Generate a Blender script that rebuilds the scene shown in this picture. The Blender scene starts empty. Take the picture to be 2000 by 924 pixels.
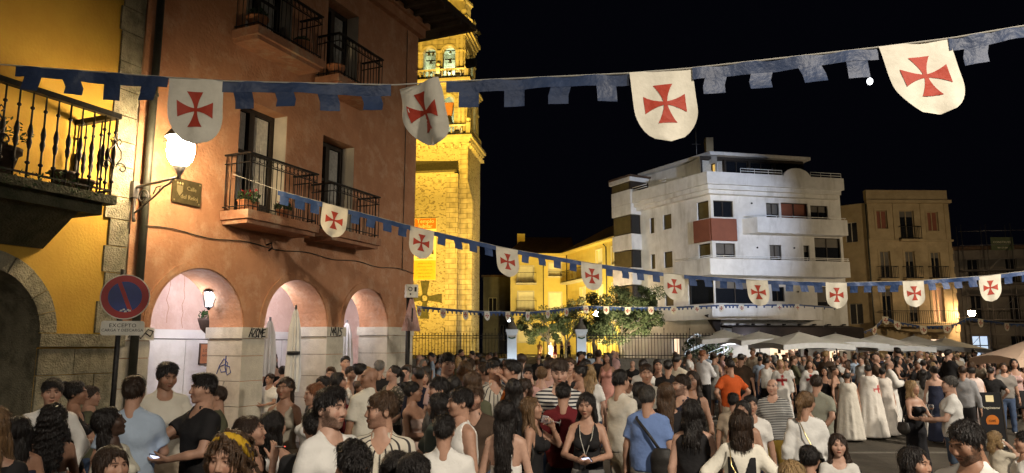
import bpy, bmesh, math, random
import numpy as np
from mathutils import Vector, Matrix
from mathutils.geometry import tessellate_polygon
random.seed(7)
SC = bpy.context.scene
COL = SC.collection
R = math.radians
PI = math.pi

# ------------------------------------------------------------------ camera
CAM_H = 2.1
PITCH = math.atan(210 / 1402.0)
cam_data = bpy.data.cameras.new('camera')
cam_data.sensor_width = 36.0
cam_data.lens = 36.0 * 1402.0 / 2000.0
cam_data.clip_start = 0.1
cam_data.clip_end = 3000.0
cam = bpy.data.objects.new('camera', cam_data)
cam.location = (0, 0, CAM_H)
cam.rotation_euler = (PI / 2 + PITCH, 0, 0)
COL.objects.link(cam)
SC.camera = cam

# ------------------------------------------------------------------ night sky, moonlight, exposure
world = bpy.data.worlds.new('World')
SC.world = world
world.use_nodes = True
bg = world.node_tree.nodes['Background']
bg.inputs[0].default_value = (0.45, 0.5, 1.0, 1)
bg.inputs[1].default_value = 0.0022
SC.view_settings.view_transform = 'Standard'
SC.view_settings.look = 'None'
SC.view_settings.exposure = 0.0
SC.view_settings.gamma = 1.0
SC.render.engine = 'CYCLES'
SC.cycles.use_denoising = True
SC.cycles.max_bounces = 5
SC.cycles.diffuse_bounces = 3
SC.cycles.glossy_bounces = 2
SC.cycles.transmission_bounces = 4
SC.cycles.transparent_max_bounces = 6
SC.cycles.caustics_reflective = False
SC.cycles.caustics_refractive = False
SC.cycles.sample_clamp_indirect = 4.0

CT, ST = math.cos(PITCH), math.sin(PITCH)
def P(px, py, Y):
    """the point of the place seen at a pixel of the photograph, at distance Y"""
    x = (px - 1000) / 1402.0
    y = (462 - py) / 1402.0
    k = Y / (CT - ST * y)
    return Vector((x * k, Y, CAM_H + (ST + CT * y) * k))

def lamp(kind, loc, energy, color, target=None, size=0.1, spot=60, blend=0.5):
    ld = bpy.data.lights.new('lamp_light', kind)
    ld.energy = energy
    ld.color = color
    if kind in ('POINT', 'SPOT'):
        ld.shadow_soft_size = size
    if kind == 'SPOT':
        ld.spot_size = R(spot)
        ld.spot_blend = blend
    o = bpy.data.objects.new('lamp_light', ld)
    o.location = loc
    if target is not None:
        d = Vector(target) - Vector(loc)
        o.rotation_euler = d.to_track_quat('-Z', 'Y').to_euler()
    COL.objects.link(o)
    return o

moon_sun = bpy.data.lights.new('moonlight', 'SUN')
moon_sun.energy = 0.012
moon_sun.angle = R(0.5)
moon_sun.color = (0.85, 0.9, 1.0)
mo = bpy.data.objects.new('moonlight', moon_sun)
mo.rotation_euler = (-(P(1698, 158, 900) - Vector((0, 0, CAM_H)))).to_track_quat('-Z', 'Y').to_euler()
COL.objects.link(mo)

# ------------------------------------------------------------------ unseen lamps that light the square
WARM = (1.0, 0.74, 0.42)
NEUT = (1.0, 0.89, 0.74)
COLD = (0.72, 0.82, 1.0)
SODIUM = (1.0, 0.60, 0.075)
# unseen street lanterns put behind and beside the camera to light the crowd
UNSEEN_LANTERNS = [((-4.2, -2.5, 5.4), 800, NEUT, (-1, 7, .5)), ((5.5, -3.0, 8.6), 7600, NEUT, (5.5, 4.5, 0)), ((17.0, 10.5, 8.2), 8000, NEUT, (9, 17, 0))]
lamp('POINT', (31.0, 40.5, 6.8), 2100, (1.0, 0.78, 0.5), size=0.3)  # unseen lamp added to brighten the cream and grey houses
for loc, en, colr, tg in UNSEEN_LANTERNS:
    lamp('SPOT', loc, en, colr, tg, size=0.35, spot=106, blend=1.0)

# ------------------------------------------------------------------ helpers
def tag(o, label=None, cat=None, group=None, kind=None):
    if label: o['label'] = label
    if cat: o['category'] = cat
    if group: o['group'] = group
    if kind: o['kind'] = kind
    return o

def empty(name, loc, label=None, cat=None, group=None):
    o = bpy.data.objects.new(name, None)
    o.location = loc
    o.empty_display_size = 0.2
    COL.objects.link(o)
    return tag(o, label, cat, group)

def world_loc(o):
    v = Vector(o.location)
    p = o.parent
    while p is not None:
        v = v + p.location
        p = p.parent
    return v

def link(name, me, parent=None, mat=None):
    """link a mesh that is written in world coordinates, under an unrotated parent"""
    o = bpy.data.objects.new(name, me)
    COL.objects.link(o)
    if mat is not None and len(me.materials) == 0:
        me.materials.append(mat)
    if parent is not None:
        o.parent = parent
        w = world_loc(parent)
        o.location = -w
    return o

class MB:
    def __init__(self):
        self.v = []; self.f = []; self.sm = []
    def add(self, vs, fs, smooth=False):
        b = len(self.v)
        self.v.extend([tuple(p) for p in vs])
        for f in fs:
            self.f.append(tuple(i + b for i in f)); self.sm.append(smooth)
        return self
    def hexa(self, p):
        """p: 8 points, bottom ring 0-3 then top ring 4-7"""
        return self.add(p, [(3, 2, 1, 0), (4, 5, 6, 7), (0, 1, 5, 4), (1, 2, 6, 5), (2, 3, 7, 6), (3, 0, 4, 7)])
    def box(self, x0, x1, y0, y1, z0, z1):
        return self.hexa([(x0, y0, z0), (x1, y0, z0), (x1, y1, z0), (x0, y1, z0), (x0, y0, z1), (x1, y0, z1), (x1, y1, z1), (x0, y1, z1)])
    def fbox(self, fr, s0, s1, d0, d1, z0, z1):
        """box in a facade frame: s along, d outwards, z up"""
        return self.hexa([fr(s0, d1, z0), fr(s1, d1, z0), fr(s1, d0, z0), fr(s0, d0, z0), fr(s0, d1, z1), fr(s1, d1, z1), fr(s1, d0, z1), fr(s0, d0, z1)])
    def tube(self, pts, r, n=6, r2=None, caps=True):
        pts = [Vector(p) for p in pts]
        m = len(pts); vs = []
        for i, p in enumerate(pts):
            t = (pts[min(i + 1, m - 1)] - pts[max(i - 1, 0)])
            if t.length < 1e-9: t = Vector((0, 0, 1))
            t.normalize()
            a = t.cross(Vector((0, 0, 1)) if abs(t.z) < 0.95 else Vector((1, 0, 0))).normalized()
            b = t.cross(a)
            rr = r if r2 is None else r + (r2 - r) * i / max(1, m - 1)
            for k in range(n):
                an = 2 * PI * k / n
                vs.append(p + a * (rr * math.cos(an)) + b * (rr * math.sin(an)))
        fs = []
        for i in range(m - 1):
            for k in range(n):
                k2 = (k + 1) % n
                fs.append((i * n + k, i * n + k2, (i + 1) * n + k2, (i + 1) * n + k))
        self.add(vs, fs, n > 4)
        if caps:
            self.add(vs[:n], [tuple(range(n))]); self.add(vs[-n:], [tuple(reversed(range(n)))])
        return self
    def lathe(self, prof, c, n=16, sx=1.0, sy=1.0, smooth=True):
        c = Vector(c); vs = []
        for r, z in prof:
            for k in range(n):
                a = 2 * PI * k / n
                vs.append((c.x + r * sx * math.cos(a), c.y + r * sy * math.sin(a), c.z + z))
        fs = []
        for i in range(len(prof) - 1):
            for k in range(n):
                k2 = (k + 1) % n
                fs.append((i * n + k, i * n + k2, (i + 1) * n + k2, (i + 1) * n + k))
        self.add(vs, fs, smooth)
        self.add(vs[:n], [tuple(reversed(range(n)))]); self.add(vs[-n:], [tuple(range(n))])
        return self
    def poly(self, pts, holes=()):
        """flat polygon with holes, pts are 3-D points"""
        loops = [[Vector(p) for p in pts]] + [[Vector(p) for p in h] for h in holes]
        tris = tessellate_polygon(loops)
        flat = [p for l in loops for p in l]
        return self.add(flat, [tuple(t) for t in tris])
    def strip(self, a, b, closed=False):
        """band of quads between two rows of points"""
        n = len(a); vs = list(a) + list(b)
        fs = [(i, (i + 1) % n, n + (i + 1) % n, n + i) for i in range(n if closed else n - 1)]
        return self.add(vs, fs)
    def prism(self, pts, off):
        off = Vector(off); a = [Vector(p) for p in pts]; b = [p + off for p in a]
        self.poly(a); self.poly(b); return self.strip(a, b, True)
    def mesh(self, name, mat=None):
        me = bpy.data.meshes.new(name)
        me.from_pydata(self.v, [], self.f)
        if any(self.sm):
            me.polygons.foreach_set('use_smooth', self.sm)
        bm = bmesh.new(); bm.from_mesh(me)
        bmesh.ops.remove_doubles(bm, verts=bm.verts, dist=1e-5)
        bmesh.ops.recalc_face_normals(bm, faces=bm.faces)
        bm.to_mesh(me); bm.free()
        if mat is not None: me.materials.append(mat)
        return me
    def build(self, name, mat, parent=None):
        return link(name, self.mesh(name, mat), parent)

def frame(ox, oy, ux, uy):
    l = math.hypot(ux, uy); ux /= l; uy /= l
    def fr(s, d, z):
        return Vector((ox + ux * s + uy * d, oy + uy * s - ux * d, z))
    return fr

# ------------------------------------------------------------------ materials
def nodes(name):
    m = bpy.data.materials.new(name); m.use_nodes = True
    nt = m.node_tree
    return m, nt, nt.nodes['Principled BSDF']

def add(nt, t, **kw):
    n = nt.nodes.new(t)
    for k, v in kw.items():
        setattr(n, k, v)
    return n

def ramp(nt, src, stops):
    r = add(nt, 'ShaderNodeValToRGB')
    e = r.color_ramp.elements
    while len(e) < len(stops): e.new(0.5)
    for el, (p, c) in zip(e, stops):
        el.position = p; el.color = (*c, 1) if len(c) == 3 else c
    nt.links.new(src, r.inputs[0])
    return r

def surf(name, c1, c2=None, rough=0.8, scale=3.0, detail=6.0, bump=0.0, bscale=None, metal=0.0, lo=0.35, hi=0.65, spec=0.3, c3=None, s3=0.6, coat=0.0, stretch=None):
    """a weathered surface: two tones mixed by noise, an optional large stain tone, fine relief"""
    m, nt, b = nodes(name)
    b.inputs['Roughness'].default_value = rough
    b.inputs['Metallic'].default_value = metal
    b.inputs['Specular IOR Level'].default_value = spec
    b.inputs['Coat Weight'].default_value = coat
    tc = add(nt, 'ShaderNodeTexCoord')
    if c2 is None:
        c2 = tuple(x * 0.85 for x in c1)
    nz = add(nt, 'ShaderNodeTexNoise'); nz.inputs['Scale'].default_value = scale; nz.inputs['Detail'].default_value = detail
    nz.inputs['Roughness'].default_value = 0.6
    nt.links.new(tc.outputs['Object'], nz.inputs['Vector'])
    rp = ramp(nt, nz.outputs['Fac'], [(lo, c1), (hi, c2)])
    out = rp.outputs['Color']
    if c3 is not None:
        n3 = add(nt, 'ShaderNodeTexNoise'); n3.inputs['Scale'].default_value = s3; n3.inputs['Detail'].default_value = 8
        n3.inputs['Roughness'].default_value = 0.7
        if stretch:
            mp = add(nt, 'ShaderNodeMapping'); mp.inputs['Scale'].default_value = stretch; nt.links.new(tc.outputs['Object'], mp.inputs['Vector']); nt.links.new(mp.outputs['Vector'], n3.inputs['Vector'])
        else: nt.links.new(tc.outputs['Object'], n3.inputs['Vector'])
        r3 = ramp(nt, n3.outputs['Fac'], [(0.5, (0, 0, 0)), (0.68, (0.8, 0.8, 0.8))])
        mx = add(nt, 'ShaderNodeMix', data_type='RGBA')
        nt.links.new(r3.outputs['Color'], mx.inputs[0]); nt.links.new(out, mx.inputs[6]); mx.inputs[7].default_value = (*c3, 1)
        out = mx.outputs[2]
    nt.links.new(out, b.inputs['Base Color'])
    if bump:
        nb = add(nt, 'ShaderNodeTexNoise'); nb.inputs['Scale'].default_value = bscale or scale * 6; nb.inputs['Detail'].default_value = 8
        nt.links.new(tc.outputs['Object'], nb.inputs['Vector'])
        bp = add(nt, 'ShaderNodeBump'); bp.inputs['Strength'].default_value = bump; bp.inputs['Distance'].default_value = 0.05
        nt.links.new(nb.outputs['Fac'], bp.inputs['Height']); nt.links.new(bp.outputs['Normal'], b.inputs['Normal'])
    return m

def emit(name, col, strength):
    m, nt, b = nodes(name)
    b.inputs['Base Color'].default_value = (*[min(1, c) * 0.5 for c in col], 1)
    b.inputs['Emission Color'].default_value = (*col, 1)
    b.inputs['Emission Strength'].default_value = strength
    return m

def glassy(name, col, rough=0.08):
    m, nt, b = nodes(name)
    b.inputs['Base Color'].default_value = (*col, 1); b.inputs['Roughness'].default_value = rough
    b.inputs['Specular IOR Level'].default_value = 0.6
    return m

def clear_glass(name):
    m, nt, b = nodes(name)
    b.inputs['Base Color'].default_value = (1, 1, 1, 1); b.inputs['Roughness'].default_value = 0.03
    lw = add(nt, 'ShaderNodeLayerWeight'); lw.inputs[0].default_value = 0.35
    rp = ramp(nt, lw.outputs['Facing'], [(0.0, (0.05, 0.05, 0.05)), (1.0, (0.7, 0.7, 0.7))])
    nt.links.new(rp.outputs[0], b.inputs['Alpha'])
    return m

def rubble(name, c1, c2, dark, scale=5.0):
    m, nt, b = nodes(name)
    b.inputs['Roughness'].default_value = 0.9; b.inputs['Specular IOR Level'].default_value = 0.15
    tc = add(nt, 'ShaderNodeTexCoord')
    mp = add(nt, 'ShaderNodeMapping'); mp.inputs['Scale'].default_value = (1, 1, 1.7)
    nt.links.new(tc.outputs['Object'], mp.inputs['Vector'])
    dn = add(nt, 'ShaderNodeTexNoise'); dn.inputs['Scale'].default_value = 3; dn.inputs['Detail'].default_value = 3
    nt.links.new(mp.outputs['Vector'], dn.inputs['Vector'])
    ma = add(nt, 'ShaderNodeVectorMath', operation='MULTIPLY_ADD'); ma.inputs[1].default_value = (0.35, 0.35, 0.35)
    nt.links.new(dn.outputs['Color'], ma.inputs[0]); nt.links.new(mp.outputs['Vector'], ma.inputs[2])
    vo = add(nt, 'ShaderNodeTexVoronoi'); vo.inputs['Scale'].default_value = scale
    ve = add(nt, 'ShaderNodeTexVoronoi', feature='DISTANCE_TO_EDGE'); ve.inputs['Scale'].default_value = scale
    nt.links.new(ma.outputs[0], vo.inputs['Vector']); nt.links.new(ma.outputs[0], ve.inputs['Vector'])
    sep = add(nt, 'ShaderNodeSeparateColor'); nt.links.new(vo.outputs['Color'], sep.inputs[0])
    rp = ramp(nt, sep.outputs[0], [(0.0, dark), (0.16, dark), (0.24, c1), (1.0, c2)])
    re = ramp(nt, ve.outputs['Distance'], [(0.0, (0, 0, 0)), (0.09, (1, 1, 1))])
    mx = add(nt, 'ShaderNodeMix', data_type='RGBA')
    nt.links.new(re.outputs['Color'], mx.inputs[0]); mx.inputs[6].default_value = (*c1, 1); nt.links.new(rp.outputs['Color'], mx.inputs[7])
    nt.links.new(mx.outputs[2], b.inputs['Base Color'])
    bp = add(nt, 'ShaderNodeBump'); bp.inputs['Strength'].default_value = 0.6; bp.inputs['Distance'].default_value = 0.06
    nt.links.new(re.outputs['Color'], bp.inputs['Height']); nt.links.new(bp.outputs['Normal'], b.inputs['Normal'])
    return m

def courses(name, c1, c2, joint):
    m, nt, b = nodes(name); b.inputs['Roughness'].default_value = .9; b.inputs['Specular IOR Level'].default_value = .15
    tc = add(nt, 'ShaderNodeTexCoord'); sp = add(nt, 'ShaderNodeSeparateXYZ'); nt.links.new(tc.outputs['Object'], sp.inputs[0])
    ad = add(nt, 'ShaderNodeMath', operation='ADD'); nt.links.new(sp.outputs[0], ad.inputs[0]); nt.links.new(sp.outputs[1], ad.inputs[1])
    cb = add(nt, 'ShaderNodeCombineXYZ'); nt.links.new(ad.outputs[0], cb.inputs[0]); nt.links.new(sp.outputs[2], cb.inputs[1])
    br = add(nt, 'ShaderNodeTexBrick'); br.inputs['Scale'].default_value = 1.0; br.inputs['Brick Width'].default_value = .95; br.inputs['Row Height'].default_value = .46
    br.inputs['Mortar Size'].default_value = .022; br.inputs['Mortar Smooth'].default_value = .3
    br.inputs['Color1'].default_value = (*c1, 1); br.inputs['Color2'].default_value = (*c2, 1); br.inputs['Mortar'].default_value = (*joint, 1)
    nt.links.new(cb.outputs[0], br.inputs['Vector'])
    nz = add(nt, 'ShaderNodeTexNoise'); nz.inputs['Scale'].default_value = 1.8; nz.inputs['Detail'].default_value = 10; nt.links.new(tc.outputs['Object'], nz.inputs['Vector'])
    r = ramp(nt, nz.outputs['Fac'], [(.3, (.62, .62, .62)), (.66, (1.05, 1.05, 1.05))])
    mx = add(nt, 'ShaderNodeMix', data_type='RGBA', blend_type='MULTIPLY'); mx.inputs[0].default_value = 1
    nt.links.new(br.outputs['Color'], mx.inputs[6]); nt.links.new(r.outputs[0], mx.inputs[7]); nt.links.new(mx.outputs[2], b.inputs['Base Color'])
    bp = add(nt, 'ShaderNodeBump'); bp.inputs['Strength'].default_value = .6; bp.inputs['Distance'].default_value = .05; bp.invert = True
    nt.links.new(br.outputs['Fac'], bp.inputs['Height']); nt.links.new(bp.outputs['Normal'], b.inputs['Normal'])
    return m

M = {}
M['orange'] = surf('orange_plaster', (0.47, 0.235, 0.125), (0.39, 0.185, 0.095), 0.85, 2.2, 12, 0.4, 16, lo=0.36, hi=0.64, c3=(0.54, 0.34, 0.215), s3=2.6)
M['pink'] = surf('pink_plaster', (0.64, 0.47, 0.40), (0.55, 0.38, 0.31), 0.85, 2.0, 8, 0.2, 18, c3=(0.70, 0.56, 0.50), s3=2.2)
M['yellow'] = surf('yellow_plaster', (0.50, 0.31, 0.045), (0.43, 0.25, 0.035), 0.85, 1.6, 8, 0.15, 25)
M['stone'] = surf('weathered_stone', (0.33, 0.30, 0.21), (0.20, 0.18, 0.12), 0.9, 5, 10, 0.6, 40, c3=(0.12, 0.11, 0.075), s3=2.5)
M['palestone'] = surf('pale_stone', (0.60, 0.56, 0.46), (0.50, 0.46, 0.38), 0.85, 4, 8, 0.25, 50, c3=(0.36, 0.33, 0.26), s3=1.8)
M['darkstone'] = surf('dark_stone', (0.10, 0.095, 0.06), (0.05, 0.055, 0.03), 0.9, 5, 10, 0.6, 30)  # mossy slab tone, with the balcony's backlit shade put into the colour
M['signpink'] = surf('worn_pink_sign', (0.55, 0.36, 0.32), (0.42, 0.2, 0.17), 0.5, 6)
M['joint'] = surf('mortar', (0.22, 0.20, 0.16), None, 0.95, 8)
M['whitewall'] = surf('white_wall_paint', (0.72, 0.72, 0.70), (0.62, 0.62, 0.60), 0.8, 1.2, 8, 0.08, 20, c3=(0.5, 0.49, 0.45), s3=0.7)
M['blockwall'] = surf('block_wall_paint', (0.74, 0.73, 0.70), (0.62, 0.61, 0.58), 0.8, 1.6, 10, 0.1, 16, c3=(0.44, 0.42, 0.37), s3=0.9, stretch=(1, 1, .22))
M['iron'] = surf('black_iron', (0.02, 0.02, 0.02), (0.035, 0.032, 0.03), 0.5, 20, metal=0.6)
M['greyiron'] = surf('grey_painted_iron', (0.22, 0.21, 0.2), (0.13, 0.12, 0.12), 0.45, 20, metal=0.7)
M['pipe'] = surf('downpipe_paint', (0.06, 0.06, 0.045), (0.04, 0.04, 0.03), 0.5, 6)
M['darkwood'] = surf('dark_wood', (0.025, 0.018, 0.013), (0.04, 0.03, 0.02), 0.6, 8)
M['eave'] = surf('eave_wood', (0.05, 0.035, 0.025), (0.03, 0.02, 0.015), 0.8, 6)
M['glass'] = glassy('window_glass', (0.012, 0.014, 0.018))
M['curtain'] = surf('net_curtain', (0.5, 0.48, 0.42), (0.35, 0.34, 0.3), 0.9, 14)
M['cream'] = surf('cream_reveal_paint', (0.6, 0.55, 0.45), (0.5, 0.46, 0.38), 0.8, 3)
M['terracotta'] = surf('terracotta', (0.42, 0.18, 0.08), (0.33, 0.13, 0.06), 0.8, 8, bump=0.2)
M['darkpot'] = surf('dark_clay', (0.09, 0.06, 0.045), (0.06, 0.04, 0.03), 0.7, 8)
M['brickslab'] = surf('terracotta_slab', (0.40, 0.20, 0.11), (0.27, 0.13, 0.075), 0.85, 4, 8, 0.3, 30, c3=(0.42, 0.32, 0.22), s3=3)
M['ground'] = surf('plaza_paving', (0.085, 0.072, 0.055), (0.055, 0.047, 0.037), 0.75, 1.4, 10, 0.35, 14, c3=(0.11, 0.095, 0.075), s3=0.4)
M['granite'] = surf('granite', (0.20, 0.18, 0.15), (0.13, 0.12, 0.10), 0.7, 12, bump=0.2)
M['rubble'] = rubble('rubble_masonry', (0.40, 0.36, 0.26), (0.47, 0.42, 0.31), (0.20, 0.17, 0.12), 6.0)
M['ashlar'] = courses('ashlar_masonry', (0.47, 0.42, 0.31), (0.38, 0.34, 0.25), (0.20, 0.175, 0.12))
M['mouldstone'] = surf('moulding_stone', (0.5, 0.45, 0.33), (0.38, 0.34, 0.25), 0.9, 2.5, 8, 0.3, 16)
M['bronze'] = surf('bell_bronze', (0.16, 0.14, 0.08), (0.09, 0.09, 0.06), 0.4, 5, metal=0.7)
M['slate'] = surf('roof_slate', (0.10, 0.09, 0.07), (0.06, 0.055, 0.045), 0.8, 6, bump=0.4)
M['tile'] = surf('roof_tile', (0.12, 0.075, 0.05), (0.07, 0.045, 0.03), 0.85, 5, bump=0.4)
M['ochre'] = surf('pale_yellow_paint', (0.60, 0.48, 0.16), (0.52, 0.41, 0.13), 0.85, 1.0, 6)
M['creamwall'] = surf('cream_stucco', (0.44, 0.34, 0.20), (0.35, 0.27, 0.15), 0.85, 1.4, 8, 0.2, 10, c3=(0.24, 0.18, 0.10), s3=0.5)
M['greywall'] = surf('grey_stucco', (0.17, 0.16, 0.14), (0.12, 0.11, 0.1), 0.9, 1.2, 8)
M['shutter'] = surf('olive_blind', (0.13, 0.10, 0.035), (0.10, 0.075, 0.025), 0.7, 2)
M['redpanel'] = surf('red_brown_panel', (0.24, 0.085, 0.05), (0.2, 0.07, 0.042), 0.75, 1.5)
M['greyblind'] = surf('grey_brown_blind', (0.14, 0.125, 0.105), (0.11, 0.10, 0.085), 0.7, 2)
M['whiteblind'] = surf('white_blind', (0.75, 0.7, 0.55), (0.68, 0.63, 0.5), 0.8, 3)
M['whitemetal'] = surf('white_painted_metal', (0.75, 0.75, 0.73), None, 0.4, 8)
M['awning'] = surf('dark_awning_cloth', (0.03, 0.022, 0.02), (0.02, 0.016, 0.015), 0.9, 3)
M['canvas'] = surf('parasol_canvas', (0.62, 0.58, 0.49), (0.53, 0.49, 0.41), 0.9, 2.5, bump=0.15, bscale=6)
M['peachcanvas'] = surf('peach_canvas', (0.66, 0.48, 0.36), (0.58, 0.42, 0.31), 0.9, 2.5)
M['whitecanvas'] = surf('white_canvas', (0.78, 0.78, 0.76), (0.68, 0.68, 0.67), 0.9, 4)
M['bluecloth'] = surf('blue_bunting_cloth', (0.028, 0.066, 0.185), (0.020, 0.048, 0.14), 0.55, 9, bump=0.35, bscale=14, spec=0.4)
M['shadedblue'] = surf('shaded_blue_bunting_cloth', (0.026, 0.046, 0.105), (0.019, 0.034, 0.08), 0.5, 9, bump=0.3, bscale=14, spec=0.45)  # copy of the blue cloth, darkened for the backlit near string
M['flagcloth'] = surf('cream_flag_cloth', (0.70, 0.66, 0.55), (0.60, 0.56, 0.46), 0.6, 6, bump=0.2, bscale=9, spec=0.35)
M['crossred'] = surf('red_print', (0.42, 0.05, 0.025), (0.36, 0.04, 0.02), 0.6, 10, bump=0.3, bscale=12)
M['cord'] = surf('cord', (0.5, 0.48, 0.42), None, 0.8, 30)
M['signred'] = surf('sign_red', (0.44, 0.028, 0.022), (0.36, 0.022, 0.018), 0.5, 4, spec=0.5)
M['signblue'] = surf('sign_blue', (0.02, 0.045, 0.26), (0.016, 0.035, 0.19), 0.5, 4, spec=0.6)
M['signwhite'] = surf('sign_white', (0.7, 0.68, 0.6), (0.58, 0.56, 0.48), 0.45, 5)
M['signtext'] = surf('sign_lettering', (0.02, 0.02, 0.02), None, 0.6, 5)
M['brass'] = surf('brass_plate', (0.14, 0.11, 0.05), (0.09, 0.07, 0.03), 0.4, 8, metal=0.6)
M['gold'] = surf('raised_brass', (0.45, 0.36, 0.18), None, 0.35, 8, metal=0.7)
M['leaf'] = surf('olive_leaf', (0.10, 0.13, 0.06), (0.055, 0.08, 0.034), 0.7, 1.8, 3)
M['leafgreen'] = surf('pot_plant_leaf', (0.045, 0.09, 0.025), (0.03, 0.06, 0.018), 0.6, 9, 3)
M['petal'] = surf('red_petal', (0.5, 0.02, 0.03), None, 0.6, 9)
M['bark'] = surf('olive_bark', (0.22, 0.19, 0.14), (0.13, 0.11, 0.08), 0.9, 6, bump=0.6)
M['spray'] = surf('black_spray_paint', (0.015, 0.015, 0.015), None, 0.5, 10)
M['bluespray'] = surf('blue_spray_paint', (0.06, 0.09, 0.30), None, 0.5, 10)
M['greyspray'] = surf('faded_grey_paint', (0.28, 0.28, 0.30), None, 0.5, 10)
M['bannercloth'] = surf('banner_yellow', (0.66, 0.42, 0.06), (0.6, 0.36, 0.05), 0.8, 3)
M['bannerorange'] = surf('banner_orange', (0.55, 0.16, 0.02), None, 0.8, 3)
M['bannerpale'] = surf('banner_pale', (0.8, 0.68, 0.4), None, 0.8, 3)
M['plastic'] = surf('black_plastic', (0.018, 0.018, 0.02), None, 0.35, 10)
M['leather'] = surf('black_leather', (0.02, 0.018, 0.016), (0.03, 0.027, 0.024), 0.45, 30, bump=0.2)
M['beigebag'] = surf('beige_leather', (0.48, 0.37, 0.25), (0.42, 0.32, 0.21), 0.6, 20)
M['goldchain'] = surf('gilt_chain', (0.6, 0.45, 0.2), None, 0.3, 10, metal=0.9)
M['clear'] = clear_glass('clear_glass')
M['beer'] = surf('amber_drink', (0.6, 0.26, 0.04), None, 0.1, 3)
M['redwine'] = surf('rose_drink', (0.35, 0.16, 0.10), None, 0.1, 3)
M['paper'] = surf('white_paper', (0.75, 0.74, 0.7), None, 0.8, 10)
M['glow_lamp'] = emit('lamp_glass_glow', (1.0, 0.75, 0.44), 245)
M['glow_lantern'] = emit('cold_lantern_glow', (0.62, 0.78, 1.0), 16)
M['glow_flood'] = emit('floodlight_glow', (1.0, 0.92, 0.65), 14)
M['glow_cold'] = emit('cold_lamp_glow', (0.8, 0.9, 1.0), 5)
M['glow_string'] = emit('cold_light_string', (0.8, 0.9, 1.0), 0.9)
M['glow_shop'] = emit('shop_window_glow', (1.0, 0.72, 0.48), 1.3)
M['glow_shopcool'] = emit('cool_shop_window_glow', (0.62, 0.78, 1.0), 0.9)
M['glow_dim'] = emit('dim_pane_glow', (1.0, 0.55, 0.28), 0.16)  # weak orange emission put on one window pane of the cream house
M['glow_room'] = emit('room_light_glow', (1.0, 0.62, 0.15), 0.7)
M['glow_wall'] = emit('right_lamp_glow', (1.0, 0.66, 0.36), 420)
M['glow_moon'] = emit('moon_glow', (0.95, 0.97, 1.0), 6)
M['glow_phone'] = emit('phone_screen_glow', (0.75, 0.8, 1.0), 1.4)
M['glow_ember'] = emit('ember_glow', (1.0, 0.12, 0.08), 2.0)

def text(s, size, loc, xdir, updir, mat, parent=None, name='lettering', align='CENTER', thick=0.002, shear=0.0, space=1.0):
    cu = bpy.data.curves.new('lettering', 'FONT')
    cu.body = s; cu.size = size; cu.align_x = align; cu.align_y = 'CENTER'; cu.extrude = thick; cu.shear = shear
    cu.space_character = space; cu.resolution_u = 2
    t = bpy.data.objects.new('lettering', cu)
    me = bpy.data.meshes.new_from_object(t)
    bpy.data.objects.remove(t); bpy.data.curves.remove(cu)
    x = Vector(xdir).normalized(); z0 = Vector(updir).normalized(); n = x.cross(z0).normalized(); up = n.cross(x)
    mt = Matrix(((x.x, up.x, n.x, loc[0]), (x.y, up.y, n.y, loc[1]), (x.z, up.z, n.z, loc[2]), (0, 0, 0, 1)))
    me.transform(mt)
    me.materials.clear(); me.materials.append(mat)
    return link(name, me, parent)

def circle_pts(n, f, a0=0, a1=2 * PI, closed=True):
    return [f(a0 + (a1 - a0) * i / (n if closed else n - 1)) for i in range(n)]

def leaf_ball(mb, c, rad, n, size, rng, flat=1.0):
    c = Vector(c)
    for _ in range(n):
        while True:
            p = Vector((rng.uniform(-1, 1), rng.uniform(-1, 1), rng.uniform(-1, 1)))
            if p.length < 1: break
        p = Vector((p.x * rad[0], p.y * rad[1], p.z * rad[2]))
        a = Vector((rng.gauss(0, 1), rng.gauss(0, 1), rng.gauss(0, 1) * flat)).normalized()
        b = a.cross(Vector((rng.gauss(0, 1), rng.gauss(0, 1), rng.gauss(0, 1)))).normalized()
        l = size * rng.uniform(0.6, 1.3); w = l * 0.4
        q = c + p
        mb.add([q - a * l, q + b * w, q + a * l, q - b * w], [(0, 1, 2, 3)])
# ------------------------------------------------------------------ ground
def ss(a, b, x):
    t = min(1, max(0, (x - a) / (b - a)))
    return t * t * (3 - 2 * t)
def gz(x, y):
    """the square dips slightly in the middle of its right half"""
    return -0.25 * ss(6.5, 10.5, y) * (1 - ss(15.5, 21, y)) * ss(-2.5, 3, x)

def build_ground():
    xs = [-300, -80, -30] + [-14 + i for i in range(45)] + [60, 120, 300]
    ys = [-60, -20] + [-8 + i for i in range(42)] + [60, 150, 400]
    v = [(x, y, gz(x, y)) for y in ys for x in xs]
    n = len(xs)
    f = [(j * n + i, j * n + i + 1, (j + 1) * n + i + 1, (j + 1) * n + i) for j in range(len(ys) - 1) for i in range(n - 1)]
    me = bpy.data.meshes.new('ground'); me.from_pydata(v, [], f)
    me.polygons.foreach_set('use_smooth', [True] * len(f))
    tag(link('ground', me, None, M['ground']), kind='structure')
    for x0, x1, y0, y1 in ((2.2, 9.0, 11.6, 11.95), (3.2, 12.0, 20.2, 20.6), (1.0, 10.0, 16.0, 16.2)):
        mb = MB(); k = 14
        a = [Vector((x0 + (x1 - x0) * i / k, y0 + 0.05 * i / k, gz(x0 + (x1 - x0) * i / k, y0) + 0.006)) for i in range(k + 1)]
        b = [p + Vector((0, y1 - y0, gz(p.x, y1) - gz(p.x, y0))) for p in a]
        mb.strip(a, b)
        tag(mb.build('granite_strip', M['granite']), kind='structure')
build_ground()

# ------------------------------------------------------------------ the two houses on the left share one facade line
UA = R(23.5)
FA = frame(-5.2, 13.0, math.sin(UA), math.cos(UA))
FU = FA(1, 0, 0) - FA(0, 0, 0)
FN = FA(0, 1, 0) - FA(0, 0, 0)
UP = Vector((0, 0, 1))

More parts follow.
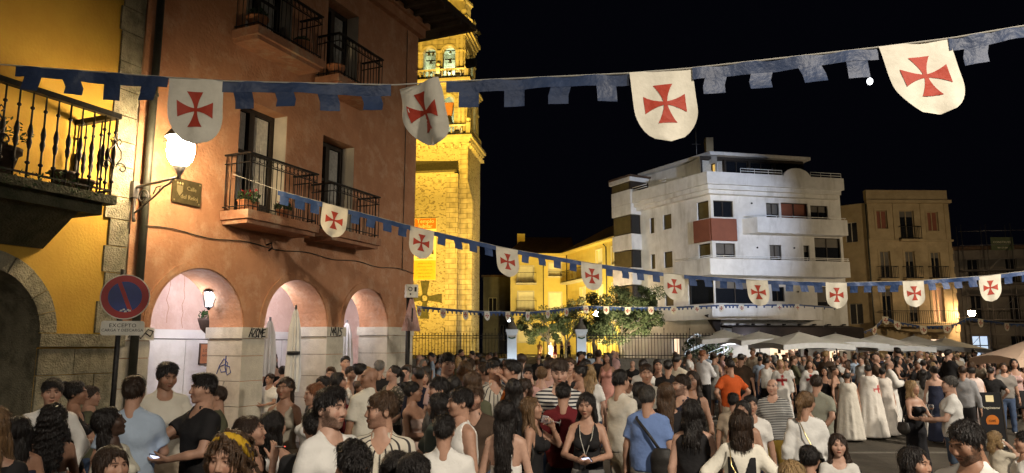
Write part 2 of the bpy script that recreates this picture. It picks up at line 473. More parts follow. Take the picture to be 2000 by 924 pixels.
orange_house = empty('orange_house', FA(2.2, -4, 0), 'orange plastered house with a three arched arcade and iron balconies', 'house')
ARCH = [(-0.52, 1.0, 2.40), (2.0, 0.95, 2.46), (4.42, 0.88, 2.52)]
def arch_pts(c, r, z, n=20):
    return [(c - r * math.cos(PI * i / n), z + r * math.sin(PI * i / n)) for i in range(n + 1)]
def arcade_contour(s0, s1, top):
    pts = [(s0, 0)]
    for c, r, z in ARCH:
        pts += [(c - r, 0)] + arch_pts(c, r, z) + [(c + r, 0)]
    return pts + [(s1, 0), (s1, top), (s0, top)]
WINS = [(0.12, 1.42, 4.36, 6.75), (2.58, 3.74, 4.36, 6.68), (0.12, 1.42, 7.72, 10.0), (2.58, 3.74, 7.72, 9.95)]
def build_orange():
    o = orange_house
    mb = MB()
    ct = arcade_contour(-2.02, 6.5, 10.95)
    mb.poly([FA(s, 0, z) for s, z in ct], [[FA(a, 0, c), FA(b, 0, c), FA(b, 0, d), FA(a, 0, d)] if False else
            [FA(a, 0, c), FA(b, 0, c), FA(b, 0, d), FA(a, 0, d)] for a, b, c, d in WINS])
    for a, b, c, d in WINS:
        q = [(a, c), (b, c), (b, d), (a, d)]
        mb.strip([FA(s, 0, z) for s, z in q], [FA(s, -0.45, z) for s, z in q], True)
    # far end wall and back wall
    mb.poly([FA(6.5, 0, 0), FA(6.5, -0.8, 0), FA(6.5, -0.8, 10.95), FA(6.5, 0, 10.95)])
    mb.poly([FA(6.5, -0.8, 3.95), FA(6.5, -9, 3.95), FA(6.5, -9, 10.95), FA(6.5, -0.8, 10.95)])
    for c, r, z in ARCH:
        ap = arch_pts(c, r, z)
        mb.strip([FA(s, 0, zz) for s, zz in ap], [FA(s, -0.82, zz) for s, zz in ap])
    mb.build('wall', M['orange'], o)
    # raised plaster rim round each arch
    for c, r, z in ARCH:
        rb = MB()
        q = [(r + 0.015, 0.0), (r + 0.015, 0.022), (r + 0.15, 0.022), (r + 0.15, 0.0)]
        ring = [[FA(c - rr * math.cos(PI * i / 24), d, z + rr * math.sin(PI * i / 24)) for i in range(25)] for rr, d in q]
        for i in range(3): rb.strip(ring[i], ring[i + 1])
        rb.build('arch_rim', M['orange'], o)
    # inside of the arcade
    ib = MB()
    ct2 = arcade_contour(-2.02, 6.5, 3.95)
    ib.poly([FA(s, -0.82, z) for s, z in ct2])
    ib.poly([FA(-2.02, -3.4, 2.42), FA(6.5, -3.4, 2.42), FA(6.5, -3.4, 3.95), FA(-2.02, -3.4, 3.95)])
    ib.poly([FA(-2.02, -0.82, 3.95), FA(6.5, -0.82, 3.95), FA(6.5, -3.4, 3.95), FA(-2.02, -3.4, 3.95)])
    ib.poly([FA(-2.02, -0.82, 0), FA(-2.02, -3.4, 0), FA(-2.02, -3.4, 3.95), FA(-2.02, -0.82, 3.95)])
    # end wall with an arched way through
    hole = [(-1.05, 0)] + [(-2.15 + 1.05 * math.cos(PI * i / 16) , 2.3 + 1.05 * math.sin(PI * i / 16)) for i in range(17)] + [(-3.2, 0)]
    ib.poly([FA(6.48, d, z) for d, z in [(-0.82, 0)] + hole + [(-3.4, 0), (-3.4, 3.95), (-0.82, 3.95)]])
    ib.fbox(FA, 6.9, 7.0, -3.6, -0.7, 0, 4.0)
    # an inner pilaster with its own arch, seen through the middle arch
    ib.fbox(FA, 3.4, 3.9, -3.39, -3.1, 2.42, 3.94)
    ib.build('arcade_wall', M['pink'], o)
    wb = MB()
    wb.fbox(FA, -2.0, 6.46, -3.4, -3.36, 0.0, 2.2)
    wb.build('dado', M['whitewall'], o)
    mb = MB(); mb.fbox(FA, -2.0, 6.46, -3.4, -3.32, 2.22, 2.42); mb.build('dado_moulding', M['whitewall'], o)
    mb = MB(); mb.fbox(FA, 3.4, 3.9, -3.36, -3.08, 0, 2.42); mb.build('pilaster', M['whitewall'], o)
    # facing slabs on the inner wall
    for i in range(8):
        for j in range(3):
            s0 = -1.95 + i * 1.05
            if s0 + 1.04 > 3.38 and s0 < 3.92: continue
            b = MB(); b.fbox(FA, s0 + 0.008, s0 + 1.04, -3.36, -3.345, 0.05 + j * 0.72, 0.76 + j * 0.72)
            b.build('slab', M['whitewall'], o)
    # pillars: a core, courses of stone blocks and a capital
    PIL = [(-2.04, -1.52, 2.36), (0.48, 1.05, 2.41), (2.95, 3.54, 2.47), (5.30, 6.48, 2.52)]
    for a, b, cz in PIL:
        core = MB(); core.fbox(FA, a + 0.012, b - 0.012, -0.81, -0.01, 0, cz - 0.02)
        p = core.build('pillar', M['joint'], o)
        z = 0.0
        hs = [0.5, 0.46, 0.46, 0.46]
        hs.append(cz - 0.21 - sum(hs))
        for k, h in enumerate(hs):
            sb = MB(); g = 0.006; jit = random.uniform(0, 0.006)
            if b - a > 0.8 and k % 2 == 0:
                m_ = a + (b - a) * 0.52
                for q0, q1 in ((a - 0.004, m_ - 0.004), (m_ + 0.004, b + 0.004)):
                    sb = MB(); sb.fbox(FA, q0, q1, -0.825 - jit, 0.015 + jit, z + g, z + h - g); sb.build('stone_block', M['palestone'], p)
            else:
                sb.fbox(FA, a - 0.004 - jit, b + 0.004 + jit, -0.825 - jit, 0.015 + jit, z + g, z + h - g); sb.build('stone_block', M['palestone'], p)
            z += h
        cb = MB(); cb.fbox(FA, a - 0.045, b + 0.045 if b < 6 else b + 0.02, -0.86, 0.05, cz - 0.205, cz)
        cb.build('capital', M['palestone'], p)
    # cornice and eave
    mb = MB(); mb.fbox(FA, -2.0, 6.62, 0.0, 0.16, 10.55, 10.8); mb.fbox(FA, -2.0, 6.7, 0.0, 0.26, 10.8, 10.95)
    mb.build('cornice', M['orange'], o)
    mb = MB(); mb.fbox(FA, -2.2, 7.6, -9.5, 1.25, 10.96, 11.12); eave = mb.build('eave', M['eave'], o)
    for i in range(20):
        b = MB(); b.fbox(FA, -1.9 + i * 0.5, -1.8 + i * 0.5, 0.0, 1.15, 10.85, 10.955) if False else b.fbox(FA, -1.9 + i * 0.48, -1.8 + i * 0.48, 0.27, 1.2, 10.84, 10.955)
        b.build('rafter_end', M['eave'], eave)
    # windows: frame, two leaves, panes with net curtains
    for wi, (a, b, c, d) in enumerate(WINS):
        wf = MB(); D0, D1 = -0.42, -0.34
        wf.fbox(FA, a, a + 0.09, D0, D1, c, d); wf.fbox(FA, b - 0.09, b, D0, D1, c, d); wf.fbox(FA, a + 0.09, b - 0.09, D0, D1, d - 0.1, d)
        m_ = (a + b) / 2
        wf.fbox(FA, m_ - 0.07, m_ + 0.07, D0, D1 + 0.02, c, d - 0.1)
        zt = c + (d - c) * 0.62
        wf.fbox(FA, a + 0.09, m_ - 0.07, D0, D1, zt - 0.03, zt + 0.03); wf.fbox(FA, m_ + 0.07, b - 0.09, D0, D1, zt - 0.03, zt + 0.03)
        wf.fbox(FA, a + 0.09, m_ - 0.07, D0, D1, c + 0.003, c + 0.5); wf.fbox(FA, m_ + 0.07, b - 0.09, D0, D1, c + 0.003, c + 0.5)
        w = wf.build('window', M['darkwood'], o)
        for q0, q1 in ((a + 0.09, m_ - 0.07), (m_ + 0.07, b - 0.09)):
            for z0, z1 in ((c + 0.5, zt - 0.03), (zt + 0.03, d - 0.1)):
                pb = MB(); pb.fbox(FA, q0, q1, -0.40, -0.385, z0, z1); pb.build('pane', M['glass'], w)
            cu = MB(); n = 26
            if wi < 2 or True:
                rows = [[FA(q0 + (q1 - q0) * (0.1 + 0.8 * i / n), -0.375 + 0.008 * math.sin(i * 1.9), z) for i in range(n + 1)] for z in (c + 0.52, d - 0.12)]
                cu.strip(rows[0], rows[1]); cu.build('curtain', M['curtain'], w)
        rv = MB(); rv.fbox(FA, b - 0.012, b - 0.002, -0.33, -0.01, c, d - 0.002); rv.build('reveal', M['cream'], o)
    rc = random.Random(12)
    for k in range(9):
        s0, z0 = -1.2 + k * .42, 3.85 - .1 * (k % 3); pts = []
        for j in range(8): pts.append(FA(s0 + rc.uniform(-.05, .05) + (.1 * j if k % 3 == 0 else 0), -3.398, z0 - (.17 if k % 3 else .03) * j))
        cb = MB(); cb.tube(pts, .004, 4); cb.build('crack', M['terracotta'], o)
    cb = MB(); cb.tube([FA(-1.75 + .25 * j, .02, 3.98 + .03 * math.sin(j * .9)) for j in range(34)], .009, 5); cb.build('cable', M['pipe'], o)
    cb = MB(); cb.tube([FA(5.9, .02, 3.98), FA(5.92, .02, 6.5), FA(5.9, .02, 10.5)], .009, 5); cb.build('cable', M['pipe'], o)
    # back of the house so that no light leaks
    mb = MB(); mb.fbox(FA, -2.0, 6.48, -9, -0.5, 4.0, 10.9); mb.build('core', M['orange'], o)
    # an iron hook below the balcony
    mb = MB(); mb.tube([FA(1.0, 0, 4.02), FA(1.0, 0.12, 4.05), FA(1.0, 0.14, 3.95), FA(1.0, 0.06, 3.9)], 0.018); mb.build('hook', M['iron'], o)
    return o
build_orange()

BAR = None
def balcony(s0, s1, dep, zf, zr, house, slab_mat, bars=0.11):
    global BAR
    sb = MB(); sb.fbox(FA, s0, s1, 0.0, dep + 0.06, zf - 0.16, zf); sb.fbox(FA, s0 + 0.05, s1 - 0.05, 0.0, dep, zf - 0.24, zf - 0.16)
    bal = sb.build('balcony', slab_mat, house)
    e0, e1, dd = s0 + 0.05, s1 - 0.05, dep
    rb = MB()
    for z0, z1, t in ((zr - 0.03, zr, 0.028), (zr - 0.19, zr - 0.175, 0.012), (zf + 0.07, zf + 0.085, 0.012)):
        rb.fbox(FA, e0 - t, e1 + t, dd - t, dd + t, z0, z1)
        rb.fbox(FA, e0 - t, e0 + t, 0.0, dd - t, z0, z1)
        rb.fbox(FA, e1 - t, e1 + t, 0.0, dd - t, z0, z1)
    rb.build('handrail', M['iron'], bal)
    ob = MB(); r = 0.055
    n = int((e1 - e0) / 0.115)
    for i in range(n):
        c = e0 + (e1 - e0) * (i + 0.5) / n
        ob.tube([FA(c + r * math.cos(t * PI / 5), dd, zr - 0.102 + r * math.sin(t * PI / 5)) for t in range(11)], 0.007, 4, caps=False)
    ob.build('scroll_band', M['iron'], bal)
    if BAR is None:
        b = MB(); b.tube([(0, 0, 0), (0, 0, 1)], 0.009, 5); BAR = b.mesh('railing_bar', M['iron'])
    pos = [(e0 + (e1 - e0) * i / n, dd) for i in range(n + 1)]
    k = max(2, int(dep / 0.12))
    pos += [(e, dd * (i + 0.3) / k) for e in (e0, e1) for i in range(k)]
    for s, d in pos:
        o = bpy.data.objects.new('railing_bar', BAR); COL.objects.link(o); o.parent = bal
        o.location = FA(s, d, zf) - world_loc(house) - bal.location; o.scale = (1, 1, zr - 0.03 - zf)
    return bal
balcony(-0.22, 1.74, 0.6, 4.48, 5.54, orange_house, M['brickslab'])
balcony(2.22, 4.0, 0.58, 4.50, 5.49, orange_house, M['brickslab'])
balcony(-0.20, 1.72, 0.58, 7.96, 8.94, orange_house, M['brickslab'])
balcony(2.22, 3.98, 0.58, 7.88, 8.84, orange_house, M['brickslab'])

# ------------------------------------------------------------------ yellow house
yellow_house = empty('yellow_house', FA(-5, -4, 0), 'yellow plastered house with a stone arch and iron corner balcony', 'house')
def build_yellow():
    o = yellow_house
    c, r, z = -4.18, 0.87, 2.25
    hole = [(c - r, 0)] + arch_pts(c, r, z, 24) + [(c + r, 0)]
    mb = MB(); mb.poly([FA(s, 0.0, zz) for s, zz in [(-9, 0)] + hole + [(-2.06, 0), (-2.06, 10.95), (-9, 10.95)]])
    ap = [(s, zz) for s, zz in hole]
    mb.fbox(FA, -9, -2.1, -8, -1.2, 3.5, 10.9)
    mb.build('wall', M['yellow'], o)
    ib = MB(); ib.strip([FA(s, 0.0, zz) for s, zz in ap], [FA(s, -1.2, zz) for s, zz in ap])
    ib.poly([FA(-5.3, -1.2, 0), FA(-3.0, -1.2, 0), FA(-3.0, -1.2, 3.5), FA(-5.3, -1.2, 3.5)])
    ib.build('archway', M['stone'], o)
    # door inside the arch, wide planks
    for i in range(8):
        b = MB(); b.fbox(FA, c - r + i * 0.218, c - r + i * 0.218 + 0.21, -1.19, -1.1, 0, 3.1); b.build('door_plank', M['darkwood'], o)
    # voussoirs
    n = 11
    for i in range(n):
        a0, a1 = PI * i / n + 0.006, PI * (i + 1) / n - 0.006
        pr = random.uniform(0.03, 0.05); b = MB()
        pts = [(c - rr * math.cos(a), z + rr * math.sin(a)) for rr, a in
               [(r - 0.01, a0), (r - 0.01, (a0 + a1) / 2), (r - 0.01, a1), (1.10, a1), (1.10, (a0 + a1) / 2), (1.10, a0)]]
        b.prism([FA(s, pr, zz) for s, zz in pts], -FN * 0.6); b.build('voussoir', M['stone'], o)
    # dado of big stone blocks under an impost band, both sides of the arch
    for a, b_ in ((c + r, -2.06), (-6.6, c - r)):
        ib = MB(); ib.fbox(FA, a - 0.012, b_ + 0.05, -0.5, 0.075, 2.06, 2.245); ib.build('impost', M['stone'], o)
        zz = 0
        for k, h in enumerate((0.55, 0.5, 0.62, 0.37)):
            w = b_ - a
            cuts = [a, a + w * (0.42 if k % 2 else 0.68), b_]
            for q0, q1 in zip(cuts, cuts[1:]):
                sb = MB(); sb.fbox(FA, q0 + 0.006, q1 - 0.006, -0.5, 0.04 + random.uniform(0, 0.012), zz + 0.006, zz + h - 0.006); sb.build('stone_block', M['stone'], o)
            zz += h
    # quoins up the corner
    zz = 2.26; k = 0
    while zz < 10.9:
        h = random.uniform(0.34, 0.5); w = random.choice((0.0, 0.05, 0.09))
        qb = MB(); qb.fbox(FA, -2.40 - w, -2.07, -0.3, 0.03 + random.uniform(0, 0.012), zz + 0.007, min(10.92, zz + h) - 0.007)
        qb.build('quoin_stone', M['stone'], o); zz += h; k += 1
    mb = MB(); mb.fbox(FA, -9, -2.2, -8, 1.0, 10.96, 11.1); mb.build('eave', M['eave'], o)
    # corner balcony: stone slab on a tapered corbel, turned iron balusters
    s1, dep, zf, zr = -3.02, 0.82, 4.16, 5.36; s0 = -7.0
    sb = MB(); sb.fbox(FA, s0, s1 + 0.06, 0.0, dep + 0.06, zf - 0.12, zf); sb.fbox(FA, s0, s1 - 0.06, 0.0, dep - 0.06, zf - 0.28, zf - 0.12)
    sb.prism([FA(s0, 0, zf - 0.28), FA(s0, dep - 0.15, zf - 0.28), FA(s0, 0.02, zf - 0.75)], FU * (s1 - s0 - 0.35))
    bal = sb.build('balcony', M['darkstone'], o)
    ms = MB(); rg = random.Random(9)
    for k in range(34): leaf_ball(ms, FA(s1 - .25 - k * .085, dep + .02, zf - .02 + rg.uniform(-.1, .12)), (.12, .1, .1), 16, .03, rg)
    tag(ms.build('moss', M['leafgreen'], bal), kind='stuff')
    rb = MB(); t = 0.045
    rb.fbox(FA, s0, s1 + t, dep - t, dep + t, zr - 0.075, zr); rb.fbox(FA, s1 - t, s1 + t, 0.0, dep - t, zr - 0.075, zr)
    rb.fbox(FA, s0, s1 + 0.01, dep - 0.012, dep + 0.012, zf + 0.06, zf + 0.085); rb.fbox(FA, s1 - 0.012, s1 + 0.012, 0.0, dep - 0.012, zf + 0.06, zf + 0.085)
    rb.build('handrail', M['iron'], bal)
    H = zr - 0.05 - zf
    prof = [(0.013, 0), (0.013, .16), (0.03, .17), (0.03, .19), (0.013, .2), (0.013, .33), (0.022, .35), (0.034, .41), (0.022, .46), (0.026, .475), (0.034, .53), (0.020, .6), (0.012, .62),
            (0.012, .78), (0.026, .79), (0.026, .81), (0.012, .82), (0.011, 1.0)]
    b = MB(); b.lathe([(r_, z_ * H) for r_, z_ in prof], (0, 0, 0), 8); me = b.mesh('baluster', M['iron'])
    pos = [(s1 - i * 0.168, dep) for i in range(22)] + [(s1, dep * (i + 0.2) / 5) for i in range(5)]
    for s, d in pos:
        q = bpy.data.objects.new('baluster', me); COL.objects.link(q); q.parent = bal; q.location = FA(s, d, zf) - world_loc(o) - bal.location
    # scrolled ornament at the corner and one further left
    for sc_ in (s1, s1 - 1.62):
        ob = MB()
        for sg in (-1, 1):
            pts = []
            for i in range(22):
                a = i / 21 * 2.2 * PI; rr = 0.02 + 0.075 * (1 - i / 21)
                pts.append(FA(sc_ + sg * (0.03 + 0.09 - rr * math.cos(a)), dep + 0.03, zf + 0.42 + rr * math.sin(a) * 0.9))
            ob.tube(pts, 0.011, 5)
            ob.tube([FA(sc_ + sg * x, dep + 0.03, zf + zz_) for x, zz_ in ((0.03, 0.45), (0.1, 0.56), (0.09, 0.66), (0.02, 0.74), (0.0, 0.8))], 0.011, 5)
            ob.tube([FA(sc_ + sg * x, dep + 0.03, zf + zz_) for x, zz_ in ((0.0, 0.78), (0.05, 0.84), (0.09, 0.8), (0.06, 0.76))], 0.01, 5)
        ob.build('scroll', M['iron'], bal)
build_yellow()

# ------------------------------------------------------------------ things on the facades
pipe = MB(); pipe.tube([FA(-1.87, 0.11, 0.0), FA(-1.87, 0.11, 10.9)], 0.062, 10)
for z in (2.6, 4.4, 6.1, 8.0, 9.8): pipe.lathe([(0.07, 0), (0.078, .01), (0.078, .05), (0.07, .06)], FA(-1.87, 0.11, z), 10)
pipe.lathe([(0.09, 0), (0.09, 1.5), (0.075, 1.55)], FA(-1.87, 0.11, 0.0), 10)
tag(pipe.build('downpipe', M['pipe']), 'dark downpipe running up between the yellow and orange houses', 'downpipe')

def pot_plant(s, d, z, w, label, leafy, flowers=False, house_d=0, mat='terracotta', box=False):
    t = empty('potted_plant', FA(s, d, z), label, 'potted plant')
    mb = MB()
    if box:
        mb.fbox(FA, s - w, s + w, d - w * 0.5, d + w * 0.5, z, z + w * 1.1); mb.fbox(FA, s - w - 0.015, s + w + 0.015, d - w * 0.5 - 0.015, d + w * 0.5 + 0.015, z + w * 1.1, z + w * 1.25)
        top = w * 1.25
    else:
        mb.lathe([(w * 0.62, 0), (w * 0.92, w * 1.3), (w * 1.06, w * 1.3), (w * 1.06, w * 1.55), (w * 0.9, w * 1.55), (w * 0.85, w * 1.4)], FA(s, d, z), 16); top = w * 1.55
    mb.build('pot', M[mat], t)
    if leafy:
        rng = random.Random(int(s * 100)); lb = MB()
        leaf_ball(lb, FA(s, d, z + top + leafy * 0.35), (leafy, leafy * 0.7, leafy * 0.6), 260, 0.035, rng)
        lb.build('foliage', M['leafgreen'], t)
    if flowers:
        fb = MB(); leaf_ball(fb, FA(s, d, z + top + leafy * 0.8), (leafy * 0.8, leafy * 0.5, leafy * 0.3), 40, 0.025, random.Random(3)); fb.build('blossom', M['petal'], t)
pot_plant(0.08, 0.36, 4.482, 0.17, 'square clay planter of red geraniums on the lit near corner of the lower orange balcony', 0.22, True, box=True)
pot_plant(1.0, 0.36, 4.482, 0.13, 'small dim potted plant near the far end of the lower first balcony', 0.18, True)
pot_plant(2.5, 0.36, 4.502, 0.13, 'clay pot in the near corner of the lower second balcony', 0.0)
pot_plant(0.1, 0.32, 7.962, 0.2, 'big round clay pot at the near end of the top first balcony', 0.2)
pot_plant(1.38, 0.32, 7.962, 0.2, 'round clay pot at the far end of the top first balcony', 0.16)
pot_plant(2.52, 0.32, 7.882, 0.2, 'round clay pot in the near corner of the top second balcony', 0.0)
pot_plant(-4.35, 0.45, 4.162, 0.26, 'large planter of trailing leaves on the yellow house balcony', 0.42, mat='darkpot')
pot_plant(-3.5, 0.5, 4.162, 0.17, 'left one of two small dark pots near the corner of the yellow house balcony', 0.0, mat='darkpot')
pot_plant(-3.2, 0.5, 4.162, 0.14, 'right one of two small dark pots near the corner of the yellow house balcony', 0.0, mat='darkpot')

def wall_lamp():
    s, z, d = -2.06, 4.42, 1.02
    t = empty('street_lamp', FA(s, 0, z), 'glowing pear shaped street lamp on a scrolled iron wall bracket', 'street lamp')
    b = MB()
    b.fbox(FA, s - 0.05, s + 0.05, 0.035, 0.12, z - 0.05, z + 0.22)
    b.tube([FA(s, 0.1, z + 0.12), FA(s, d, z + 0.2)], 0.022, 8)
    b.tube([FA(s, 0.1, z + 0.12), FA(s, 0.1, z - 0.35), FA(s, 0.12, z - 0.42)], 0.02, 6, 0.03)
    pts = []
    for i in range(26):
        a = -0.5 * PI + i / 25 * 3.4 * PI; rr = 0.13 * (1 - i / 34)
        pts.append(FA(s, 0.28 + rr * math.cos(a), z - 0.04 + rr * math.sin(a)))
    b.tube(pts, 0.013, 6)
    b.tube([FA(s, 0.1, z - 0.3), FA(s, 0.28, z - 0.2), FA(s, 0.5, z - 0.08), FA(s, 0.72, z + 0.08), FA(s, 0.84, z + 0.12), FA(s, 0.88, z + 0.16)], 0.016, 6)
    b.tube([FA(s, 0.5, z - 0.02), FA(s, 0.55, z + 0.08), FA(s, 0.66, z + 0.1), FA(s, 0.62, z + 0.03)], 0.011, 6)
    b.lathe([(0.03, 0), (0.03, .06), (0.035, .08), (0.1, .2)], FA(s, d, z + 0.17), 12)
    b.build('bracket', M['greyiron'], t)
    g = MB(); g.lathe([(0.09, 0), (0.13, .04), (0.175, .11), (0.2, .21), (0.2, .31), (0.18, .40), (0.165, .43)], FA(s, d, z + 0.375), 20)
    g.build('lamp_globe', M['glow_lamp'], t)
    c = MB(); c.lathe([(0.24, 0), (0.235, .03), (0.17, .12), (0.06, .2), (0.05, .26), (0.02, .3)], FA(s, d, z + 0.81), 16)
    c.build('cap', M['greyiron'], t)
wall_lamp()

def street_plate():
    s0, s1, z0, z1 = -1.32, -0.72, 4.46, 4.88
    t = empty('street_sign', FA(s0, 0, z0), 'dark brass street name plate on the orange wall under the lamp', 'street sign')
    b = MB(); b.fbox(FA, s0, s1, 0.02, 0.05, z0, z1); b.build('plate', M['brass'], t)
    text('Calle', 0.1, FA(-0.93, 0.053, 4.735), FU, UP, M['gold'], t)
    text('del Reloj', 0.105, FA(-0.97, 0.053, 4.58), FU, UP, M['gold'], t, thick=0.004)
    c = MB()
    c.prism([FA(s0 + x, 0.052, z0 + z) for x, z in ((0.08, .3), (0.2, .3), (0.2, .2), (0.14, .12), (0.08, .2))], FN * 0.006)
    for x in (0.09, 0.14, 0.19): c.lathe([(0.012, 0), (0.016, .03), (0.004, .05)], FA(s0 + x, 0.055, z0 + 0.31), 6)
    c.build('crest', M['gold'], t)
    sc_ = MB()
    for a in (s0 + 0.04, s1 - 0.04):
        for z in (z0 + 0.04, z1 - 0.04): sc_.fbox(FA, a - 0.012, a + 0.012, 0.05, 0.056, z - 0.012, z + 0.012)
    sc_.build('screw', M['gold'], t)
street_plate()

def no_parking():
    Y = 9.3; c = P(245, 580, Y); r = 0.29
    ang = R(18); x = Vector((math.cos(ang), math.sin(ang), 0)); n = Vector((math.sin(ang), -math.cos(ang), 0))
    t = empty('road_sign', (c.x, c.y, 0), 'round red and blue no parking sign on a black pole before the quoins', 'road sign')
    def D(r0, r1, o0, o1, mat, nm, k=36):
        b = MB()
        ring = lambda rr, oo: [c + n * oo + x * (rr * math.cos(2 * PI * i / k)) + UP * (rr * math.sin(2 * PI * i / k)) for i in range(k)]
        if r0 > 0:
            b.strip(ring(r0, o1), ring(r1, o1), True); b.strip(ring(r1, o1), ring(r1, o0), True); b.strip(ring(r0, o1), ring(r0, o0), True)
        else:
            b.poly(ring(r1, o1)); b.strip(ring(r1, o1), ring(r1, o0), True); b.poly(ring(r1, o0))
        return b.build(nm, mat, t)
    D(0, r, 0, 0.02, M['signwhite'], 'disc'); D(0, r - 0.012, 0.02, 0.023, M['signred'], 'red_rim'); D(0, r * 0.68, 0.023, 0.026, M['signblue'], 'blue_field')
    a = R(-68); p = x * math.cos(a) + UP * math.sin(a); q = x * (-math.sin(a)) + UP * math.cos(a); w = 0.024
    b = MB(); b.prism([c + n * 0.0262 + p * l + q * m for l, m in ((-r * .72, -w), (r * .72, -w), (r * .72, w), (-r * .72, w))], n * 0.002); b.build('red_bar', M['signred'], t)
    pc = P(240, 641, Y) + n * 0.0
    b = MB(); hw, hh = 0.25, 0.092; pts = []
    for cx, cz, a0 in ((hw - .03, hh - .03, 0), (-hw + .03, hh - .03, 90), (-hw + .03, -hh + .03, 180), (hw - .03, -hh + .03, 270)):
        for k in range(4): pts.append(pc + x * (cx + 0.03 * math.cos(R(a0 + k * 30))) + UP * (cz + 0.03 * math.sin(R(a0 + k * 30))))
    b.prism(pts, n * 0.02); b.build('plate', M['signwhite'], t)
    text('EXCEPTO', 0.068, pc + n * 0.0215 + UP * 0.032, x, UP, M['signtext'], t, thick=0.001, space=1.1)
    text('CARGA Y DESCARGA', 0.050, pc + n * 0.0215 - UP * 0.028, x, UP, M['signtext'], t, thick=0.001)
    b = MB(); pp = c - n * 0.06 - x * 0.06
    b.tube([(pp.x, pp.y, 0), (pp.x, pp.y, c.z + 0.36)], 0.032, 10); b.build('pole', M['iron'], t)
    st = MB()
    for dx, dz in ((-.05, -.19), (.0, -.2), (.05, -.19), (-.02, -.175), (.03, -.18)):
        st.prism([c + n * 0.0275 + x * (dx + a_) + UP * (dz + b_) for a_, b_ in ((0, 0), (.035, .005), (.025, .025), (.005, .02))], n * 0.001)
    st.build('torn_sticker', M['paper'], t)
no_parking()

def corner_pole():
    Y = 17.2; c = P(797, 640, Y)
    x = Vector((math.cos(R(20)), math.sin(R(20)), 0)); n = Vector((x.y, -x.x, 0))
    t = empty('road_sign', (c.x, c.y, 0), 'dark pole at the orange corner with a white box and edge-on triangle sign', 'road sign')
    b = MB(); top = P(797, 556, Y).z
    b.tube([(c.x, c.y, 0), (c.x, c.y, top)], 0.055, 10); b.build('pole', M['iron'], t)
    q = P(802, 569, Y); b = MB()
    e = lambda dx, dd, dz: q + x * dx + n * dd + UP * dz
    b.hexa([e(-.14, .2, -.16), e(.14, .2, -.16), e(.14, -.02, -.16), e(-.14, -.02, -.16), e(-.14, .2, .15), e(.14, .2, .15), e(.14, -.02, .15), e(-.14, -.02, .15)])
    bx = b.build('sign_box', M['signwhite'], t)
    b = MB(); b.tube([e(-.05 + .045 * math.cos(k * PI / 6), .205, .04 + .045 * math.sin(k * PI / 6)) for k in range(13)], 0.008, 5)
    b.prism([e(-.06, .203, -.1), e(-.03, .203, -.1), e(-.03, .203, -.06), e(-.06, .203, -.06)], n * .004); b.prism([e(.05, .203, -.02), e(.1, .203, -.02), e(.1, .203, .09), e(.05, .203, .09)], n * .004)
    b.build('symbol', M['signtext'], bx)
    q = P(803, 612, Y); x2 = Vector((math.cos(R(72)), math.sin(R(72)), 0)); n2 = Vector((x2.y, -x2.x, 0))
    tr = [q - x2 * .5 - UP * .42, q + x2 * .5 - UP * .42, q + UP * .5]
    b = MB(); b.prism(tr, n2 * 0.02); tri = b.build('triangle', M['signpink'], t)
    b = MB(); b.prism([q + (p - q) * .78 + n2 * .021 for p in tr], n2 * 0.002); b.build('triangle_face', M['signpink'], tri)
    b = MB(); b.prism([q + n2 * .0235 + x2 * a_ + UP * b_ for a_, b_ in ((-.04, -.2), (.04, -.2), (.06, .1), (-.02, .15))], n2 * 0.002); b.build('pictogram', M['signtext'], tri)
corner_pole()

def scribble(pts, r, mat, label, frm):
    t = MB(); t.tube([frm(a, b) for a, b in pts], r, 4)
    return t
# graffiti on the capitals and on the near pillar
LET = {'A': ((0, 0), (.45, 1.1), (.9, -.05), (.7, .4), (.1, .45)), 'Z': ((0, .95), (.9, 1.05), (.05, .02), (1.0, -.05)), 'O': ((.5, 1), (.05, .6), (.3, 0), (.85, .2), (.9, .8), (.45, 1.05), (.3, .7)),
       'M': ((0, -.1), (.1, 1.05), (.45, .35), (.8, 1.1), (.95, -.1)), 'E': ((.9, .95), (.2, .9), (.1, .5), (.75, .55), (.1, .45), (.2, .02), (1.0, .1)), 'I': ((.5, -.1), (.45, 1.1)), 'S': ((.9, .95), (.3, 1.05), (.15, .65), (.8, .4), (.7, 0), (0, -.05))}
def strokes(word, s0, z0, w, h, t):
    rg = random.Random(word)
    for i, ch in enumerate(word):
        b = MB(); b.tube([FA(s0 + i * w * .86 + x * w + y * .02, .054 + .0006 * i, z0 + y * h + rg.uniform(-.006, .006)) for x, y in LET[ch]], .0135, 5); b.build('letter_stroke', M['spray'], t)
